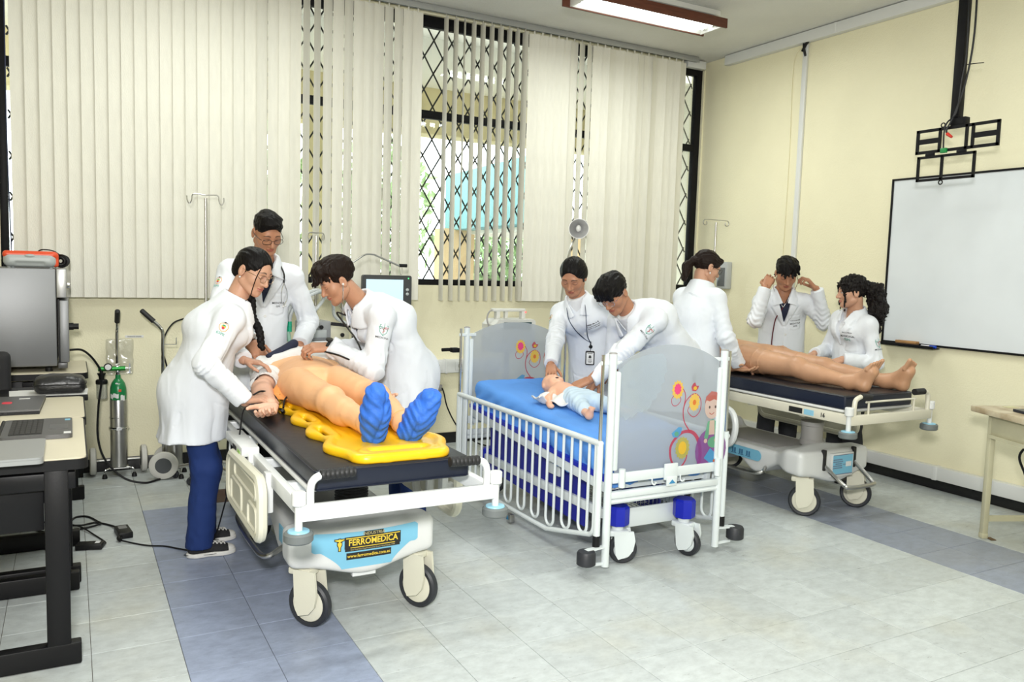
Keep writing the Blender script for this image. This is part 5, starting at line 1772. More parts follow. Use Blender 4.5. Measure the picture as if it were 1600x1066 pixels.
# ------------------------------------------------------------------ examination lamp and the device behind the crib
ex = thing('examination_lamp', 'chrome dish examination lamp above the short haired woman', 'lamp', (3.30, 5.25, 0))
lc = V((3.40, 5.20, 1.785))
fwd = V((-.45, -.87, -.12)).normalized()
MB().lathe([(.022, -.07), (.04, -.06), (.06, -.035), (.073, -.005), (.077, .004), (.073, .004), (.058, -.022), (.035, -.045), (.014, -.052)], lc, tuple(fwd), 32).build('dish', mat('satin_reflector', (.75, .75, .76), .3, metal=.75), ex, world=True)
MB().ell(lc - fwd * .03, (.02, .02, .026)).build('bulb', mat('frosted_bulb', (.8, .8, .78), .3), ex, world=True)
MB().tube(smooth_path([lc - fwd * .065, lc - fwd * .09 + V((0, 0, -.05)), (3.385, 5.27, 1.66), (3.35, 5.28, 1.5), (3.32, 5.28, 1.25), (3.32, 5.28, 1.0)], 8), .0085, 9).build('gooseneck', M_steel, ex, world=True)
MB().cyl((3.32, 5.28, .05), (3.32, 5.28, 1.02), .012).build('post', M_bedwhite, ex, world=True)
MB().lathe([(.17, 0), (.17, .02), (.04, .045), (.014, .07)], (3.32, 5.28, .001), (0, 0, 1), 30).build('base', M_bedwhite, ex, world=True)
inc = thing('infant_monitor', 'cream boxed instrument with a top handle behind the crib headboard', 'monitor', (2.83, 5.22, 0))
m_ = MB()
m_.prism([(-.17, -.14), (.17, -.14), (.17, .085), (.155, .10), (-.13, .10), (-.17, .06)], (2.83, 5.22, 1.0), (1, 0, 0), (0, 0, 1), .20)
m_.build('case', mat('pale_cream_plastic', (.66, .66, .62), .4), inc, world=True)
MB().box((2.85, 5.116, 1.055), (.23, .006, .05), bev=.002).build('screen', mat('dark_teal_glass', (.01, .05, .06), .15), inc, world=True)
m_ = MB()
m_.box((2.81, 5.20, 1.165), (.27, .05, .022), bev=.006)
for x in (2.72, 2.93):
    m_.box((x, 5.20, 1.13), (.03, .045, .06), bev=.004)
m_.box((2.79, 5.20, 1.13), (.022, .03, .05))
m_.build('handle', mat('pale_cream_plastic', None), inc, world=True)
MB().ell((2.945, 5.174, 1.15), (.006, .004, .006)).build('indicator_light', mat('red_led', (.9, .05, .05), .4, emit=((1, .08, .08), 2.0)), inc, world=True)
MB().tube(smooth_path([(2.69, 5.2, 1.165), (2.655, 5.2, 1.15), (2.64, 5.2, 1.10), (2.66, 5.2, 1.03), (2.68, 5.2, .95)], 6), .006, 8).build('lead', M_greymat, inc, world=True)
m_ = MB()
m_.cyl((2.83, 5.24, .03), (2.83, 5.24, .87), .022)
m_.box((2.83, 5.24, .02), (.40, .34, .035), bev=.01)
m_.build('stand', M_bedwhite, inc, world=True)
m_ = MB().tube(smooth_path([(2.14, 4.86, .92), (2.18, 4.82, .925), (2.205, 4.80, .92), (2.21, 4.78, .925)], 4), .012, 7)
m_.box((2.20, 4.79, .925), (.05, .05, .03), bev=.004)
tag(m_.build('pole_clamp', M_blackmetal), 'black pole clamp on the crib headboard corner', 'clamp')

# ------------------------------------------------------------------ desk and laptop at the right
M_desk = mat('cream_desk_steel', (.58, .55, .38), .45, noise=.12, nscale=6)
M_desktop = mat('worn_cream_desktop', (.60, .53, .38), .5, noise=.25, nscale=9, dark=(.34, .24, .13))
DC = V((4.555, 2.775, 0)); DU = V((.92, -.385, 0)).normalized(); DV = V((-.385, -.92, 0)).normalized()
def D(a, b, z): return DC + DU * a + DV * b + V((0, 0, z))
DR = Matrix((DU, DV, DU.cross(DV))).transposed()
if DR.determinant() < 0:
    DR = Matrix((DU, DV, V((0, 0, -1)))).transposed()
dk = thing('desk', 'cream steel desk with a worn top at the right edge', 'desk', tuple(D(.35, .55, 0)))
MB().box(D(.34, .55, .742), (.68, 1.1, .034), DR, bev=.005).build('desktop', M_desktop, dk, world=True)
for a in (.08, .60):
    for b in (.085, 1.02):
        m_ = MB().bar(D(a, b, .03), D(a, b, .725), .032, .032, DU, bev=.003)
        m_.box(D(a, b, .0155), (.036, .036, .03), DR, bev=.003)
        m_.build('leg', M_desk, dk, world=True)
dw = MB().box(D(.30, .55, .662), (.48, .90, .11), DR, bev=.004).build('drawer', M_desk, dk, world=True)
MB().box(D(.052, .55, .60), (.012, .90, .02), DR).build('lower_rail', M_desk, dk, world=True)
m_ = MB()
m_.bar(D(.08, .085, .115), D(.60, .085, .115), .024, .03, V((0, 0, 1)))
m_.bar(D(.34, .085, .115), D(.34, 1.02, .115), .024, .03, V((0, 0, 1)))
m_.bar(D(.08, 1.02, .115), D(.60, 1.02, .115), .024, .03, V((0, 0, 1)))
m_.build('stretcher', M_desk, dk, world=True)
bf = MB().box(D(.11, .11, .003), (.03, .05, .004), DR).build('floor_bracket', mat('rusty_bracket', (.16, .10, .05), .7, metal=.4), dk, world=True)
MB().box(D(.20, .06, .7605), (.07, .05, .002), DR).build('paper_slip', mat('yellowed_paper', (.62, .58, .35), .7), None)
tag(bpy.data.objects['paper_slip'], 'small yellowed paper slip on the right desk corner', 'paper')
cbl = MB().tube(smooth_path([D(.26, .2, .60), D(.22, .14, .50), D(.28, .12, .38), D(.34, .16, .2), D(.42, .2, .06), D(.5, .3, .012), D(.42, .42, .012), D(.3, .6, .012)], 8), .007, 8)
tag(cbl.build('power_cable', M_blackpl), 'dark power cable hanging under the right desk', 'cable')
M_navy = mat('dark_navy_shell', (.008, .012, .025), .3)
lp = thing('laptop', 'black convertible laptop with a raised screen on the right desk', 'laptop', tuple(D(.33, .30, .76)), 0)
MB().prism([(-.15, -.19), (.15, -.19), (.15, .20), (-.15, .20)], D(.25, .40, .768), DU, DV, .014).build('base', M_navy, lp, world=True)
ky = MB()
for i in range(5):
    for j in range(12):
        ky.box(D(.16 + .02 * i, .26 + .025 * j, .7762), (.016, .021, .002), DR)
ky.build('keys', M_key, lp, world=True, smooth=0)['kind'] = 'stuff'
up = (DU * .30 + V((0, 0, .954))).normalized()
MB().prism([(-.20, 0), (.20, 0), (.20, .16), (-.20, .16)], D(.385, .42, .775), DV, up, .012).build('hinge_panel', M_navy, lp, world=True)
up2 = (DU * .36 + V((0, 0, .93))).normalized()
sc_ = MB().prism(rrect(.48, .29, .01, 3), D(.36, .40, .99), DV, up2, .012).build('screen', M_screen, lp, world=True)
MB().prism(rrect(.022, .022, .003, 2), D(.36, .40, .99) - DV * .222 - up2 * .128 - DU * .012 + V((0, 0, .004)), DV, up2, .002).build('sticker', C_blu, sc_, world=True)

# ------------------------------------------------------------------ power adapters and leads on the floor
a1 = thing('power_adapter', 'black power adapter with a printed label near the blue floor strip', 'adapter', (.225, 4.62, 0))
MB().box((.225, 4.625, .0165), (.068, .15, .032), (0, 0, .12), bev=.004).build('block', M_blackpl, a1, world=True)
MB().box((.222, 4.655, .0331), (.04, .05, .0008), (0, 0, .12)).build('label_sticker', mat('grey_print', (.20, .20, .20), .5), a1, world=True)
MB().tube(smooth_path([(.205, 4.55, .018), (.197, 4.52, .018), (.205, 4.50, .013)], 4), [.010] * 9, 9).build('plug', M_blackpl, a1, world=True)
a2 = thing('power_adapter', 'black power adapter lying flat under the table edge', 'adapter', (.06, 4.45, 0))
MB().box((.065, 4.465, .0155), (.125, .062, .030), (0, 0, -.28), bev=.006).build('block', M_blackpl, a2, world=True)
MB().box((.10, 4.46, .0309), (.022, .03, .0008), (0, 0, -.28)).build('label_sticker', M_paper, a2, world=True)
def lead(label, pts, r=.0042, n=8, m=None):
    return tag(MB().tube(smooth_path(pts, n), r, 7).build('lead', m or M_blackpl), label, 'cable')
lead('thin black lead running from adapter over the blue strip to the gurney', [(.205, 4.50, .012), (.27, 4.44, .005), (.33, 4.38, .005), (.40, 4.34, .005), (.47, 4.26, .005), (.54, 4.19, .005), (.585, 4.16, .006)])
lead('looped black lead on the floor between table and adapter', [(.20, 4.70, .018), (.17, 4.80, .006), (.10, 4.88, .006), (.03, 4.84, .012), (-.02, 4.90, .006), (.0, 5.02, .006), (.06, 5.02, .006), (.11, 4.90, .006), (.12, 4.83, .012), (.04, 4.80, .006), (-.10, 4.78, .006), (-.20, 4.90, .006), (-.29, 5.12, .006), (-.33, 5.35, .2), (-.35, 5.42, .5)], .0055)
lead('black lead from the small adapter back under the table', [(.125, 4.46, .016), (.135, 4.52, .006), (.09, 4.66, .006), (.03, 4.80, .014), (-.04, 4.92, .006), (-.12, 5.0, .006), (-.20, 4.99, .006), (-.28, 5.2, .006), (-.30, 5.38, .3), (-.31, 5.42, .5)], .0042)
pg = MB().tube(smooth_path([(-.30, 5.3, .3), (-.29, 5.10, .012), (-.27, 5.02, .006), (-.22, 5.03, .012)], 6), .0042, 7).tube([(-.225, 5.03, .013), (-.19, 5.05, .016), (-.175, 5.06, .016)], [.008, .015, .013], 10)
for s in (-.006, .006):
    pg.cyl((-.176, 5.06 + s, .016), (-.158, 5.068 + s, .016), .0022, seg=6)
tag(pg.build('mains_plug', M_blackpl), 'loose black mains plug on the floor under the left tables', 'plug')
lead('black hose dropping from the oven behind the oxygen cylinder to the floor', [(-.02, 5.60, .89), (.06, 5.66, .88), (.13, 5.72, .80), (.165, 5.74, .70), (.145, 5.76, .5), (.14, 5.77, .3), (.18, 5.72, .16), (.28, 5.66, .05), (.40, 5.64, .01), (.50, 5.70, .01)], .007, 10)
lead('black cable sagging from the wall behind the braided woman', [(.70, 6.07, 1.05), (.62, 6.02, 1.02), (.56, 5.95, .94), (.545, 5.93, .84), (.57, 5.93, .72), (.60, 5.93, .5)], .0055, 10)
lead('black cable dropping from a wall socket beside the crib', [(2.68, 6.07, .47), (2.69, 6.05, .43), (2.72, 6.03, .30), (2.80, 5.98, .14), (2.92, 5.9, .03), (3.0, 5.8, .008)], .006, 10)
sk = MB().box((2.66, YW - .012, .47), (.045, .024, .05), bev=.003)
tag(sk.build('wall_plug', M_greymat), 'small grey plug in the wall below the white trunking', 'plug')
# ------------------------------------------------------------------ people
M_coat = mat('white_coat_cotton', (.735, .765, .815), .85, bump=.10, bscale=700, sheen=.1)
M_navytrou = mat('royal_navy_scrub_cotton', (.005, .026, .135), .85, bump=.12, bscale=500)
M_blacktrou = mat('black_trouser_cloth', (.012, .013, .017), .85, bump=.1, bscale=500)
M_hair = mat('black_hair', (.006, .005, .005), .42, bump=.5, bscale=26, stretch=(6, 1.2, 1.2), spec=.12)
M_hairb = mat('dark_brown_hair', (.014, .008, .006), .42, bump=.5, bscale=26, stretch=(6, 1.2, 1.2), spec=.12)
M_curly = mat('black_curly_hair', (.008, .006, .0055), .5, bump=.8, bscale=70, spec=.2)
M_wire = mat('gold_wire', (.45, .33, .22), .25, metal=1.)
M_black = mat('gloss_black_plastic', (.008, .008, .009), .25)
M_lens = bpy.data.materials.new('spectacle_lens')
M_lens.use_nodes = True
_nt = M_lens.node_tree
_nt.nodes.remove(_nt.nodes['Principled BSDF'])
_t = _nt.nodes.new('ShaderNodeBsdfTransparent'); _t.inputs[0].default_value = (.96, .96, .96, 1)
_g = _nt.nodes.new('ShaderNodeBsdfGlossy'); _g.inputs['Roughness'].default_value = .05
_m1 = _nt.nodes.new('ShaderNodeMixShader'); _m1.inputs[0].default_value = .06
_nt.links.new(_t.outputs[0], _m1.inputs[1]); _nt.links.new(_g.outputs[0], _m1.inputs[2])
_nt.links.new(_m1.outputs[0], _nt.nodes['Material Output'].inputs[0])
def skin(name, c):
    """skin with lips, brows, lashes and eye whites coloured from the 'feature' attribute (r lips, g dark hair or iris, b eye white)"""
    m = mat(name, c, .46, bump=.05, bscale=220, spec=.4, sss=.06)
    nt = m.node_tree
    b = nt.nodes['Principled BSDF']
    at = nt.nodes.new('ShaderNodeAttribute'); at.attribute_name = 'feature'
    sp = nt.nodes.new('ShaderNodeSeparateColor')
    nt.links.new(at.outputs['Color'], sp.inputs[0])
    tc = nt.nodes.new('ShaderNodeTexCoord')
    n = nt.nodes.new('ShaderNodeTexNoise'); n.inputs['Scale'].default_value = 22; n.inputs['Detail'].default_value = 4
    nt.links.new(tc.outputs['Object'], n.inputs[0])
    def mx(a, bcol, fac):
        k = nt.nodes.new('ShaderNodeMix'); k.data_type = 'RGBA'
        if isinstance(a, tuple): k.inputs[6].default_value = (*a, 1)
        else: nt.links.new(a, k.inputs[6])
        k.inputs[7].default_value = (*bcol, 1)
        nt.links.new(fac, k.inputs[0])
        return k.outputs[2]
    o = mx(tuple(min(1, x * 1.04) for x in c), tuple(x * y for x, y in zip(c, (.86, .80, .78))), n.outputs[0])
    o = mx(o, (c[0] * .74, c[1] * .44, c[2] * .50), sp.outputs[0])
    o = mx(o, (.62, .60, .56), sp.outputs[2])
    o = mx(o, (.018, .011, .008), sp.outputs[1])
    nt.links.new(o, b.inputs['Base Color'])
    return m
SK_tan = skin('tan_skin', (.50, .265, .165))
SK_warm = skin('warm_brown_skin', (.44, .215, .125))
SK_light = skin('light_brown_skin', (.56, .32, .215))
M_emb_g = mat('green_embroidery', (.02, .30, .20), .7)
M_emb_r = mat('red_embroidery', (.55, .05, .06), .7)
M_emb_k = mat('black_embroidery', (.02, .02, .022), .7)
M_emb_o = mat('orange_embroidery', (.75, .35, .04), .7)
M_emb_y = mat('yellow_embroidery', (.80, .62, .08), .7)
EMB = [M_emb_g, M_emb_r, M_emb_k, M_emb_o, M_emb_y]

def nv(v): return V(v).normalized()
def ortho(f, u):
    f, u = V(f), V(u).normalized()
    return (f - u * f.dot(u)).normalized()

def ik(a, b, l1, l2, pole):
    """elbow or knee position between a and b"""
    a, b = V(a), V(b)
    d = b - a
    L = d.length
    if L > (l1 + l2) * .999:
        return a + d * (l1 / (l1 + l2))
    x = (l1 * l1 - l2 * l2 + L * L) / (2 * L)
    h = math.sqrt(max(0, l1 * l1 - x * x))
    n = d.normalized()
    p = V(pole)
    p = (p - n * p.dot(n)).normalized()
    return a + n * x + p * h

# ---- head, in its own frame: x = the person's left, y = face, z = crown
def head_fn(Q, fem, ears=True, nose=1., brow=1.):
    d = f_ell(Q, (0, -.014, .036), (.0735, .093, .078))
    d = smin(d, f_ell(Q, (0, .022, -.022), (.0625 if not fem else .060, .066, .082)), .03)
    d = smin(d, f_cone(Q, (0, .020, -.062), (0, .066, -.098), .044, .021 if not fem else .017), .028)
    for s in (-1, 1):
        d = smin(d, f_ell(Q, (s * .040, .046, -.024), (.026, .026, .028)), .022)
        d = smin(d, f_cone(Q, (s * .048, -.01, -.055), (s * .026, .055, -.09), .020, .016), .025)
    d = smin(d, f_cone(Q, (-.034, .070, .020), (.034, .070, .020), .015 * brow, .015 * brow), .018)
    for s in (-1, 1):
        d = smax(d, -f_ell(Q, (s * .033, .094, -.001), (.017, .015, .0115)), .014)
        d = smin(d, f_ell(Q, (s * .032, .0715, -.001), (.0135, .0125, .0115)), .004)
    n = f_cone(Q, (0, .082, .010), (0, .102 * (1 + .03 * (nose - 1)), -.030), .0075, .0105 * nose)
    n = smin(n, f_ell(Q, (0, .101, -.034), (.011, .011, .0095)), .008)
    for s in (-1, 1):
        n = smin(n, f_ell(Q, (s * .0125 * nose, .089, -.036), (.0078, .010, .0075)), .006)
    d = smin(d, n, .010)
    for s in (-1, 1):
        d = smax(d, -f_ell(Q, (s * .0065, .098, -.0435), (.0032, .005, .003)), .003)
    up = f_ell(Q, (0, .0835, -.0575), (.0215, .0105, .0058))
    lo = f_ell(Q, (0, .0815, -.0675), (.018, .0105, .0068))
    d = smin(d, smin(up, lo, .0025), .006)
    d = smax(d, -f_ell(Q, (0, .096, -.0622), (.020, .010, .0013)), .002)
    if ears:
        for s in (-1, 1):
            e = f_ell(Q, (s * .0765, -.012, -.006), (.0085, .019, .031))
            e = smax(e, -f_ell(Q, (s * .085, -.006, -.004), (.006, .010, .018)), .004)
            d = smin(d, e, .006)
    return d

def head_tint(c, look):
    """per vertex feature colours: r lips, g brows, lashes and iris, b eye white"""
    x, y, z = c[:, 0], c[:, 1], c[:, 2]
    ax = np.abs(x)
    st = lambda v, w: np.clip(.5 - v / w, 0, 1)
    out = np.zeros((len(c), 4), np.float32)
    e = np.sqrt((ax / .0225) ** 2 + ((z + .0625) / .0095) ** 2) - 1
    out[:, 0] = st(e, .22) * (y > .066)
    zb = .0235 + .0045 * (1 - ((ax - .030) / .018) ** 2)
    br = np.maximum(np.abs(z - zb) - .0030 * (1.25 - (ax - .014) / .05), np.maximum(.0135 - ax, ax - .050) * .7)
    out[:, 1] = st(br, .0035) * (y > .04) * .92
    u = (ax - .0325) / .0145
    if look == 'open':
        w = (z + .0005) / .0058
        out[:, 2] = st(np.sqrt((u * 1.05) ** 2 + w * w) - 1, .35) * (y > .055)
        out[:, 1] = np.maximum(out[:, 1], st(np.sqrt((ax - .0325) ** 2 + (z + .001) ** 2) - .0052, .002) * (y > .055))
        lid = np.maximum(np.abs(z - .0058 + .0035 * u * u) - .0012, (np.abs(u) - 1.1) * .01)
        out[:, 1] = np.maximum(out[:, 1], st(lid, .002) * (y > .055))
    else:
        lid = np.maximum(np.abs(z + .0075 - .0055 * u * u) - .0012, (np.abs(u) - 1.02) * .01)
        out[:, 1] = np.maximum(out[:, 1], st(lid, .0022) * (y > .05) * .9)
    out[:, 3] = 1
    return out

def hair_fn(style):
    def strand(Q, amp=.0022, f=95):
        r = np.sqrt(Q[:, 0] ** 2 + .25 * Q[:, 2] ** 2)
        return amp * np.sin(Q[:, 0] * f * 2.1 + 2.2 * np.sin(Q[:, 1] * 22 + Q[:, 2] * 17)) + amp * .7 * np.sin(np.arctan2(Q[:, 0], Q[:, 2] + .02) * f * .35 + Q[:, 1] * 12)
    def fn(Q):
        x, y, z = Q[:, 0], Q[:, 1], Q[:, 2]
        if style == 'fade':
            d = f_ell(Q, (0, -.012, .048), (.0765, .098, .083))
            d = smin(d, f_ell(Q, (0, .018, .088), (.062, .074, .042)), .03)
            d = d + .0035 * wob(Q, 85, 2)
            d = smax(d, -f_ell(Q, (0, .097, -.016), (.072, .062, .088)), .012)
            d = smax(d, -(z + .052 - .35 * np.maximum(0, y + .01) - .25 * np.maximum(0, -y - .06)), .01)
            d = smax(d, -(f_ell(Q, (0, .06, -.03), (.2, .05, .052))), .01)
        elif style == 'quiff':
            d = f_ell(Q, (0, -.014, .042), (.079, .099, .086))
            d = smin(d, f_ell(Q, (0, .012, .088), (.078, .092, .052)), .03)
            d = smin(d, f_ell(Q, (0, -.065, .06), (.06, .05, .05)), .03)
            for i, (xx, zz, yy) in enumerate(((-.055, .040, .108), (-.03, .030, .122), (-.005, .038, .126), (.022, .028, .124), (.045, .040, .112), (.065, .052, .092), (-.07, .058, .085))):
                d = smin(d, f_cone(Q, (xx * .8, .065, .095), (xx * 1.05, yy, zz), .024, .006), .016)
            d = d + .0045 * wob(Q * np.array([1, .4, .45], np.float32), 120, 3) + .003 * wob(Q * np.array([1, .5, .5], np.float32), 190, 5)
            d = smax(d, -f_ell(Q, (0, .096, -.036), (.072, .060, .078)), .01)
            d = smax(d, -(z + .045 - .2 * np.maximum(0, -y - .05)), .01)
        elif style == 'bowl':
            d = f_ell(Q, (0, -.012, .044), (.086, .107, .088))
            d = smin(d, f_ell(Q, (0, .035, .07), (.072, .078, .055)), .03)
            for i in range(6):
                xx = -.06 + .024 * i
                d = smin(d, f_cone(Q, (xx * .8, .075, .085), (xx, .108 - abs(xx) * .3, .018 + .006 * (i % 2)), .02, .007), .016)
            d = d + strand(Q, .0018) + .0028 * wob(Q, 70, 1)
            d = smax(d, -f_ell(Q, (0, .100, -.050), (.066, .066, .072)), .01)
            d = smax(d, -(z + .060 - .3 * np.maximum(0, y)), .012)
        elif style in ('back', 'part'):
            d = f_ell(Q, (0, -.015, .040), (.0805, .1005, .085))
            d = smin(d, f_ell(Q, (0, -.07, -.015), (.060, .045, .055)), .03)
            px = 0. if style == 'back' else .012
            d = d + strand(Q, .0014)
            d = smax(d, -f_cone(Q, (px, .09, .09), (px, -.02, .135), .0045, .004), .006)
            d = smin(d, f_ell(Q, (0, -.030, .010), (.086, .072, .085)), .03) if style == 'part' else d
            d = smax(d, -f_ell(Q, (0, .094, -.018), (.068 if style == 'back' else .064, .066, .094)), .012)
            d = smax(d, -(z + .075), .012)
            d = smax(d, -(f_ell(Q, (0, .045, -.05), (.2, .042, .060))), .012)
            if style == 'part':
                d = smin(d, f_ell(Q, (0, -.118, -.02), (.036, .028, .036)), .01)
        elif style == 'tail':
            d = f_ell(Q, (0, -.015, .040), (.0815, .1015, .086))
            for s in (-1, 1):
                d = smin(d, f_cone(Q, (s * .045, .075, .07), (s * .074, .035, .02), .018, .010), .02)
            d = smin(d, f_ell(Q, (0, -.112, .018), (.022, .022, .022)), .015)
            d = smin(d, f_cone(Q, (0, -.118, .012), (0, -.155, -.045), .024, .032), .02)
            d = smin(d, f_cone(Q, (0, -.155, -.045), (-.004, -.150, -.135), .032, .018), .02)
            d = smin(d, f_cone(Q, (.012, -.145, -.05), (.025, -.135, -.15), .018, .006), .015)
            d = smin(d, f_cone(Q, (-.018, -.15, -.05), (-.03, -.15, -.155), .018, .006), .015)
            d = d + strand(Q, .0022) + .003 * wob(Q * np.array([1, 1, .3], np.float32), 70, 2)
            d = smax(d, -f_ell(Q, (0, .098, -.026), (.067, .064, .092)), .012)
            d = smax(d, -(z + .062 + 10 * np.maximum(0, -y - .10)), .012)
            d = smax(d, -(f_ell(Q, (0, .040, -.05), (.2, .042, .058))), .012)
        elif style == 'curly':
            d = f_ell(Q, (0, -.014, .042), (.086, .106, .090))
            for s in (-1, 1):
                d = smin(d, f_cone(Q, (s * .05, .075, .06), (s * .066, .064, -.03), .016, .009), .02)
                d = smin(d, f_cone(Q, (s * .066, .064, -.03), (s * .062, .07, -.13), .008, .005), .01)
            d = smin(d, f_cone(Q, (0, -.10, .03), (0, -.165, .0), .045, .058), .03)
            d = smin(d, f_cone(Q, (0, -.165, .0), (.0, -.185, -.14), .062, .068), .03)
            d = smin(d, f_cone(Q, (0, -.185, -.14), (.0, -.165, -.30), .062, .030), .03)
            d = d + .0075 * wob(Q, 95, 4) + .005 * wob(Q, 170, 7)
            d = smax(d, -f_ell(Q, (0, .100, -.040), (.064, .062, .088)), .01)
            d = smax(d, -(z + .055 + 10 * np.maximum(0, -y - .075) + 10 * np.maximum(0, y - .05)), .012)
        return d * .85
    return fn

# ---- hand, in its own frame: x = fingers, z = back of the hand, y = thumb side
def hand_fn(curl=(.3, .35, .4, .45), spread=.06, thumb=.4, k=1.):
    segs = []
    base = [(.088, .030), (.093, .0105), (.089, -.010), (.080, -.029)]
    lens = [(.042, .025, .021), (.046, .029, .022), (.043, .027, .021), (.034, .021, .019)]
    for i in range(4):
        bx, by = base[i]
        a = spread * (1.2 - i * .8)
        p = np.array([bx, by, 0.])
        ang = curl[i] * .75
        r = (.0094, .0098, .0093, .0082)[i]
        segs.append((np.array([.012, by * .55, -.001]), p, .0125, r * 1.12, .012))
        for j, L in enumerate(lens[i]):
            dv = np.array([math.cos(ang) * math.cos(a), math.cos(ang) * math.sin(a), -math.sin(ang)])
            q = p + dv * L
            segs.append((p, q, r * (1 - .06 * j), r * (.93 - .06 * j), .004 if j else .006))
            p = q
            ang += curl[i] * (1.25 if j == 0 else .9)
    t0 = np.array([.020, .024, -.008])
    d1 = np.array([math.cos(.85), math.sin(.85) * .95, -.25 - .3 * thumb]); d1 /= np.linalg.norm(d1)
    t1 = t0 + d1 * .042
    d2 = np.array([math.cos(.55 - .5 * thumb), math.sin(.55 - .5 * thumb), -.25 - .4 * thumb]); d2 /= np.linalg.norm(d2)
    t2 = t1 + d2 * .032
    d3 = np.array([math.cos(.35 - .6 * thumb), math.sin(.35 - .6 * thumb), -.2 - .4 * thumb]); d3 /= np.linalg.norm(d3)
    t3 = t2 + d3 * .026
    segs += [(t0, t1, .0155, .0115, .014), (t1, t2, .0110, .0100, .004), (t2, t3, .0100, .0078, .003)]
    def fn(Q):
        d = f_cone(Q, (-.032, 0, 0), (.004, 0, 0), .0245 * k, .0235 * k, (0, 0, 1), .80)
        d = smin(d, f_box(Q, (.045, .0, -.001), (.046, .036, .0135), .013), .016)
        fingers = None
        for a, b, ra, rb, kk in segs:
            d = smin(d, f_cone(Q, a, b, ra, rb), kk)
        return d
    return fn

def frame_pts(v, O, X, Y, Z):
    R = np.array([X, Y, Z], np.float32)
    return v @ R + np.asarray(O, np.float32)

def to_frame(P, O, X, Y, Z):
    R = np.array([X, Y, Z], np.float32)
    return (P - np.asarray(O, np.float32)) @ R.T

def hand_axes(fd, nd, side):
    fd = nv(fd)
    nd = ortho(nd, fd)
    th = nd.cross(fd)
    if side == 'L':
        th = -th
    return fd, th, nd

def hand_mesh(w, fd, nd, side, scale=1., h=.0028, **kw):
    X, Y, Z = hand_axes(fd, nd, side)
    v, q = sdf_mesh(hand_fn(**kw), (-.07, -.07, -.10), (.215, .105, .05), h)
    v = frame_pts(v * scale, w, X, Y, Z)
    if side == 'R' and X.cross(Y).dot(Z) < 0 or side == 'L' and X.cross(Y).dot(Z) < 0:
        q = q[:, ::-1]
    return v, q

def shoe(par, name, heel, yaw, L=.27, style='canvas'):
    """laced shoe; heel on the floor, yaw = direction of the toe (0 = +x)"""
    d = V((math.cos(yaw), math.sin(yaw), 0)); s = V((-math.sin(yaw), math.cos(yaw), 0)); O = V(heel); Zu = V((0, 0, 1))
    k = L / .27
    def up(Q):
        d_ = f_cone(Q, (.045, 0, .05), (.18, 0, .034), .040, .036)
        d_ = smin(d_, f_ell(Q, (.205, 0, .030), (.058, .043, .028)), .02)
        d_ = smin(d_, f_cone(Q, (.05, 0, .05), (.045, 0, .095), .040, .036), .02)
        return smax(d_, .014 - Q[:, 2], .004)
    def sole(Q):
        e = np.minimum(f_ell(Q * np.array([1, 1, 0], np.float32), (.195, 0, 0), (.072, .049, 1)), f_ell(Q * np.array([1, 1, 0], np.float32), (.055, 0, 0), (.058, .040, 1)))
        e = smin(e, f_box(Q * np.array([1, 1, 0], np.float32), (.12, 0, 0), (.08, .037, 1), .01), .03)
        return smax(e, np.abs(Q[:, 2] - .0145) - .0135, .006)
    out = []
    white = mat('white_shoe_rubber', (.70, .69, .66), .5)
    blk = mat('black_canvas', (.014, .014, .016), .85, bump=.2, bscale=600)
    parts = [('upper', up, [blk, white] if style == 'canvas' else [mat('black_shoe_leather', (.012, .012, .013), .4), white]), ('sole', sole, [white if style == 'canvas' else M_rubber])]
    shoe_o = None
    for nm, fn, m in parts:
        v, q = sdf_mesh(fn, (-.02, -.065, -.004), (.285, .065, .14), .0048 if style == 'canvas' else .007)
        mi = None
        if nm == 'upper' and style == 'canvas':
            c = v[q].mean(1)
            mi = ((c[:, 0] > .222) | ((c[:, 2] > .09) & (c[:, 0] < .02) & False)).astype(np.int32)
        v = frame_pts(v * k, O, d, s, Zu)
        M = np.array(mworld(par).inverted(), np.float32)
        v = v @ M[:3, :3].T + M[:3, 3]
        o = obj_of(name if shoe_o is None else nm, fast_mesh(nm, v, q, m, mi), par if shoe_o is None else shoe_o)
        if shoe_o is None:
            shoe_o = o
    if style == 'canvas':
        lc = MB()
        for i in range(6):
            a = .075 + .022 * i
            zt = .0945 - .148 * (a - .045)
            for sg in (-1, 1):
                p = [O + (d * (a) + s * (sg * .021) + Zu * (zt - .0065)) * k, O + (d * (a + .011) + Zu * (zt - .001)) * k, O + (d * (a + .02) - s * (sg * .021) + Zu * (zt - .010)) * k]
                lc.tube(smooth_path(p, 3), .0030, 5)
        for sg in (-1, 1):
            lc.tube(smooth_path([O + (d * .075 + Zu * .096) * k, O + (d * .085 + s * (sg * .026) + Zu * .094) * k, O + (d * .105 + s * (sg * .040) + Zu * .072) * k], 4), .0026, 5)
        lc.build('laces', white, shoe_o, world=True)
        st_ = MB()
        ring = []
        for i in range(30):
            t = 2 * PI * i / 30
            ring.append(O + (d * (.125 + .140 * math.cos(t)) + s * ((.046 + .006 * math.cos(t)) * math.sin(t)) + Zu * .0185) * k)
        st_.tube(ring, .0012, 4, closed=True)
        st_.build('sole_stripe', M_black, shoe_o, world=True)
    return shoe_o

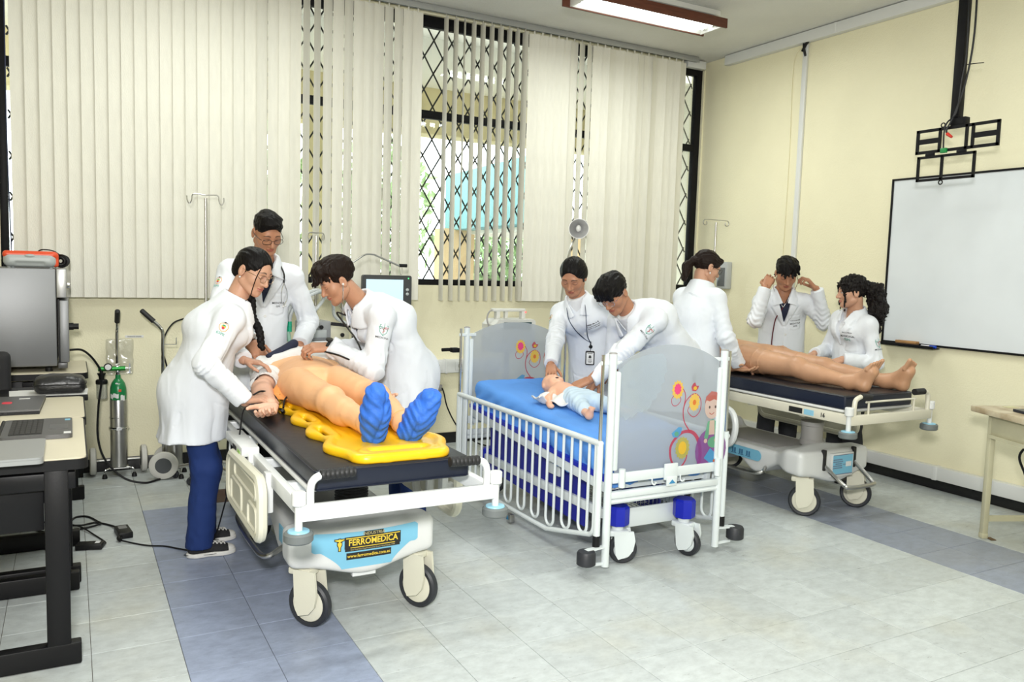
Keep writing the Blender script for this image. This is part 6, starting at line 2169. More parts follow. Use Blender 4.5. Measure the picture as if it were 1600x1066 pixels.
def poly_sd(px, pz, poly):
    """signed distance of 2-D points to a polygon (negative inside)"""
    n = len(poly)
    d = np.full(len(px), 1e9, np.float32)
    ins = np.zeros(len(px), bool)
    for i in range(n):
        ax, az = poly[i]; bx, bz = poly[(i + 1) % n]
        ex, ez = bx - ax, bz - az
        wx, wz = px - ax, pz - az
        t = np.clip((wx * ex + wz * ez) / (ex * ex + ez * ez + 1e-12), 0, 1)
        d = np.minimum(d, (wx - ex * t) ** 2 + (wz - ez * t) ** 2)
        c = ((az > pz) != (bz > pz)) & (px < (bx - ax) * (pz - az) / (bz - az + 1e-12) + ax)
        ins ^= c
    d = np.sqrt(d)
    return np.where(ins, -d, d)

PEOPLE = {}
def person(key, label, *, pel, neck, head, face, up=(0, 0, 1), front, H=1.70, fem=False, skinm=SK_tan, hair='fade', hairm=None, bend=0., shw=None, sh_fwd=(0, 0), sh_up=(0, 0),
           R=None, L=None, feet=None, hem=.60, trousers=None, shoes='plain', neckline='v', shirt=None, look='down', skirt_back=0., coat_open=False, hs=None, girth=1., collar=True, feet_yaw=None, sleeve=1.0, group='lab-coated students'):
    s = H / 1.70
    hs = hs or (1.0 if not fem else .955)
    pel, neck, head = V(pel), V(neck), V(head)
    u = (neck - pel).normalized()
    fp = ortho(front, (0, 0, 1))
    fc = ortho(front, u)
    lat = u.cross(fc)
    latp = V((0, 0, 1)).cross(fp)
    chest = pel + (neck - pel) * .64 - fc * bend
    w = shw or ((.172 if not fem else .155) * s)
    gnd = V((pel.x, pel.y, 0))
    root = thing('person', label, 'person', tuple(gnd), 0, group)
    SL = neck - u * .085 * s + lat * w + fc * sh_fwd[0] + u * sh_up[0]
    SR = neck - u * .085 * s - lat * w + fc * sh_fwd[1] + u * sh_up[1]
    la, lb = .285 * s, .25 * s
    arms = {}
    for side, S, spec in (('L', SL, L), ('R', SR, R)):
        W = V(spec['w'])
        E = V(spec['e']) if 'e' in spec else ik(S, W, la, lb, spec.get('pole', (0, 0, -1)))
        arms[side] = (S, E, W)
    # ---- coat
    hemz = hem
    na = np.array
    lz_ref = neck
    VW, VL = (.062, .235) if neckline == 'v' else ((.050, .11) if neckline == 'crew' else (.045, .05))
    lat_n, u_n, fc_n = na(lat, dtype=np.float32), na(u, dtype=np.float32), na(fc, dtype=np.float32)
    nk = na(neck, dtype=np.float32)
    lap = [[(sg * .052, .01), (sg * .098, -.035), (sg * .088, -.085), (sg * .104, -.095), (sg * .012, -.255), (sg * .0, -.25)] for sg in (-1, 1)]
    pock = [(.040, -.175), (.125, -.175), (.125, -.285), (.0825, -.295), (.040, -.285)]
    hp = [[(sg * .05, -.52), (sg * .165, -.50), (sg * .17, -.68), (sg * .055, -.70)] for sg in (-1, 1)]
    bust = fem
    def torso(Q, off, coat=True):
        g = girth
        d = f_cone(Q, pel, chest, (.152 if not fem else .148) * s * g + off, (.160 if not fem else .142) * s * g + off, fc, .70)
        d = smin(d, f_cone(Q, chest, neck - u * .165 * s, (.160 if not fem else .140) * s * g + off, .125 * s + off, fc, .66), .05)
        d = smin(d, f_cone(Q, SL * .88 + SR * .12, SR * .88 + SL * .12, .052 * s + off, .052 * s + off), .035)
        for S in (SL, SR):
            d = smin(d, f_cone(Q, neck - u * .055 * s, S + u * .0, .046 * s + off, .050 * s + off), .045)
        if bust:
            for sg in (-1, 1):
                d = smin(d, f_ell(Q, chest + u * .03 * s + fc * .085 * s + lat * (sg * .068 * s), (.062 + off, .055 + off, .062 + off)), .05)
        return d
    sk0 = pel + u * .15 * s
    sk1 = V((pel.x, pel.y, hemz - .05)) - fp * skirt_back
    def coat_fn(Q):
        d = torso(Q, .012)
        sk = f_cone(Q, sk0, sk1, .150 * s * girth, .203 * s * girth, fp, .80)
        sk = smin(sk, f_ell(Q, pel - fp * .035 * s + V((0, 0, -.03)), (.138 * s * girth, .122 * s * girth, .17 * s)), .08)
        q = Q - na(pel, dtype=np.float32)
        ang = np.arctan2(q @ na(latp, dtype=np.float32), q @ na(fp, dtype=np.float32))
        low = np.clip((pel.z + .02 - Q[:, 2]) / .35, 0, 1)
        sk = sk + low * (.007 * np.sin(ang * 7 + 1.4 * np.sin(ang * 3 + len(key)) + 4 * Q[:, 2]) + .0035 * np.sin(ang * 13 + 2))
        d = smin(d, sk, .05)
        arm = None
        for side in 'LR':
            S, E, W = arms[side]
            ax = (W - E).normalized()
            a1 = f_cone(Q, S, E, .061 * s * sleeve, .055 * s * sleeve)
            a2 = f_cone(Q, E, W + ax * .03, .057 * s * sleeve, .047 * s * sleeve)
            a2 = np.maximum(a2, (Q - na(W, dtype=np.float32)) @ na(ax, dtype=np.float32))
            # gathered folds around the elbow and along the sleeve
            t = (Q - na(E, dtype=np.float32))
            r = np.sqrt((t * t).sum(1))
            fold = np.exp(-(r / (.13 * s)) ** 2)
            ph = t @ na(ax, dtype=np.float32)
            a = smin(a1, a2, .02)
            a = a + fold * .0055 * np.sin(ph * 150 + 4 * np.sin(Q @ na(lat + fc, dtype=np.float32) * 38)) + .0035 * wob(Q, 30, 3 + len(key))
            arm = a if arm is None else np.minimum(arm, a)
        d = smin(d, arm, .022)
        # drape of the body cloth
        rg = 1 - np.abs(wob(Q * na((1, 1, .55), dtype=np.float32), 17, len(key) + 2))
        rg2 = 1 - np.abs(wob(Q, 31, len(key) + 4))
        d = d + .0036 * wob(Q, 12, len(key) + 1) - .0050 * np.maximum(rg - .45, 0) - .0032 * np.maximum(rg2 - .5, 0)
        # tailored layers: lapels, pockets, button placket
        P = Q - nk
        lx, lz, ff = P @ lat_n, P @ u_n, P @ fc_n
        frontm = (Q - na(neck - u * .2, dtype=np.float32)) @ fc_n > -.02
        if neckline == 'v':
            for poly in lap:
                sd = poly_sd(lx / s, lz / s, poly)
                d = d - (.008 * np.clip(-sd / .004, 0, 1) - .004 * np.exp(-((sd - .006) / .005) ** 2)) * frontm
            sd = poly_sd(lx / s, lz / s, pock)
            d = d - (.003 * np.clip(-sd / .004, 0, 1) - .003 * np.exp(-((sd - .004) / .004) ** 2)) * frontm
        for poly in hp:
            sd = poly_sd(lx / s, lz / s, poly)
            d = d - (.004 * np.clip(-sd / .004, 0, 1) - .003 * np.exp(-((sd - .004) / .004) ** 2)) * frontm
        d = d - .0028 * np.clip((.020 - np.abs(lx - .012)) / .004, 0, 1) * frontm * (lz < -.2)
        wv = VW * s * np.clip((lz + VL * s) / (VL * s), 0, 1.6)
        vcut = np.maximum(np.maximum(np.abs(lx) - wv, -lz - VL * s), -(ff + .03))
        d = np.maximum(d, -vcut)
        # collar standing round the neck
        if collar:
            hd = ((head - neck).normalized() + u).normalized()
            c0, c1 = neck - u * .055 * s, neck + hd * .032 * s
            o_ = f_cone(Q, c0, c1, .090 * s, .073 * s)
            i_ = f_cone(Q, c0 - u * .05, c1 + hd * .05, .079 * s, .060 * s)
            col = np.maximum(np.maximum(o_, -i_), (Q - na(c1, dtype=np.float32)) @ na(hd, dtype=np.float32))
            fl = f_cone(Q, neck - u * .085 * s + fc * .005, neck + hd * .040 * s, .138 * s, .078 * s)
            fi = f_cone(Q, neck - u * .097 * s + fc * .005, neck + hd * .028 * s, .130 * s, .070 * s)
            flap = np.maximum(np.maximum(fl, -fi), np.maximum((Q - na(c1, dtype=np.float32)) @ na(hd, dtype=np.float32), -((Q - na(neck - u * .058 * s, dtype=np.float32)) @ u_n) - .35 * np.abs(P @ lat_n)))
            col = smin(col, flap, .004)
            vc = np.maximum(np.abs(lx) - np.maximum(.016 * s, (lz + .075 * s) * .42 + .012), -(ff - .0))
            col = np.maximum(col, -vc)
            d = smin(d, col, .006)
        # neck hole and hem
        hole = f_cone(Q, neck - u * .04 * s, head, .059 * s, .056 * s)
        d = np.maximum(d, -hole)
        d = np.maximum(d, hemz + .004 * np.sin(ang * 5 + len(key)) - Q[:, 2])
        inner = np.maximum(f_cone(Q, sk0, sk1, .12 * s * girth, .162 * s * girth, fp, .74), Q[:, 2] - (hemz + .10))
        d = np.maximum(d, -inner)
        return d * .82
    pts = [pel, neck, SL, SR] + [p for a in arms.values() for p in a] + [sk1]
    lo = [min(p[i] for p in pts) - .27 for i in range(3)]
    hi = [max(p[i] for p in pts) + .27 for i in range(3)]
    hi[2] = max(p[2] for p in pts) + .14
    lo[2] = min(hemz - .03, min(p[2] for p in pts) - .08)
    lo[2] = min(hemz - .03, min(arms[k][2].z for k in 'LR') - .08)
    v, q = sdf_mesh(coat_fn, lo, hi, .0065)
    bvh = BVHTree.FromPolygons([tuple(p) for p in v.tolist()], q.tolist())
    Mi = np.array(mworld(root).inverted(), np.float32)
    coat = obj_of('lab_coat', fast_mesh('lab_coat', v @ Mi[:3, :3].T + Mi[:3, 3], q, M_coat), root)
    # ---- shirt under the coat
    if shirt is not None:
        def shirt_fn(Q):
            d = torso(Q, -.006)
            d = smin(d, f_cone(Q, neck - u * .13 * s, neck - u * (.015 if neckline == 'v' else -.026), .098 * s, .0675 * s), .03)
            P = Q - nk
            d = np.maximum(d, P @ u_n - (.0 if neckline == 'v' else .028))
            if neckline == 'v':
                lx, lz = P @ lat_n, P @ u_n
                d = np.maximum(d, -np.maximum(np.abs(lx) - np.clip((lz + .09) * .55, 0, 1), -((P @ fc_n))))
            return d
        v2, q2 = sdf_mesh(shirt_fn, [neck[i] - .28 for i in range(3)], [neck[i] + .28 for i in range(3)], .009)
        c = v2[q2].mean(1)
        keep = ((c - nk) @ u_n) > -.30
        q2 = q2[keep]
        obj_of('shirt', fast_mesh('shirt', v2 @ Mi[:3, :3].T + Mi[:3, 3], q2, shirt), root)
    # ---- trousers and shoes
    ankles = feet or ((pel.x + latp.x * .09, pel.y + latp.y * .09), (pel.x - latp.x * .09, pel.y - latp.y * .09))
    yaws = feet_yaw or (math.atan2(fp.y, fp.x),) * 2
    legs = []
    for sg, (ax_, ay_) in ((1, ankles[0]), (-1, ankles[1])):
        hp_ = pel + latp * (sg * .085 * s) + V((0, 0, -.03))
        an = V((ax_, ay_, .085))
        ll = (an - hp_).length * .5035
        kn = ik(hp_, an, ll, ll, fp)
        legs.append((hp_, kn, an))
    def trou_fn(Q):
        d = f_ell(Q, pel + V((0, 0, -.0)), (.112 * s, .092 * s, .12 * s))
        for hp_, kn, an in legs:
            d = smin(d, f_cone(Q, hp_, kn, .074 * s, .071 * s), .03)
            d = smin(d, f_cone(Q, kn, an - V((0, 0, .06)), .072 * s, .066 * s), .03)
        d = d + .0045 * wob(Q * na((1, 1, .6), dtype=np.float32), 26, 2) + .003 * wob(Q, 55, 6)
        return np.maximum(d, .048 - Q[:, 2]) * .85
    lo = [min(min(l[i][j] for l in legs for i in range(3)), pel[j]) - .18 for j in range(3)]
    hi = [max(max(l[i][j] for l in legs for i in range(3)), pel[j]) + .18 for j in range(3)]
    lo[2] = .02
    sdf_obj('trousers', trou_fn, lo, hi, .010, trousers or M_navytrou, root)
    for (hp_, kn, an), yw in zip(legs, yaws):
        dd = V((math.cos(yw), math.sin(yw), 0))
        shoe(root, 'shoe', V((an.x, an.y, 0)) - dd * .055, yw, L=(.265 if not fem else .245) * s, style=shoes)
    # ---- body: head, neck, trunk, forearms and hands in one skin mesh
    fz = nv(face)
    hz = ortho(up, fz)
    hx = fz.cross(hz)       # the person's left
    hx = hz.cross(fz) * -1 if False else fz.cross(hz)
    # x = left: left = up x front
    hx = hz.cross(fz)
    AX = (hx, fz, hz)
    hv, hq = sdf_mesh(lambda Q: head_fn(Q, fem), (-.10, -.125, -.14), (.10, .125, .13), .0024)
    tint = head_tint(hv, look)
    hv = frame_pts(hv * hs, head, *AX)
    # neck and trunk in room coordinates
    jaw = head - hz * .055 * hs - fz * .028 * hs
    def trunk_fn(Q):
        d = f_cone(Q, jaw, neck - u * .03 * s, .050 * hs, .058 * s)
        d = smin(d, f_cone(Q, neck - u * .03 * s, neck - u * .13 * s, .055 * s, .07 * s, fc, .7), .04)
        d = smin(d, f_cone(Q, chest, pel, .10 * s, .10 * s, fc, .7), .05)
        d = smin(d, f_cone(Q, neck - u * .14 * s, chest, .08 * s, .10 * s, fc, .7), .04)
        for side in 'LR':
            S, E, W = arms[side]
            d = smin(d, f_cone(Q, neck - u * .1 * s, S, .04, .042), .03)
            d = smin(d, f_cone(Q, S, E, .042 * s, .036 * s), .02)
            d = smin(d, f_cone(Q, E, W + (W - E).normalized() * .012, .036 * s, .0255 * s), .02)
        for hp_, kn, an in legs:
            d = smin(d, f_cone(Q, hp_, kn, .06 * s, .045 * s), .03)
            d = smin(d, f_cone(Q, kn, an, .045 * s, .034 * s), .02)
        return d
    pts = [pel, neck, jaw] + [p for a in arms.values() for p in a] + [p for l in legs for p in l]
    tv_, tq_ = sdf_mesh(trunk_fn, [min(p[i] for p in pts) - .12 for i in range(3)], [max(p[i] for p in pts) + .12 for i in range(3)], .0125)
    Vs, Qs = [hv, tv_], [hq, tq_ + len(hv)]
    n0 = len(hv) + len(tv_)
    for side, spec in (('L', L), ('R', R)):
        S, E, W = arms[side]
        fd = V(spec['fd']) if 'fd' in spec else (W - E)
        v_, q_ = hand_mesh(W + fd.normalized() * .012, fd, spec.get('nd', (0, 0, 1)), side, (.98 if not fem else .90) * s, curl=spec.get('curl', (.3, .35, .4, .45)), spread=spec.get('spread', .05), thumb=spec.get('thumb', .4))
        Vs.append(v_); Qs.append(q_ + n0)
        n0 += len(v_)
    bv, bq = np.concatenate(Vs), np.concatenate(Qs)
    bme = fast_mesh('body', bv @ Mi[:3, :3].T + Mi[:3, 3], bq, [skinm])
    ca = bme.color_attributes.new('feature', 'FLOAT_COLOR', 'POINT')
    cc = np.zeros((len(bme.vertices), 4), np.float32)
    cc[:, 3] = 1
    cc[:len(tint)] = tint
    ca.data.foreach_set('color', cc.ravel())
    body = obj_of('body', bme, root)
    # ---- hair
    fnh = hair_fn(hair)
    ext = {'curly': (-.13, -.29, -.36), 'tail': (-.11, -.22, -.18)}.get(hair, (-.115, -.14, -.12))
    v3, q3 = sdf_mesh(fnh, ext, (.125, .15, .155), .0034)
    v3 = frame_pts(v3 * hs, head, *AX)
    obj_of('hair', fast_mesh('hair', v3 @ Mi[:3, :3].T + Mi[:3, 3], q3, hairm or M_hair), root)
    def hp3(x, y, z): return head + (hx * x + fz * y + hz * z) * hs
    info = dict(root=root, coat=coat, bvh=bvh, u=u, lat=lat, fc=fc, neck=neck, chest=chest, s=s, arms=arms, hp=hp3, ax=AX, head=head, body=body, hs=hs, SL=SL, SR=SR, pel=pel, fp=fp)
    PEOPLE[key] = info
    return info

def cast(p, O, d, lift=.002):
    h = p['bvh'].ray_cast(V(O), V(d).normalized(), 1.0)
    if h[0] is None:
        return None
    return h[0] + h[1] * lift * (1 if h[1].dot(V(d)) < 0 else -1)

def patch(p, name, tris, O, ux, uy, d, m, label=None, lift=.002):
    """embroidery: 2-D shapes laid on the coat along the ray direction d. tris: list of (verts2d, faces, slot)"""
    mb = MB()
    ux, uy, O, d = V(ux), V(uy), V(O), V(d)
    k = 0
    for tv, tf, mi in tris:
        k += 1
        vs, ok = [], True
        last = None
        for a, b in tv:
            h = cast(p, O + ux * a + uy * b - d.normalized() * .15, d, lift + .0004 * k)
            if h is None:
                h = last if last is not None else O + ux * a + uy * b
            last = h
            vs.append(h)
        mb.add(vs, tf, mi)
    return mb.build(name, m, p['coat'], world=True, smooth=0, label=label)

def buttons(p, zs, x=.012):
    for z in zs:
        O = p['neck'] + p['u'] * z * p['s'] + p['lat'] * x + p['fc'] * .3
        h = cast(p, O, -p['fc'], .001)
        if h is None:
            continue
        MB().lathe([(.0085, 0), (.009, .002), (.0075, .0035), (.001, .0028)], h, tuple(p['fc']), 14).build('button', M_paper, p['coat'], world=True)

def disc2(cx, cy, rx, ry, k=16):
    return ([(cx + rx * math.cos(2 * PI * i / k), cy + ry * math.sin(2 * PI * i / k)) for i in range(k)], [tuple(range(k))])
def line2(pts, w):
    vs, fs = [], []
    for i in range(len(pts) - 1):
        a, b = V((*pts[i], 0)), V((*pts[i + 1], 0))
        t = (b - a).normalized(); n = V((-t.y, t.x, 0)) * w / 2
        m = len(vs)
        vs += [((a - n).x, (a - n).y), ((b - n).x, (b - n).y), ((b + n).x, (b + n).y), ((a + n).x, (a + n).y)]
        fs.append((m, m + 1, m + 2, m + 3))
    return vs, fs
def text2(body, size, x, y, bold=.0):
    tv, tf = text_mesh(body, size, 'CENTER', bold=bold)
    return [(a + x, b + y) for a, b in tv], tf
def shield(s=1., word=True):
    o = [(-.019, .022), (.019, .022), (.019, .0), (.014, -.014), (0, -.026), (-.014, -.014), (-.019, .0)]
    out = [(*line2([(a * s, b * s) for a, b in o + [o[0]]], .0022 * s), 0), (*line2([(0, .031 * s), (0, -.028 * s)], .002 * s), 0)]
    wig = [(0, .012), (.005, .008), (-.004, .002), (.004, -.005), (-.003, -.011), (0, -.016)]
    out.append((*line2([(a * s, b * s) for a, b in wig], .0026 * s), 1))
    for sg in (-1, 1):
        out.append((*line2([(sg * .003 * s, .011 * s), (sg * .013 * s, .013 * s), (sg * .023 * s, .010 * s)], .0022 * s), 1 if sg > 0 else 0))
        out.append((*line2([(sg * .003 * s, .006 * s), (sg * .012 * s, .007 * s), (sg * .016 * s, .002 * s)], .002 * s), 2 if sg < 0 else 1))
    if word:
        out.append((*text2('MEDICINA', .0125 * s, 0, -.037 * s, .0001), 2))
    return out
def crest(s=1.):
    out = []
    o = [(-.017, .020), (0, .024), (.017, .020), (.020, .004), (.014, -.014), (0, -.023), (-.014, -.014), (-.020, .004)]
    out.append((*line2([(a * s, b * s) for a, b in o + [o[0]]], .0026 * s), 3))
    out.append((*disc2(0, .028 * s, .006 * s, .0035 * s), 2))
    out.append((*line2([(-.016 * s, .027 * s), (0, .030 * s), (.016 * s, .027 * s)], .0022 * s), 2))
    out.append((*disc2(0, .004 * s, .010 * s, .011 * s), 4))
    out.append((*disc2(0, .009 * s, .008 * s, .004 * s), 0))
    out.append((*disc2(0, -.005 * s, .006 * s, .007 * s), 1))
    out.append((*text2('ESPE', .019 * s, 0, -.036 * s, .0001), 0))
    return out
def stitched(w, h, x, y, seed):
    rs_ = random.Random(seed)
    vs, fs = [], []
    a = x - w / 2
    while a < x + w / 2:
        b = rs_.uniform(.25, .6) * h
        t = h * rs_.uniform(.55, 1.)
        k = len(vs)
        vs += [(a, y - h / 2), (a + b, y - h / 2), (a + b, y - h / 2 + t), (a, y - h / 2 + t)]
        fs.append((k, k + 1, k + 2, k + 3))
        a += b + h * (.16 if rs_.random() < .85 else .7)
    return vs, fs
def name_tag(p, side, lines, z=-.20, x=.08, size=.014, slot=2):
    """embroidered chest lines on the wearer's left (+1) or right (-1) breast"""
    tr = [((*text2(t, sz, 0, yo, .0001), sl) if isinstance(t, str) else (*stitched(t[0], sz, 0, yo, t[1]), sl)) for t, sz, yo, sl in lines]
    O = p['neck'] + p['u'] * z * p['s'] + p['lat'] * x * side + p['fc'] * .12
    return patch(p, 'chest_lettering', tr, O, p['lat'] * 1, p['u'], -p['fc'], EMB)

def sleeve_patch(p, side, shapes, t=.42, out=None, name='sleeve_emblem'):
    S, E, W = p['arms'][side]
    ax = (E - S).normalized()
    c = S + (E - S) * t
    d = ortho(out, ax)
    ux = ax.cross(d) * 1
    # text reads with up = towards the shoulder
    uy = -ax
    ux = uy.cross(d)
    return patch(p, name, shapes, c + d * .12, ux, uy, -d, EMB)

def glasses(p, m, rx=.024, rz=.020, y=.101, z=-.003, half=False, cx=.033):
    mb = MB()
    hp = p['hp']
    ln = MB()
    for s in (-1, 1):
        ring = []
        for i in range(24):
            t = 2 * PI * i / 24
            e = .55
            c_, s_ = math.cos(t), math.sin(t)
            X_ = cx * s + rx * (abs(c_) ** .8) * (1 if c_ > 0 else -1)
            Z_ = z + rz * (abs(s_) ** .8) * (1 if s_ > 0 else -1)
            ring.append(hp(X_, y - .18 * abs(X_) * .6, Z_))
        mb.tube(ring, .00115 if not half else .0014, 6, closed=True)
        ln.add(ring, [tuple(range(24))])
        mb.tube(smooth_path([hp(s * (cx + rx), y - .022, z + .004), hp(s * .070, y - .035, z + .006), hp(s * .0795, y - .085, z + .006), hp(s * .079, -.012, z + .008), hp(s * .076, -.03, z - .015)], 5), .0012 if not half else .0018, 6)
    mb.tube(smooth_path([hp(-(cx - rx), y - .003, z + .004), hp(0, y + .001, z + .008), hp(cx - rx, y - .003, z + .004)], 4), .0012, 6)
    g = mb.build('glasses', m, p['root'], world=True)
    ln.build('lens', M_lens, g, world=True, smooth=0)
    return g

def scope(name, label, paths, chest_piece, tubem, metal=None, binaural=None):
    t = thing('stethoscope', label, 'stethoscope', tuple(paths[0][0]), 0, 'stethoscopes')
    for q in paths:
        MB().tube(smooth_path(q, 8), .0048, 8).build('tube', tubem, t, world=True)
    for q in binaural or []:
        e = MB().tube(smooth_path(q, 8), .0026, 8).build('ear_tube', M_chrome, t, world=True)
        MB().ell(q[-1], (.006, .006, .006)).build('ear_tip', M_paper if tubem == M_black else M_black, e, world=True)
    if chest_piece:
        c, ax = chest_piece
        MB().lathe([(.012, -.01), (.015, -.004), (.022, 0), (.023, .006), (.021, .008), (.001, .008)], c, ax, 22).build('chest_piece', M_chrome, t, world=True)
    return t

M_shirtnavy = mat('navy_shirt', (.012, .016, .04), .85, bump=.1, bscale=400)
M_shirtblue = mat('blue_scrub_top', (.010, .045, .19), .85, bump=.1, bscale=400)
M_shirtwhite = mat('white_knit', (.72, .73, .75), .9, bump=.15, bscale=350)
# ------------------------------------------------------------------ spine board and the three manikins
M_board_y = mat('yellow_polyethylene', (.88, .50, .008), .33, bump=.04, bscale=60)
BX0 = 1.115
def board_fn(Q):
    x, y, z = Q[:, 0] - BX0  - .03 * (Q[:, 1] - 3.7), Q[:, 1], Q[:, 2]
    t = (y - 2.78) / 1.80
    w = .228 + .020 * np.cos((y - 3.02) * 2 * PI / .30) - .035 * np.clip((.10 - t) / .10, 0, 1) ** 2 - .06 * np.clip((t - .93) / .07, 0, 1) ** 2
    d2 = np.stack([np.abs(x) - w, np.abs(y - 3.68) - .90], 1)
    r = .07
    q = d2 + r
    o = np.sqrt((np.maximum(q, 0) ** 2).sum(1)) + np.minimum(q.max(1), 0) - r
    # hand holes along the rim and the wide one at the foot
    for hy in (3.28, 3.58, 3.88, 4.18):
        for s in (-1, 1):
            h = np.sqrt(((x - s * .188) / .5) ** 2 + np.maximum(np.abs(y - hy) - .06, 0) ** 2 + 0) - .030
            o = np.maximum(o, -h * .6)
    hf = np.stack([np.abs(x - .0) - .115, np.abs(y - 2.865) - .022], 1) + .02
    hf = np.sqrt((np.maximum(hf, 0) ** 2).sum(1)) + np.minimum(hf.max(1), 0) - .02
    o = np.maximum(o, -hf)
    zc = .7735
    rim = np.sqrt(np.maximum(np.abs(o + .022) - .004, 0) ** 2 + (z - zc - .003) ** 2) - .0195
    rim = np.where(o > .03, o, rim)
    slab = np.maximum(o, np.abs(z - zc) - .010)
    rib = np.maximum(o, np.maximum(np.abs(z - zc) - .0135, np.abs(np.abs(x) - .07) - .012))
    return smin(smin(slab, rib, .006), rim, .012) * .8
board = sdf_obj('spine_board', board_fn, (.80, 2.74, .735), (1.46, 4.64, .82), .0075, M_board_y)
tag(board, 'bright yellow wavy-edged spine board under the manikin', 'board')

M_peach = mat('peach_training_skin', (.82, .46, .235), .5, bump=.03, bscale=120)
M_pale = mat('pale_training_skin', (.74, .44, .31), .5, noise=.06, nscale=15)
M_tan = mat('tan_training_skin', (.52, .285, .165), .42, noise=.10, nscale=9, bump=.03, bscale=90)
M_babyskin = mat('baby_training_skin', (.76, .42, .28), .45)
M_shoecover = mat('blue_shoe_cover', (.03, .15, .62), .65, bump=.25, bscale=120)
M_linen = mat('white_linen', (.70, .70, .69), .9, bump=.15, bscale=300)

def foot_prims(d, Q, ank, heel, toe, k=1., toes=True, big=1):
    ank, heel, toe = V(ank), V(heel), V(toe)
    d = smin(d, f_cone(Q, ank, heel, .036 * k, .034 * k), .03)
    d = smin(d, f_cone(Q, heel, heel.lerp(toe, .55), .034 * k, .036 * k), .025)
    d = smin(d, f_cone(Q, ank, heel.lerp(toe, .6), .034 * k, .030 * k), .03)
    if toes:
        ax = (toe - heel).normalized()
        s = ax.cross(V((0, -1, .0))).normalized()
        for i in range(5):
            j = i if big > 0 else 4 - i
            o = (i - 2) * .0185 * k
            ln = (.034, .030, .026, .020, .013)[j] * k
            b = heel.lerp(toe, .68 - .02 * j) + s * o + V((0, .006, 0))
            d = smin(d, f_cone(Q, b, b + ax * (ln + .026 * k) + V((0, -.010, 0)), .0125 * k, .0088 * k if j else .0122 * k), .0035)
    else:
        d = smin(d, f_cone(Q, heel.lerp(toe, .55), toe, .036 * k, .026 * k), .02)
    return d

# --- manikin on the yellow board
m1 = thing('patient_manikin', 'peach adult training manikin lying on the yellow board with blue shoe covers', 'manikin', (1.10, 3.9, .79), 0, 'training manikins')
hip1 = ((.985, 4.03, .872), (1.19, 4.05, .872))
kne1 = ((1.025, 3.57, .865), (1.245, 3.585, .865))
ank1 = ((1.058, 3.115, .838), (1.205, 3.11, .838))
heel1 = ((1.052, 3.035, .824), (1.205, 3.025, .824))
toe1 = ((1.030, 2.945, .985), (1.250, 2.940, .955))
def m1_fn(Q):
    d = f_cone(Q, (1.09, 4.10, .872), (1.125, 4.42, .872), .150, .168, (0, 0, 1), .62)
    d = smin(d, f_cone(Q, (.98, 4.47, .872), (1.28, 4.47, .872), .068, .068), .05)
    hem = 4.035 + .10 * np.abs(Q[:, 0] - 1.09) - Q[:, 1]
    d = np.maximum(d - .004, hem)
    d = smin(d, f_ell(Q, (1.09, 4.06, .865), (.150, .11, .088)), .01)
    for h, k, a, he, to in zip(hip1, kne1, ank1, heel1, toe1):
        l = f_cone(Q, h, k, .094, .066)
        l = smin(l, f_ell(Q, V(k) + V((0, -.02, .012)), (.058, .07, .058)), .03)
        l = smin(l, f_cone(Q, V(k) + V((0, -.04, -.004)), V(a), .062, .043), .025)
        l = smin(l, f_ell(Q, V(k).lerp(V(a), .33) + V((0, 0, -.018)), (.060, .11, .056)), .03)
        d = smin(d, l, .012)
        d = foot_prims(d, Q, a, he, to, 1., False)
    d = smin(d, f_cone(Q, (1.14, 4.50, .87), (1.15, 4.58, .87), .06, .055), .03)
    d = smin(d, f_ell(Q, (1.155, 4.66, .875), (.075, .095, .090)), .03)
    d = smin(d, f_cone(Q, (1.155, 4.63, .95), (1.155, 4.65, .985), .02, .010), .02)
    d = d + .0018 * wob(Q, 30, 3)
    # navel
    d = smax(d, -f_ell(Q, (.935, 4.10, .945), (.006, .010, .012)), .006)
    return d * .9
def m1_arm(Q):
    d = f_cone(Q, (.955, 4.44, .87), (.838, 4.135, .848), .056, .047)
    d = smin(d, f_cone(Q, (.838, 4.135, .848), (.812, 3.815, .822), .049, .031), .02)
    d = smin(d, f_ell(Q, (.825, 4.06, .84), (.047, .075, .046)), .02)
    e = f_cone(Q, (1.30, 4.44, .87), (1.40, 4.15, .845), .054, .046)
    e = smin(e, f_cone(Q, (1.40, 4.15, .845), (1.37, 3.90, .815), .046, .03), .02)
    return np.minimum(d, e)
v, q = sdf_mesh(lambda Q: smin(m1_fn(Q), m1_arm(Q), .012), (.70, 2.88, .74), (1.50, 4.78, 1.06), .0062)
c = v[q].mean(1)
mi = (m1_arm(c) < m1_fn(c)).astype(np.int32)
hv, hq = hand_mesh(V((.810, 3.795, .818)), (-.36, -.92, -.20), (.12, .1, -1), 'R', 1.05, curl=(.30, .32, .36, .4), spread=.03, thumb=.0, h=.0032)
h2, q2 = hand_mesh(V((1.368, 3.885, .812)), (-.1, -1, -.1), (0, 0, -1), 'L', 1.0, curl=(.4, .4, .4, .4), h=.0036)
Vs = np.concatenate([v, hv, h2]); Qs = np.concatenate([q, hq + len(v), q2 + len(v) + len(hv)])
Ms = np.concatenate([mi, np.ones(len(hq) + len(q2), np.int32)])
Mi = np.array(mworld(m1).inverted(), np.float32)
obj_of('body', fast_mesh('body', Vs @ Mi[:3, :3].T + Mi[:3, 3], Qs, [M_peach, M_pale], Ms), m1)
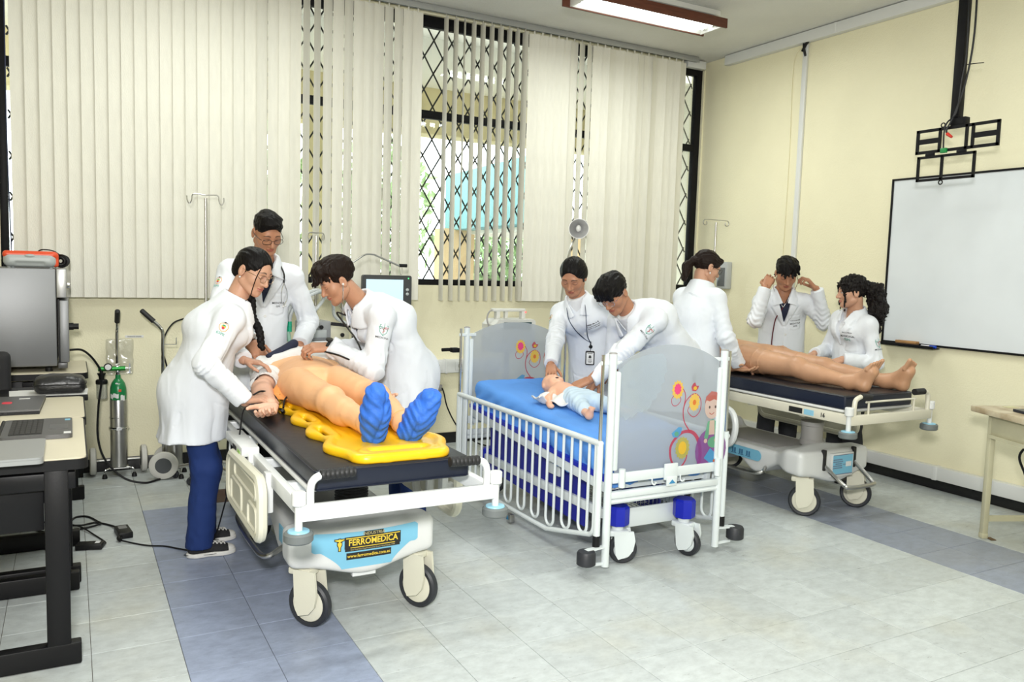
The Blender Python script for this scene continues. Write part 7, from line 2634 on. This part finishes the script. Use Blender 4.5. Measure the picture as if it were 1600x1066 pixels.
# loose lower edge of the trunk skin turned up at the hip
M_flap = mat('orange_skin_lining', (.80, .33, .09), .5)
def flap_fn(Q):
    a = f_cone(Q, (.872, 4.00, .838), (1.0, 4.06, .925), .012, .010)
    b = f_cone(Q, (.955, 3.955, .905), (.935, 3.92, .842), .010, .012)
    P = Q - np.array([.93, 3.985, .868], np.float32)
    n = n3((-.62, -.30, .72))
    u = n3(np.cross(n, (0, 0, 1))); w = np.cross(n, u)
    sd = poly_sd(P @ u, P @ w, [(-.075, .050), (.02, -.062), (.085, -.04), (.072, .055), (.01, .075)])
    return smax(sd, np.abs(P @ n - .012 * np.sin((P @ u) * 30)) - .0045, .004)
sdf_obj('skin_flap', flap_fn, (.82, 3.86, .77), (1.05, 4.12, .98), .0055, M_flap, m1, label='orange turned-up skin edge')
for i, (a, he, to) in enumerate(zip(ank1, heel1, toe1)):
    A, B, T = V(a), V(he), V(to)
    ax = (T - B).normalized()
    pl = B.lerp(T, .5)
    def cover_fn(Q, A=A, B=B, T=T, ax=ax, i=i):
        d = f_cone(Q, B + V((0, .008, -.004)), B.lerp(T, .55), .051, .053)
        d = smin(d, f_cone(Q, B.lerp(T, .5), T + ax * .012, .048, .036), .03)
        d = smin(d, f_cone(Q, B.lerp(T, .4) + V((0, .035, 0)), T + V((0, .02, .0)), .044, .036), .03)
        P = Q - np.array(B, np.float32)
        ph = P @ np.array(ax, np.float32)
        side = P[:, 0]
        cs = np.abs(side + .012 - .1 * ph)
        wr = np.sin(ph * 150 - cs * 130 + 1.6 * np.sin(side * 45 + i * 2)) * .0026 + .004 * np.abs(wob(Q, 40, i + 2))
        seam = .008 * np.exp(-((side + .012 - .1 * ph) / .007) ** 2)
        return (d - wr + seam * .8) * .8
    lo = np.minimum(np.array(B), np.array(T)) - .09; hi = np.maximum(np.array(B), np.array(T)) + .09
    sdf_obj('shoe_cover', cover_fn, lo, hi, .0045, M_shoecover, m1)
MB().torus((1.207, 3.135, .838), .047, .0035, (.02, 1, 0), 26, 6).build('ankle_seam', M_flap, m1, world=True)
def m1shirt_fn(Q):
    d = f_ell(Q, (1.125, 4.53, .915), (.215, .105, .105))
    d = smin(d, f_cone(Q, (.93, 4.50, .89), (1.30, 4.50, .90), .075, .075), .03)
    ph = Q[:, 1] * 62 + Q[:, 2] * 40 + 2.5 * np.sin(Q[:, 0] * 14)
    d = d + .007 * np.sin(ph) + .006 * wob(Q, 30, 4)
    return np.maximum(d, 4.44 + .02 * np.sin(Q[:, 0] * 30) - Q[:, 1]) * .75
sh = sdf_obj('rolled_shirt', m1shirt_fn, (.82, 4.38, .78), (1.42, 4.70, 1.06), .0068, M_linen, m1, label='white shirt bunched up on the chest')
def m1col_fn(Q):
    d = f_cone(Q, (.955, 4.50, .965), (1.10, 4.56, 1.030), .026, .022)
    return (d + .005 * wob(Q, 30, 1)) * .85
sdf_obj('shirt_collar', m1col_fn, (.88, 4.43, .90), (1.17, 4.62, 1.09), .006, M_shirtnavy, sh, label='navy collar of the bunched shirt')
def m1slv_fn(Q):
    d = f_cone(Q, (.905, 4.33, .868), (.868, 4.215, .856), .074, .068)
    i_ = f_cone(Q, (.905, 4.33, .868), (.84, 4.13, .85), .056, .050)
    ax = n3((-.037, -.115, -.012))
    P = Q - np.array([.905, 4.33, .868], np.float32)
    d = d + .006 * np.sin((P @ ax) * 90 + 2 * np.sin(Q[:, 2] * 40)) + .004 * wob(Q, 40, 2)
    d = np.maximum(d, np.abs(P @ ax - .045) - .075)
    return np.maximum(d, -i_) * .8
sdf_obj('rolled_sleeve', m1slv_fn, (.77, 4.13, .76), (1.0, 4.44, .96), .0062, M_linen, m1, label='white sleeve rolled up on the arm')
tag(MB().tube(smooth_path([(.70, 3.86, .83), (.76, 3.90, .862), (.80, 3.93, .868), (.845, 3.92, .852), (.86, 3.88, .825), (.852, 3.83, .80), (.86, 3.80, .80)], 7), .0045, 8).tube(smooth_path([(.875, 3.83, .80), (.90, 3.90, .83), (.94, 3.96, .84)], 6), .0045, 8).build('sensor_lead', M_blackpl), 'black lead looped around the manikin wrist', 'cable')
tag(MB().lathe([(.006, 0), (.010, .01), (.010, .045), (.007, .055)], (.862, 3.79, .795), (.1, .3, -.1), 12).build('lead_connector', M_blackpl), 'black lead connector beside the manikin hand', 'connector')
tag(MB().tube(smooth_path([(.72, 3.86, .79), (.69, 3.83, .765), (.675, 3.80, .70), (.665, 3.80, .62), (.655, 3.86, .48), (.64, 4.0, .30), (.62, 4.12, .12), (.595, 4.16, .03), (.585, 4.165, .008)], 8), .0038, 7).build('hanging_lead', M_blackpl), 'thin black lead hanging down the side of the left gurney', 'cable')

# the mattress under them is a little lower: settle board, manikin and leads on it
for o_ in (m1, board) + tuple(x for x in bpy.data.objects if x.name in ('sensor_lead', 'lead_connector')):
    o_.location.z -= .0245

# --- tan manikin on the gurney by the wall
m2 = thing('patient_manikin', 'bare tan adult training manikin on the gurney by the wall', 'manikin', (4.2, 4.0, .80), 0, 'training manikins')
hip2 = ((4.095, 4.10, .895), (4.305, 4.11, .895))
kne2 = ((4.085, 3.64, .888), (4.385, 3.68, .872))
ank2 = ((4.135, 3.275, .842), (4.425, 3.235, .840))
heel2 = ((4.140, 3.175, .832), (4.432, 3.130, .832))
toe2 = ((4.165, 3.115, .990), (4.420, 3.065, .990))
def m2_fn(Q):
    d = f_cone(Q, (4.20, 4.15, .895), (4.215, 4.52, .905), .155, .172, (0, 0, 1), .68)
    d = smin(d, f_cone(Q, (4.07, 4.60, .90), (4.37, 4.60, .90), .072, .072), .06)
    for sg in (-1, 1):
        d = smin(d, f_ell(Q, (4.215 + sg * .075, 4.52, .965), (.085, .085, .05)), .05)
    for fi, (h, k, a, he, to) in enumerate(zip(hip2, kne2, ank2, heel2, toe2)):
        l = f_cone(Q, h, k, .096, .064)
        l = smin(l, f_ell(Q, V(k) + V((0, -.01, .012)), (.056, .065, .056)), .03)
        l = smin(l, f_cone(Q, V(k) + V((0, -.04, -.006)), V(a), .058, .040), .025)
        l = smin(l, f_ell(Q, V(k).lerp(V(a), .32) + V((0, 0, -.016)), (.056, .11, .054)), .03)
        d = smin(d, l, .03)
        d = foot_prims(d, Q, a, he, to, big=-1 if fi == 0 else 1)
    d = smin(d, f_cone(Q, (4.215, 4.62, .895), (4.22, 4.72, .89), .06, .055), .03)
    d = smin(d, f_ell(Q, (4.225, 4.80, .895), (.075, .095, .092)), .03)
    # arms
    for pts_ in (((4.03, 4.56, .895), (3.955, 4.30, .868), (3.965, 4.09, .838)), ((4.40, 4.56, .895), (4.475, 4.32, .885), (4.435, 4.13, .945))):
        d = smin(d, f_cone(Q, pts_[0], pts_[1], .054, .044), .02)
        d = smin(d, f_cone(Q, pts_[1], pts_[2], .046, .030), .02)
    # seams of the thigh modules
    for y0, x0, x1 in ((3.905, 3.95, 4.2), (3.965, 3.95, 4.2), (3.86, 4.22, 4.5)):
        pl = np.abs(Q[:, 1] - y0 + .06 * (Q[:, 2] - .9)) - .005
        m = (Q[:, 0] > x0) & (Q[:, 0] < x1)
        d = d - .0045 * np.clip(-pl / .004, 0, 1) * m
    return (d + .0012 * wob(Q, 40, 3)) * .9
v, q = sdf_mesh(m2_fn, (3.85, 3.205, .76), (4.62, 4.93, 1.08), .0062)
v1_, q1_ = sdf_mesh(m2_fn, (4.05, 3.00, .78), (4.54, 3.225, 1.03), .0036)
v, q = np.concatenate([v, v1_]), np.concatenate([q, q1_ + len(v)])
hv, hq = hand_mesh(V((3.967, 4.075, .835)), (.30, -.95, -.08), (-.2, 0, -1), 'R', 1.0, curl=(.25, .28, .3, .35), spread=.08, thumb=.0, h=.0036)
h2, q2 = hand_mesh(V((4.43, 4.115, .95)), (-.25, -.95, .10), (.5, .1, .8), 'L', 1.0, curl=(.3, .3, .35, .4), spread=.03, h=.0036)
Vs = np.concatenate([v, hv, h2]); Qs = np.concatenate([q, hq + len(v), q2 + len(v) + len(hv)])
Mi = np.array(mworld(m2).inverted(), np.float32)
obj_of('body', fast_mesh('body', Vs @ Mi[:3, :3].T + Mi[:3, 3], Qs, [M_tan]), m2)

# --- baby manikin in the crib
m3 = thing('baby_manikin', 'baby training manikin with open white shirt and pale blue trousers in the crib', 'manikin', (2.56, 3.9, .68), 0, 'training manikins')
def m3_fn(Q):
    d = f_ell(Q, (2.572, 4.165, .768), (.062, .072, .062))
    d = smin(d, f_ell(Q, (2.570, 4.125, .775), (.050, .050, .048)), .02)
    d = smin(d, f_ell(Q, (2.569, 4.135, .824), (.008, .010, .010)), .012)
    for sg in (-1, 1):
        d = smin(d, f_ell(Q, (2.570 + sg * .028, 4.118, .800), (.02, .02, .018)), .012)
        d = smin(d, f_ell(Q, (2.572 + sg * .062, 4.165, .762), (.008, .016, .016)), .006)
        d = smax(d, -f_ell(Q, (2.570 + sg * .022, 4.158, .832), (.011, .006, .007)), .006)
    d = smax(d, -f_ell(Q, (2.568, 4.105, .822), (.011, .0055, .010)), .004)
    d = smin(d, f_cone(Q, (2.568, 4.09, .755), (2.565, 4.06, .748), .036, .04), .02)
    d = smin(d, f_cone(Q, (2.565, 4.02, .748), (2.56, 3.88, .735), .076, .070, (0, 0, 1), .72), .03)
    d = smin(d, f_cone(Q, (2.50, 4.04, .745), (2.425, 3.965, .715), .028, .023), .02)
    d = smin(d, f_cone(Q, (2.425, 3.965, .715), (2.395, 3.90, .695), .023, .018), .012)
    d = smin(d, f_ell(Q, (2.388, 3.875, .692), (.020, .024, .015)), .012)
    d = smin(d, f_cone(Q, (2.63, 4.04, .745), (2.70, 3.96, .715), .028, .023), .02)
    d = smin(d, f_cone(Q, (2.70, 3.96, .715), (2.715, 3.89, .695), .023, .018), .012)
    for i, (a, b) in enumerate((((2.478, 3.66, .690), (2.455, 3.585, .685)), ((2.70, 3.64, .690), (2.735, 3.565, .685)))):
        A, B = V(a), V(b)
        d = smin(d, f_cone(Q, A, B, .022, .021), .015)
        d = smin(d, f_cone(Q, B, B + V((0, -.018, .035)), .020, .017), .015)
        for k in range(5):
            o = B + V(((k - 2) * .0085, -.024, .050 - .003 * abs(k - 1)))
            d = smin(d, f_ell(Q, o, (.0055, .006, .007)), .004)
    return d * .9
v, q = sdf_mesh(m3_fn, (2.34, 3.50, .64), (2.80, 4.26, .86), .0042)
c = v[q].mean(1)
mi = (f_ell(c, (2.568, 4.105, .822), (.0125, .007, .012)) < 0).astype(np.int32)
Mi = np.array(mworld(m3).inverted(), np.float32)
obj_of('body', fast_mesh('body', v @ Mi[:3, :3].T + Mi[:3, 3], q, [M_babyskin, mat('dark_mouth', (.06, .015, .012), .5)], mi), m3)
def m3tr_fn(Q):
    d = f_cone(Q, (2.56, 3.90, .733), (2.56, 3.82, .728), .083, .080, (0, 0, 1), .72)
    d = smin(d, f_cone(Q, (2.525, 3.83, .728), (2.492, 3.685, .700), .055, .040), .025)
    d = smin(d, f_cone(Q, (2.60, 3.83, .728), (2.69, 3.665, .700), .055, .040), .025)
    d = np.maximum(d, Q[:, 1] - 3.925 - .02 * np.sin(Q[:, 0] * 30))
    return (d + .004 * wob(Q, 42, 3) + .002 * np.sin(Q[:, 1] * 160)) * .85
sdf_obj('trousers', m3tr_fn, (2.40, 3.60, .64), (2.78, 3.97, .84), .0058, mat('pale_blue_cotton', (.52, .64, .74), .85, bump=.15, bscale=300), m3)
def m3sh_fn(Q):
    P = Q - np.array([2.47, 4.02, .715], np.float32)
    a = f_box(Q, (2.44, 4.00, .722), (.075, .055, .006), .005) 
    wv = .016 * np.sin(Q[:, 0] * 45 + Q[:, 1] * 20) + .010 * np.sin(Q[:, 1] * 60)
    Z = Q.copy(); Z[:, 2] = Q[:, 2] - wv
    Z[:, 2] = Z[:, 2] - .35 * np.maximum(0, Q[:, 0] - 2.46)
    sd = poly_sd(Q[:, 0], Q[:, 1], [(2.325, 3.90), (2.40, 3.925), (2.435, 3.845), (2.50, 3.80), (2.54, 3.93), (2.535, 4.07), (2.47, 4.09), (2.40, 4.03), (2.335, 4.01)])
    d = smax(sd * .8, np.abs(Z[:, 2] - .722) - .0055, .004)
    return d * .7
sdf_obj('open_shirt', m3sh_fn, (2.28, 3.77, .65), (2.58, 4.13, .82), .0036, M_linen, m3, label='white shirt laid open on one side')
# ------------------------------------------------------------------ the eight people
# 1: woman with a braid at the near left, bending over the manikin's wrist
p1 = person('braid', 'woman with a long dark braid and round glasses holding the manikin wrist', pel=(.525, 4.20, .84), neck=(.715, 4.155, 1.265), head=(.795, 4.13, 1.412), face=(.60, -.70, -.40), up=(.22, -.10, 1), front=(1, -.12, 0), H=1.62, fem=True,
            skinm=SK_light, hair='back', bend=.035, R=dict(w=(.700, 3.865, .815), pole=(-.5, -.5, -.6), fd=(.85, -.35, .10), nd=(.1, -.2, 1), curl=(.35, .45, .5, .55), thumb=.7),
            L=dict(w=(.775, 4.30, .955), pole=(.1, .6, -.6), fd=(.8, -.35, -.15), nd=(-.1, .1, 1), curl=(.35, .4, .45, .5)), feet=((.575, 4.335), (.535, 4.135)), feet_yaw=(.08, -.02), hem=.585, shoes='canvas', shirt=M_shirtblue, skirt_back=.02, girth=1.04, neckline='v')
glasses(p1, M_wire, rx=.022, rz=.019)
sleeve_patch(p1, 'R', crest(1.0), .36, (-.25, -1, .2))
hp = p1['hp']
br = []
bp = smooth_path([hp(.02, -.09, -.05), hp(.055, -.06, -.10), hp(.075, .0, -.15), p1['neck'] + V((.085, .03, -.08)), V((.825, 4.14, 1.12)), V((.835, 4.13, 1.03))], 7)
def braid_fn(Q):
    d = None
    for i, c in enumerate(bp):
        r = .0175 * (1 - .55 * max(0, i / len(bp) - .55))
        off = V((.006, 0, 0)) * (1 if i % 2 else -1)
        e = f_ell(Q, c + off, (r, r, r * 1.15))
        d = e if d is None else smin(d, e, .006)
    return d + .0012 * np.sin(Q[:, 2] * 420 + Q[:, 0] * 300)
bb = np.array([tuple(c) for c in bp])
sdf_obj('braid', braid_fn, bb.min(0) - .04, bb.max(0) + .04, .0045, M_hair, p1['root'])
MB().tube(smooth_path([hp(-.052, .072, .055), hp(-.064, .075, .0), hp(-.062, .078, -.06), hp(-.058, .08, -.12), hp(-.07, .05, -.16)], 6), [.0024] * 20 + [.0016] * 5, 6).build('loose_strand', M_hair, p1['root'], world=True)
MB().ell(hp(-.081, -.005, -.04), (.0045, .0045, .0045)).build('ear_stud', M_paper, p1['root'], world=True)

# 2: tall man standing at the head of the left gurney, looking down
p2 = person('tallman', 'tall man in dark rimmed glasses standing behind the braided woman', pel=(.955, 4.95, .93), neck=(.995, 4.875, 1.475), head=(1.0, 4.80, 1.628), face=(.16, -.80, -.50), up=(0, -.35, 1), front=(.05, -1, 0), H=1.78,
            skinm=SK_warm, hair='fade', bend=.02, R=dict(w=(.868, 4.60, 1.02), pole=(-.8, .1, -.5), fd=(.25, -.55, -.45), nd=(-.3, -.5, .6), curl=(.5, .6, .7, .75), thumb=.6),
            L=dict(w=(1.175, 4.73, .985), pole=(.5, .6, -.3), fd=(-.3, -.6, -.3), nd=(.2, -.2, .9)), hem=.62, trousers=M_blacktrou, shirt=M_shirtnavy, group='lab-coated students')
glasses(p2, M_black, rx=.026, rz=.016, half=True, cx=.034)
buttons(p2, (-.30, -.40, -.50))
name_tag(p2, 1, [('MEDICINA', .017, .010, 2), ('ESPE', .0145, -.010, 2)], z=-.235, x=.088)
sleeve_patch(p2, 'R', crest(.9), .33, (-.7, -.6, .2))
n2, f2, u2, l2 = p2['neck'], p2['fc'], p2['u'], p2['lat']
def onc(p, a, b, lift=.006):
    h = cast(p, p['neck'] + p['lat'] * a + p['u'] * b + p['fc'] * .3, -p['fc'], lift)
    return h if h is not None else p['neck'] + p['lat'] * a + p['u'] * b + p['fc'] * .1
scope('stethoscope', 'black and chrome stethoscope hanging round the neck of the tall man', [[onc(p2, -.055, -.20), onc(p2, -.065, -.12), onc(p2, -.075, -.05, .012), n2 + l2 * -.06 - f2 * .06 + u2 * .04, n2 - f2 * .085 + u2 * .045, n2 + l2 * .06 - f2 * .06 + u2 * .04, onc(p2, .085, -.05, .012), onc(p2, .105, -.11)]], None, M_black,
      binaural=[[onc(p2, .105, -.11), onc(p2, .092, -.16, .012), onc(p2, .098, -.22, .012), onc(p2, .125, -.25, .014)], [onc(p2, .105, -.11), onc(p2, .125, -.16, .012), onc(p2, .135, -.21, .012), onc(p2, .112, -.255, .014)]])
MB().tube(smooth_path([onc(p2, -.055, -.20, .004), onc(p2, -.062, -.27, .004), onc(p2, -.058, -.36, .004)], 6), .0022, 6).build('lanyard_cord', M_greymat, p2['root'], world=True)
S, E, W = p2['arms']['R']
MB().torus(W + (W - E).normalized() * .016, .027, .0028, tuple((W - E).normalized()), 22, 6).build('bracelet', M_black, p2['root'], world=True)

# 3: young man leaning in from the right, listening to the chest
p3 = person('listener', 'young man with tousled dark hair leaning over the manikin with a watch and stethoscope', pel=(1.735, 4.37, .86), neck=(1.405, 4.32, 1.255), head=(1.265, 4.295, 1.372), face=(-.86, .06, -.52), up=(-.45, -.05, 1), front=(-1, -.12, 0), H=1.73,
            skinm=SK_tan, hair='quiff', hairm=M_hairb, bend=.05, L=dict(w=(1.222, 4.235, 1.018), pole=(.25, -.4, -1), fd=(-1, .14, -.02), nd=(-.05, -.45, .9), curl=(.6, .7, .75, .8), thumb=.8),
            R=dict(w=(1.32, 4.58, .96), pole=(.3, .5, -.8), fd=(-.8, -.2, -.1), nd=(0, .3, 1)), feet=((1.72, 4.25), (1.74, 4.5)), hem=.655, trousers=M_navytrou, shirt=M_shirtnavy, skirt_back=-.03, girth=1.0, neckline='v')
sleeve_patch(p3, 'L', shield(1.15), .27, (-.1, -1, .1))
S, E, W = p3['arms']['L']
ax = (W - E).normalized()
wt = MB().torus(W + ax * .018, .0275, .009, tuple(ax), 24, 8, ry=.0255)
wo = wt.build('wrist_watch', M_black, p3['root'], world=True)
MB().lathe([(.019, 0), (.021, .004), (.019, .010), (.001, .0105)], W + ax * .018 + V((0, -.012, .028)), (0, -.35, 1), 24).build('watch_face', M_black, wo, world=True)
hp = p3['hp']
scope('stethoscope', 'black stethoscope worn by the young man leaning over the manikin', [[hp(.01, .055, -.185), V((1.25, 4.24, 1.20)), V((1.30, 4.20, 1.12)), V((1.34, 4.18, 1.06)), V((1.36, 4.15, .985)), V((1.31, 4.13, .955)), V((1.23, 4.15, .985)), V((1.16, 4.24, 1.0))]], ((1.105, 4.275, .968), (-.1, -.1, -1)), M_black,
      binaural=[[hp(.01, .055, -.185), hp(.045, .05, -.13), hp(.078, .02, -.06), hp(.082, -.004, -.015)], [hp(.01, .055, -.185), hp(-.045, .05, -.13), hp(-.078, .02, -.06), hp(-.082, -.004, -.015)]])

# 4: woman with short dark hair and a lanyard, holding the baby's head
p4 = person('lanyard', 'woman with dark pulled-back hair and an identity badge at the crib head', pel=(3.245, 4.66, .86), neck=(3.005, 4.585, 1.275), head=(2.935, 4.535, 1.425), face=(-.64, -.54, -.54), up=(-.25, -.25, 1), hs=1.04, front=(-.72, -.62, 0), H=1.64, fem=True,
            skinm=SK_warm, hair='part', bend=.03, R=dict(w=(2.655, 4.325, .872), pole=(-.6, .0, -.6), fd=(-.44, -.78, -.42), nd=(-.25, -.25, .9), curl=(.25, .3, .3, .35), spread=.12, thumb=.2),
            L=dict(w=(3.13, 4.28, .86), pole=(.5, -.2, -.6), fd=(-.6, -.4, -.4), nd=(.1, -.3, .9)), hem=.58, trousers=M_blacktrou, shirt=M_shirtwhite, neckline='turtle', girth=1.06, skirt_back=0)
buttons(p4, (-.22, -.32, -.42))
name_tag(p4, 1, [((.075, 3), .010, .018, 2), ((.082, 5), .006, .002, 2), ((.078, 8), .006, -.012, 2)], z=-.165, x=.085)
sleeve_patch(p4, 'R', crest(.9), .33, (-.9, .1, .2))
n_, f_, u_, l_ = p4['neck'], p4['fc'], p4['u'], p4['lat']
ly = thing('identity_badge', 'dark blue lanyard with a black framed identity badge', 'badge', tuple(onc(p4, 0, -.36)))
M_lany = mat('navy_lanyard_ribbon', (.015, .03, .075), .7)
bc = onc(p4, -.005, -.405, .012)
bot = bc + V((0, 0, .085))
for sgn in (-1, 1):
    MB().tube(smooth_path([n_ + l_ * (sgn * .055) - f_ * .05 + u_ * .02, n_ + l_ * (sgn * .062) + f_ * .03 + u_ * .012, onc(p4, sgn * .060, -.06, .007), onc(p4, sgn * .045, -.14, .006), onc(p4, sgn * .02, -.235, .006), bot + V((0, 0, .05))], 6), .0075, 8, flat=.22, hint=tuple(l_)).build('ribbon', M_lany, ly, world=True)
MB().tube([bot + V((0, 0, .055)), bot + V((0, -.002, .02))], .009, 8, flat=.3, hint=(1, 0, 0)).cyl(bot + V((0, 0, .02)), bot + V((0, -.01, .02)), .012).cyl(bot + V((0, -.004, .022)), bot + V((0, -.004, -.01)), .002, seg=6).build('reel', M_black, ly, world=True)
BU = V((0, 0, 1)); BX = V((.86, -.5, 0)).normalized()
card = MB().prism(rrect(.062, .096, .008, 4), bc + V((0, 0, .028)), BX, BU, .006).build('badge_holder', M_black, ly, world=True)
nb = BX.cross(BU)
cd_ = MB().prism(rrect(.048, .078, .004, 3), bc + V((0, 0, .026)) + nb * .0035, BX, BU, .001).build('card', M_paper, card, world=True)
q = MB()
O = bc + V((0, 0, .026)) + nb * .0045
q.add([O + BX * a + BU * b for a, b in [(-.010, .0), (.010, .0), (.008, .016), (0, .022), (-.008, .016)]], [(0, 1, 2, 3, 4)])
for k, (w_, z_) in enumerate(((.034, .032), (.026, -.012), (.03, -.02), (.02, -.028))):
    q.add([O + BX * a + BU * b for a, b in [(-w_ / 2, z_), (w_ / 2, z_), (w_ / 2, z_ + .003), (-w_ / 2, z_ + .003)]], [(0, 1, 2, 3)])
q.build('print', M_inkblack, cd_, world=True, smooth=0)

# 5: man with a bowl fringe bending low over the baby
p5 = person('bowl', 'man with a straight black fringe and thin glasses bending over the baby manikin', pel=(3.43, 4.04, .93), neck=(3.01, 4.02, 1.215), head=(2.875, 3.99, 1.335), face=(-.72, -.28, -.64), up=(-.60, -.1, .9), front=(-1, -.10, 0), H=1.72,
            skinm=SK_warm, hair='bowl', bend=.055, L=dict(w=(2.678, 3.905, .832), pole=(.4, -.35, -.7), fd=(-.80, .42, -.42), nd=(-.35, -.15, .9), curl=(.22, .25, .28, .32), spread=.10, thumb=.2),
            R=dict(w=(2.89, 4.14, .80), pole=(.3, .4, -.8), fd=(-.6, .1, -.8), nd=(-.6, .1, .6), curl=(.7, .8, .85, .9), thumb=.7), hem=.60, trousers=M_blacktrou, shirt=M_shirtwhite, neckline='crew', feet=((3.42, 3.93), (3.44, 4.15)), skirt_back=-.04, girth=1.02)
glasses(p5, M_chrome, rx=.025, rz=.018)
sleeve_patch(p5, 'L', shield(1.15), .33, (-.2, -1, .15))

# 6: woman with a ponytail seen from behind
p6 = person('ponytail', 'woman with a dark ponytail and glasses seen from behind at the right gurney', pel=(3.745, 4.24, .89), neck=(3.80, 4.26, 1.385), head=(3.86, 4.275, 1.515), face=(.93, -.20, -.30), up=(.1, 0, 1), front=(1, .15, 0), H=1.66, fem=True,
            skinm=SK_light, hair='tail', hairm=M_hairb, bend=.02, R=dict(w=(3.955, 4.02, .865), pole=(-.4, -.5, -.6), fd=(.8, -.1, -.30), nd=(-.1, -.3, .9), curl=(.25, .3, .35, .4)),
            L=dict(w=(4.00, 4.36, .94), pole=(-.2, .6, -.6), fd=(.8, -.1, -.2), nd=(0, .2, 1)), hem=.58, trousers=M_blacktrou, shirt=M_shirtwhite, neckline='crew', girth=1.12, look='open')
glasses(p6, M_black, rx=.024, rz=.018, half=True)
MB().ell(p6['hp'](-.080, -.006, -.045), (.004, .004, .008)).build('ear_stud', M_paper, p6['root'], world=True)

# 7: man fitting the earpieces of a red stethoscope
p7 = person('redscope', 'dark haired man fitting a red stethoscope into his ears by the wall', pel=(4.99, 4.62, .88), neck=(4.90, 4.545, 1.355), head=(4.865, 4.495, 1.490), face=(-.50, -.72, -.50), up=(-.2, -.3, 1), front=(-.62, -.78, 0), H=1.68,
            skinm=SK_warm, hair='quiff', hairm=M_hair, bend=.02, sh_fwd=(.02, .02), R=dict(w=(4.655, 4.50, 1.375), e=(4.585, 4.515, 1.125), fd=(.42, .10, .55), nd=(-.6, -.5, .3), curl=(.7, .8, .9, .95), thumb=.8),
            L=dict(w=(5.035, 4.34, 1.375), e=(5.145, 4.345, 1.125), fd=(-.38, .30, .55), nd=(.6, -.6, .3), curl=(.7, .8, .9, .95), thumb=.8), hem=.60, trousers=M_blacktrou, shirt=M_shirtnavy, neckline='v')
buttons(p7, (-.32, -.42))
name_tag(p7, 1, [((.075, 11), .006, .03, 2), ('MEDICINA', .017, .004, 2), ('ESPE', .016, -.016, 2)], z=-.245, x=.085)
sleeve_patch(p7, 'L', shield(1.2, False), .30, (.6, -.8, .1))
hp = p7['hp']
M_redtube = mat('dark_red_tube', (.10, .008, .018), .35)
scope('stethoscope', 'dark red stethoscope being fitted by the man by the wall', [[onc(p7, -.035, -.10, .02), onc(p7, -.055, -.18, .012), onc(p7, -.075, -.28, .012), onc(p7, -.085, -.38, .012), onc(p7, -.085, -.47, .012)]], (tuple(onc(p7, -.085, -.49, .014)), tuple(p7['fc'])), M_redtube,
      binaural=[[onc(p7, -.035, -.10, .02), hp(.06, .07, -.14), hp(.095, .02, -.06), hp(.084, -.004, -.012)], [onc(p7, -.035, -.10, .02), hp(-.07, .07, -.14), hp(-.095, .02, -.06), hp(-.084, -.004, -.012)]])

# 8: woman with a long curly ponytail on the far side of the right gurney
p8 = person('curly', 'woman with a long curly black ponytail beside the whiteboard', pel=(4.975, 3.93, .80), neck=(4.915, 3.885, 1.235), head=(4.855, 3.875, 1.372), face=(-.78, .58, -.06), up=(0, 0, 1), front=(-.92, .12, 0), H=1.56, fem=True,
            skinm=SK_light, hair='curly', hairm=M_curly, bend=.02, L=dict(w=(4.715, 3.80, .905), pole=(.5, -.4, -.6), fd=(-.7, .2, -.2), nd=(-.1, -.3, .9)), R=dict(w=(4.73, 4.06, .92), pole=(.5, .4, -.6), fd=(-.8, 0, -.2), nd=(0, .2, 1)), hem=.56, trousers=M_blacktrou, shirt=M_shirtwhite, neckline='v', look='open', girth=1.0)
sleeve_patch(p8, 'L', shield(1.15), .50, (-.1, -1, .1))
name_tag(p8, 1, [((.06, 14), .006, .034, 2), ('MEDICINA', .019, .006, 2), ('ESPE', .023, -.018, 0)], z=-.17, x=.075)
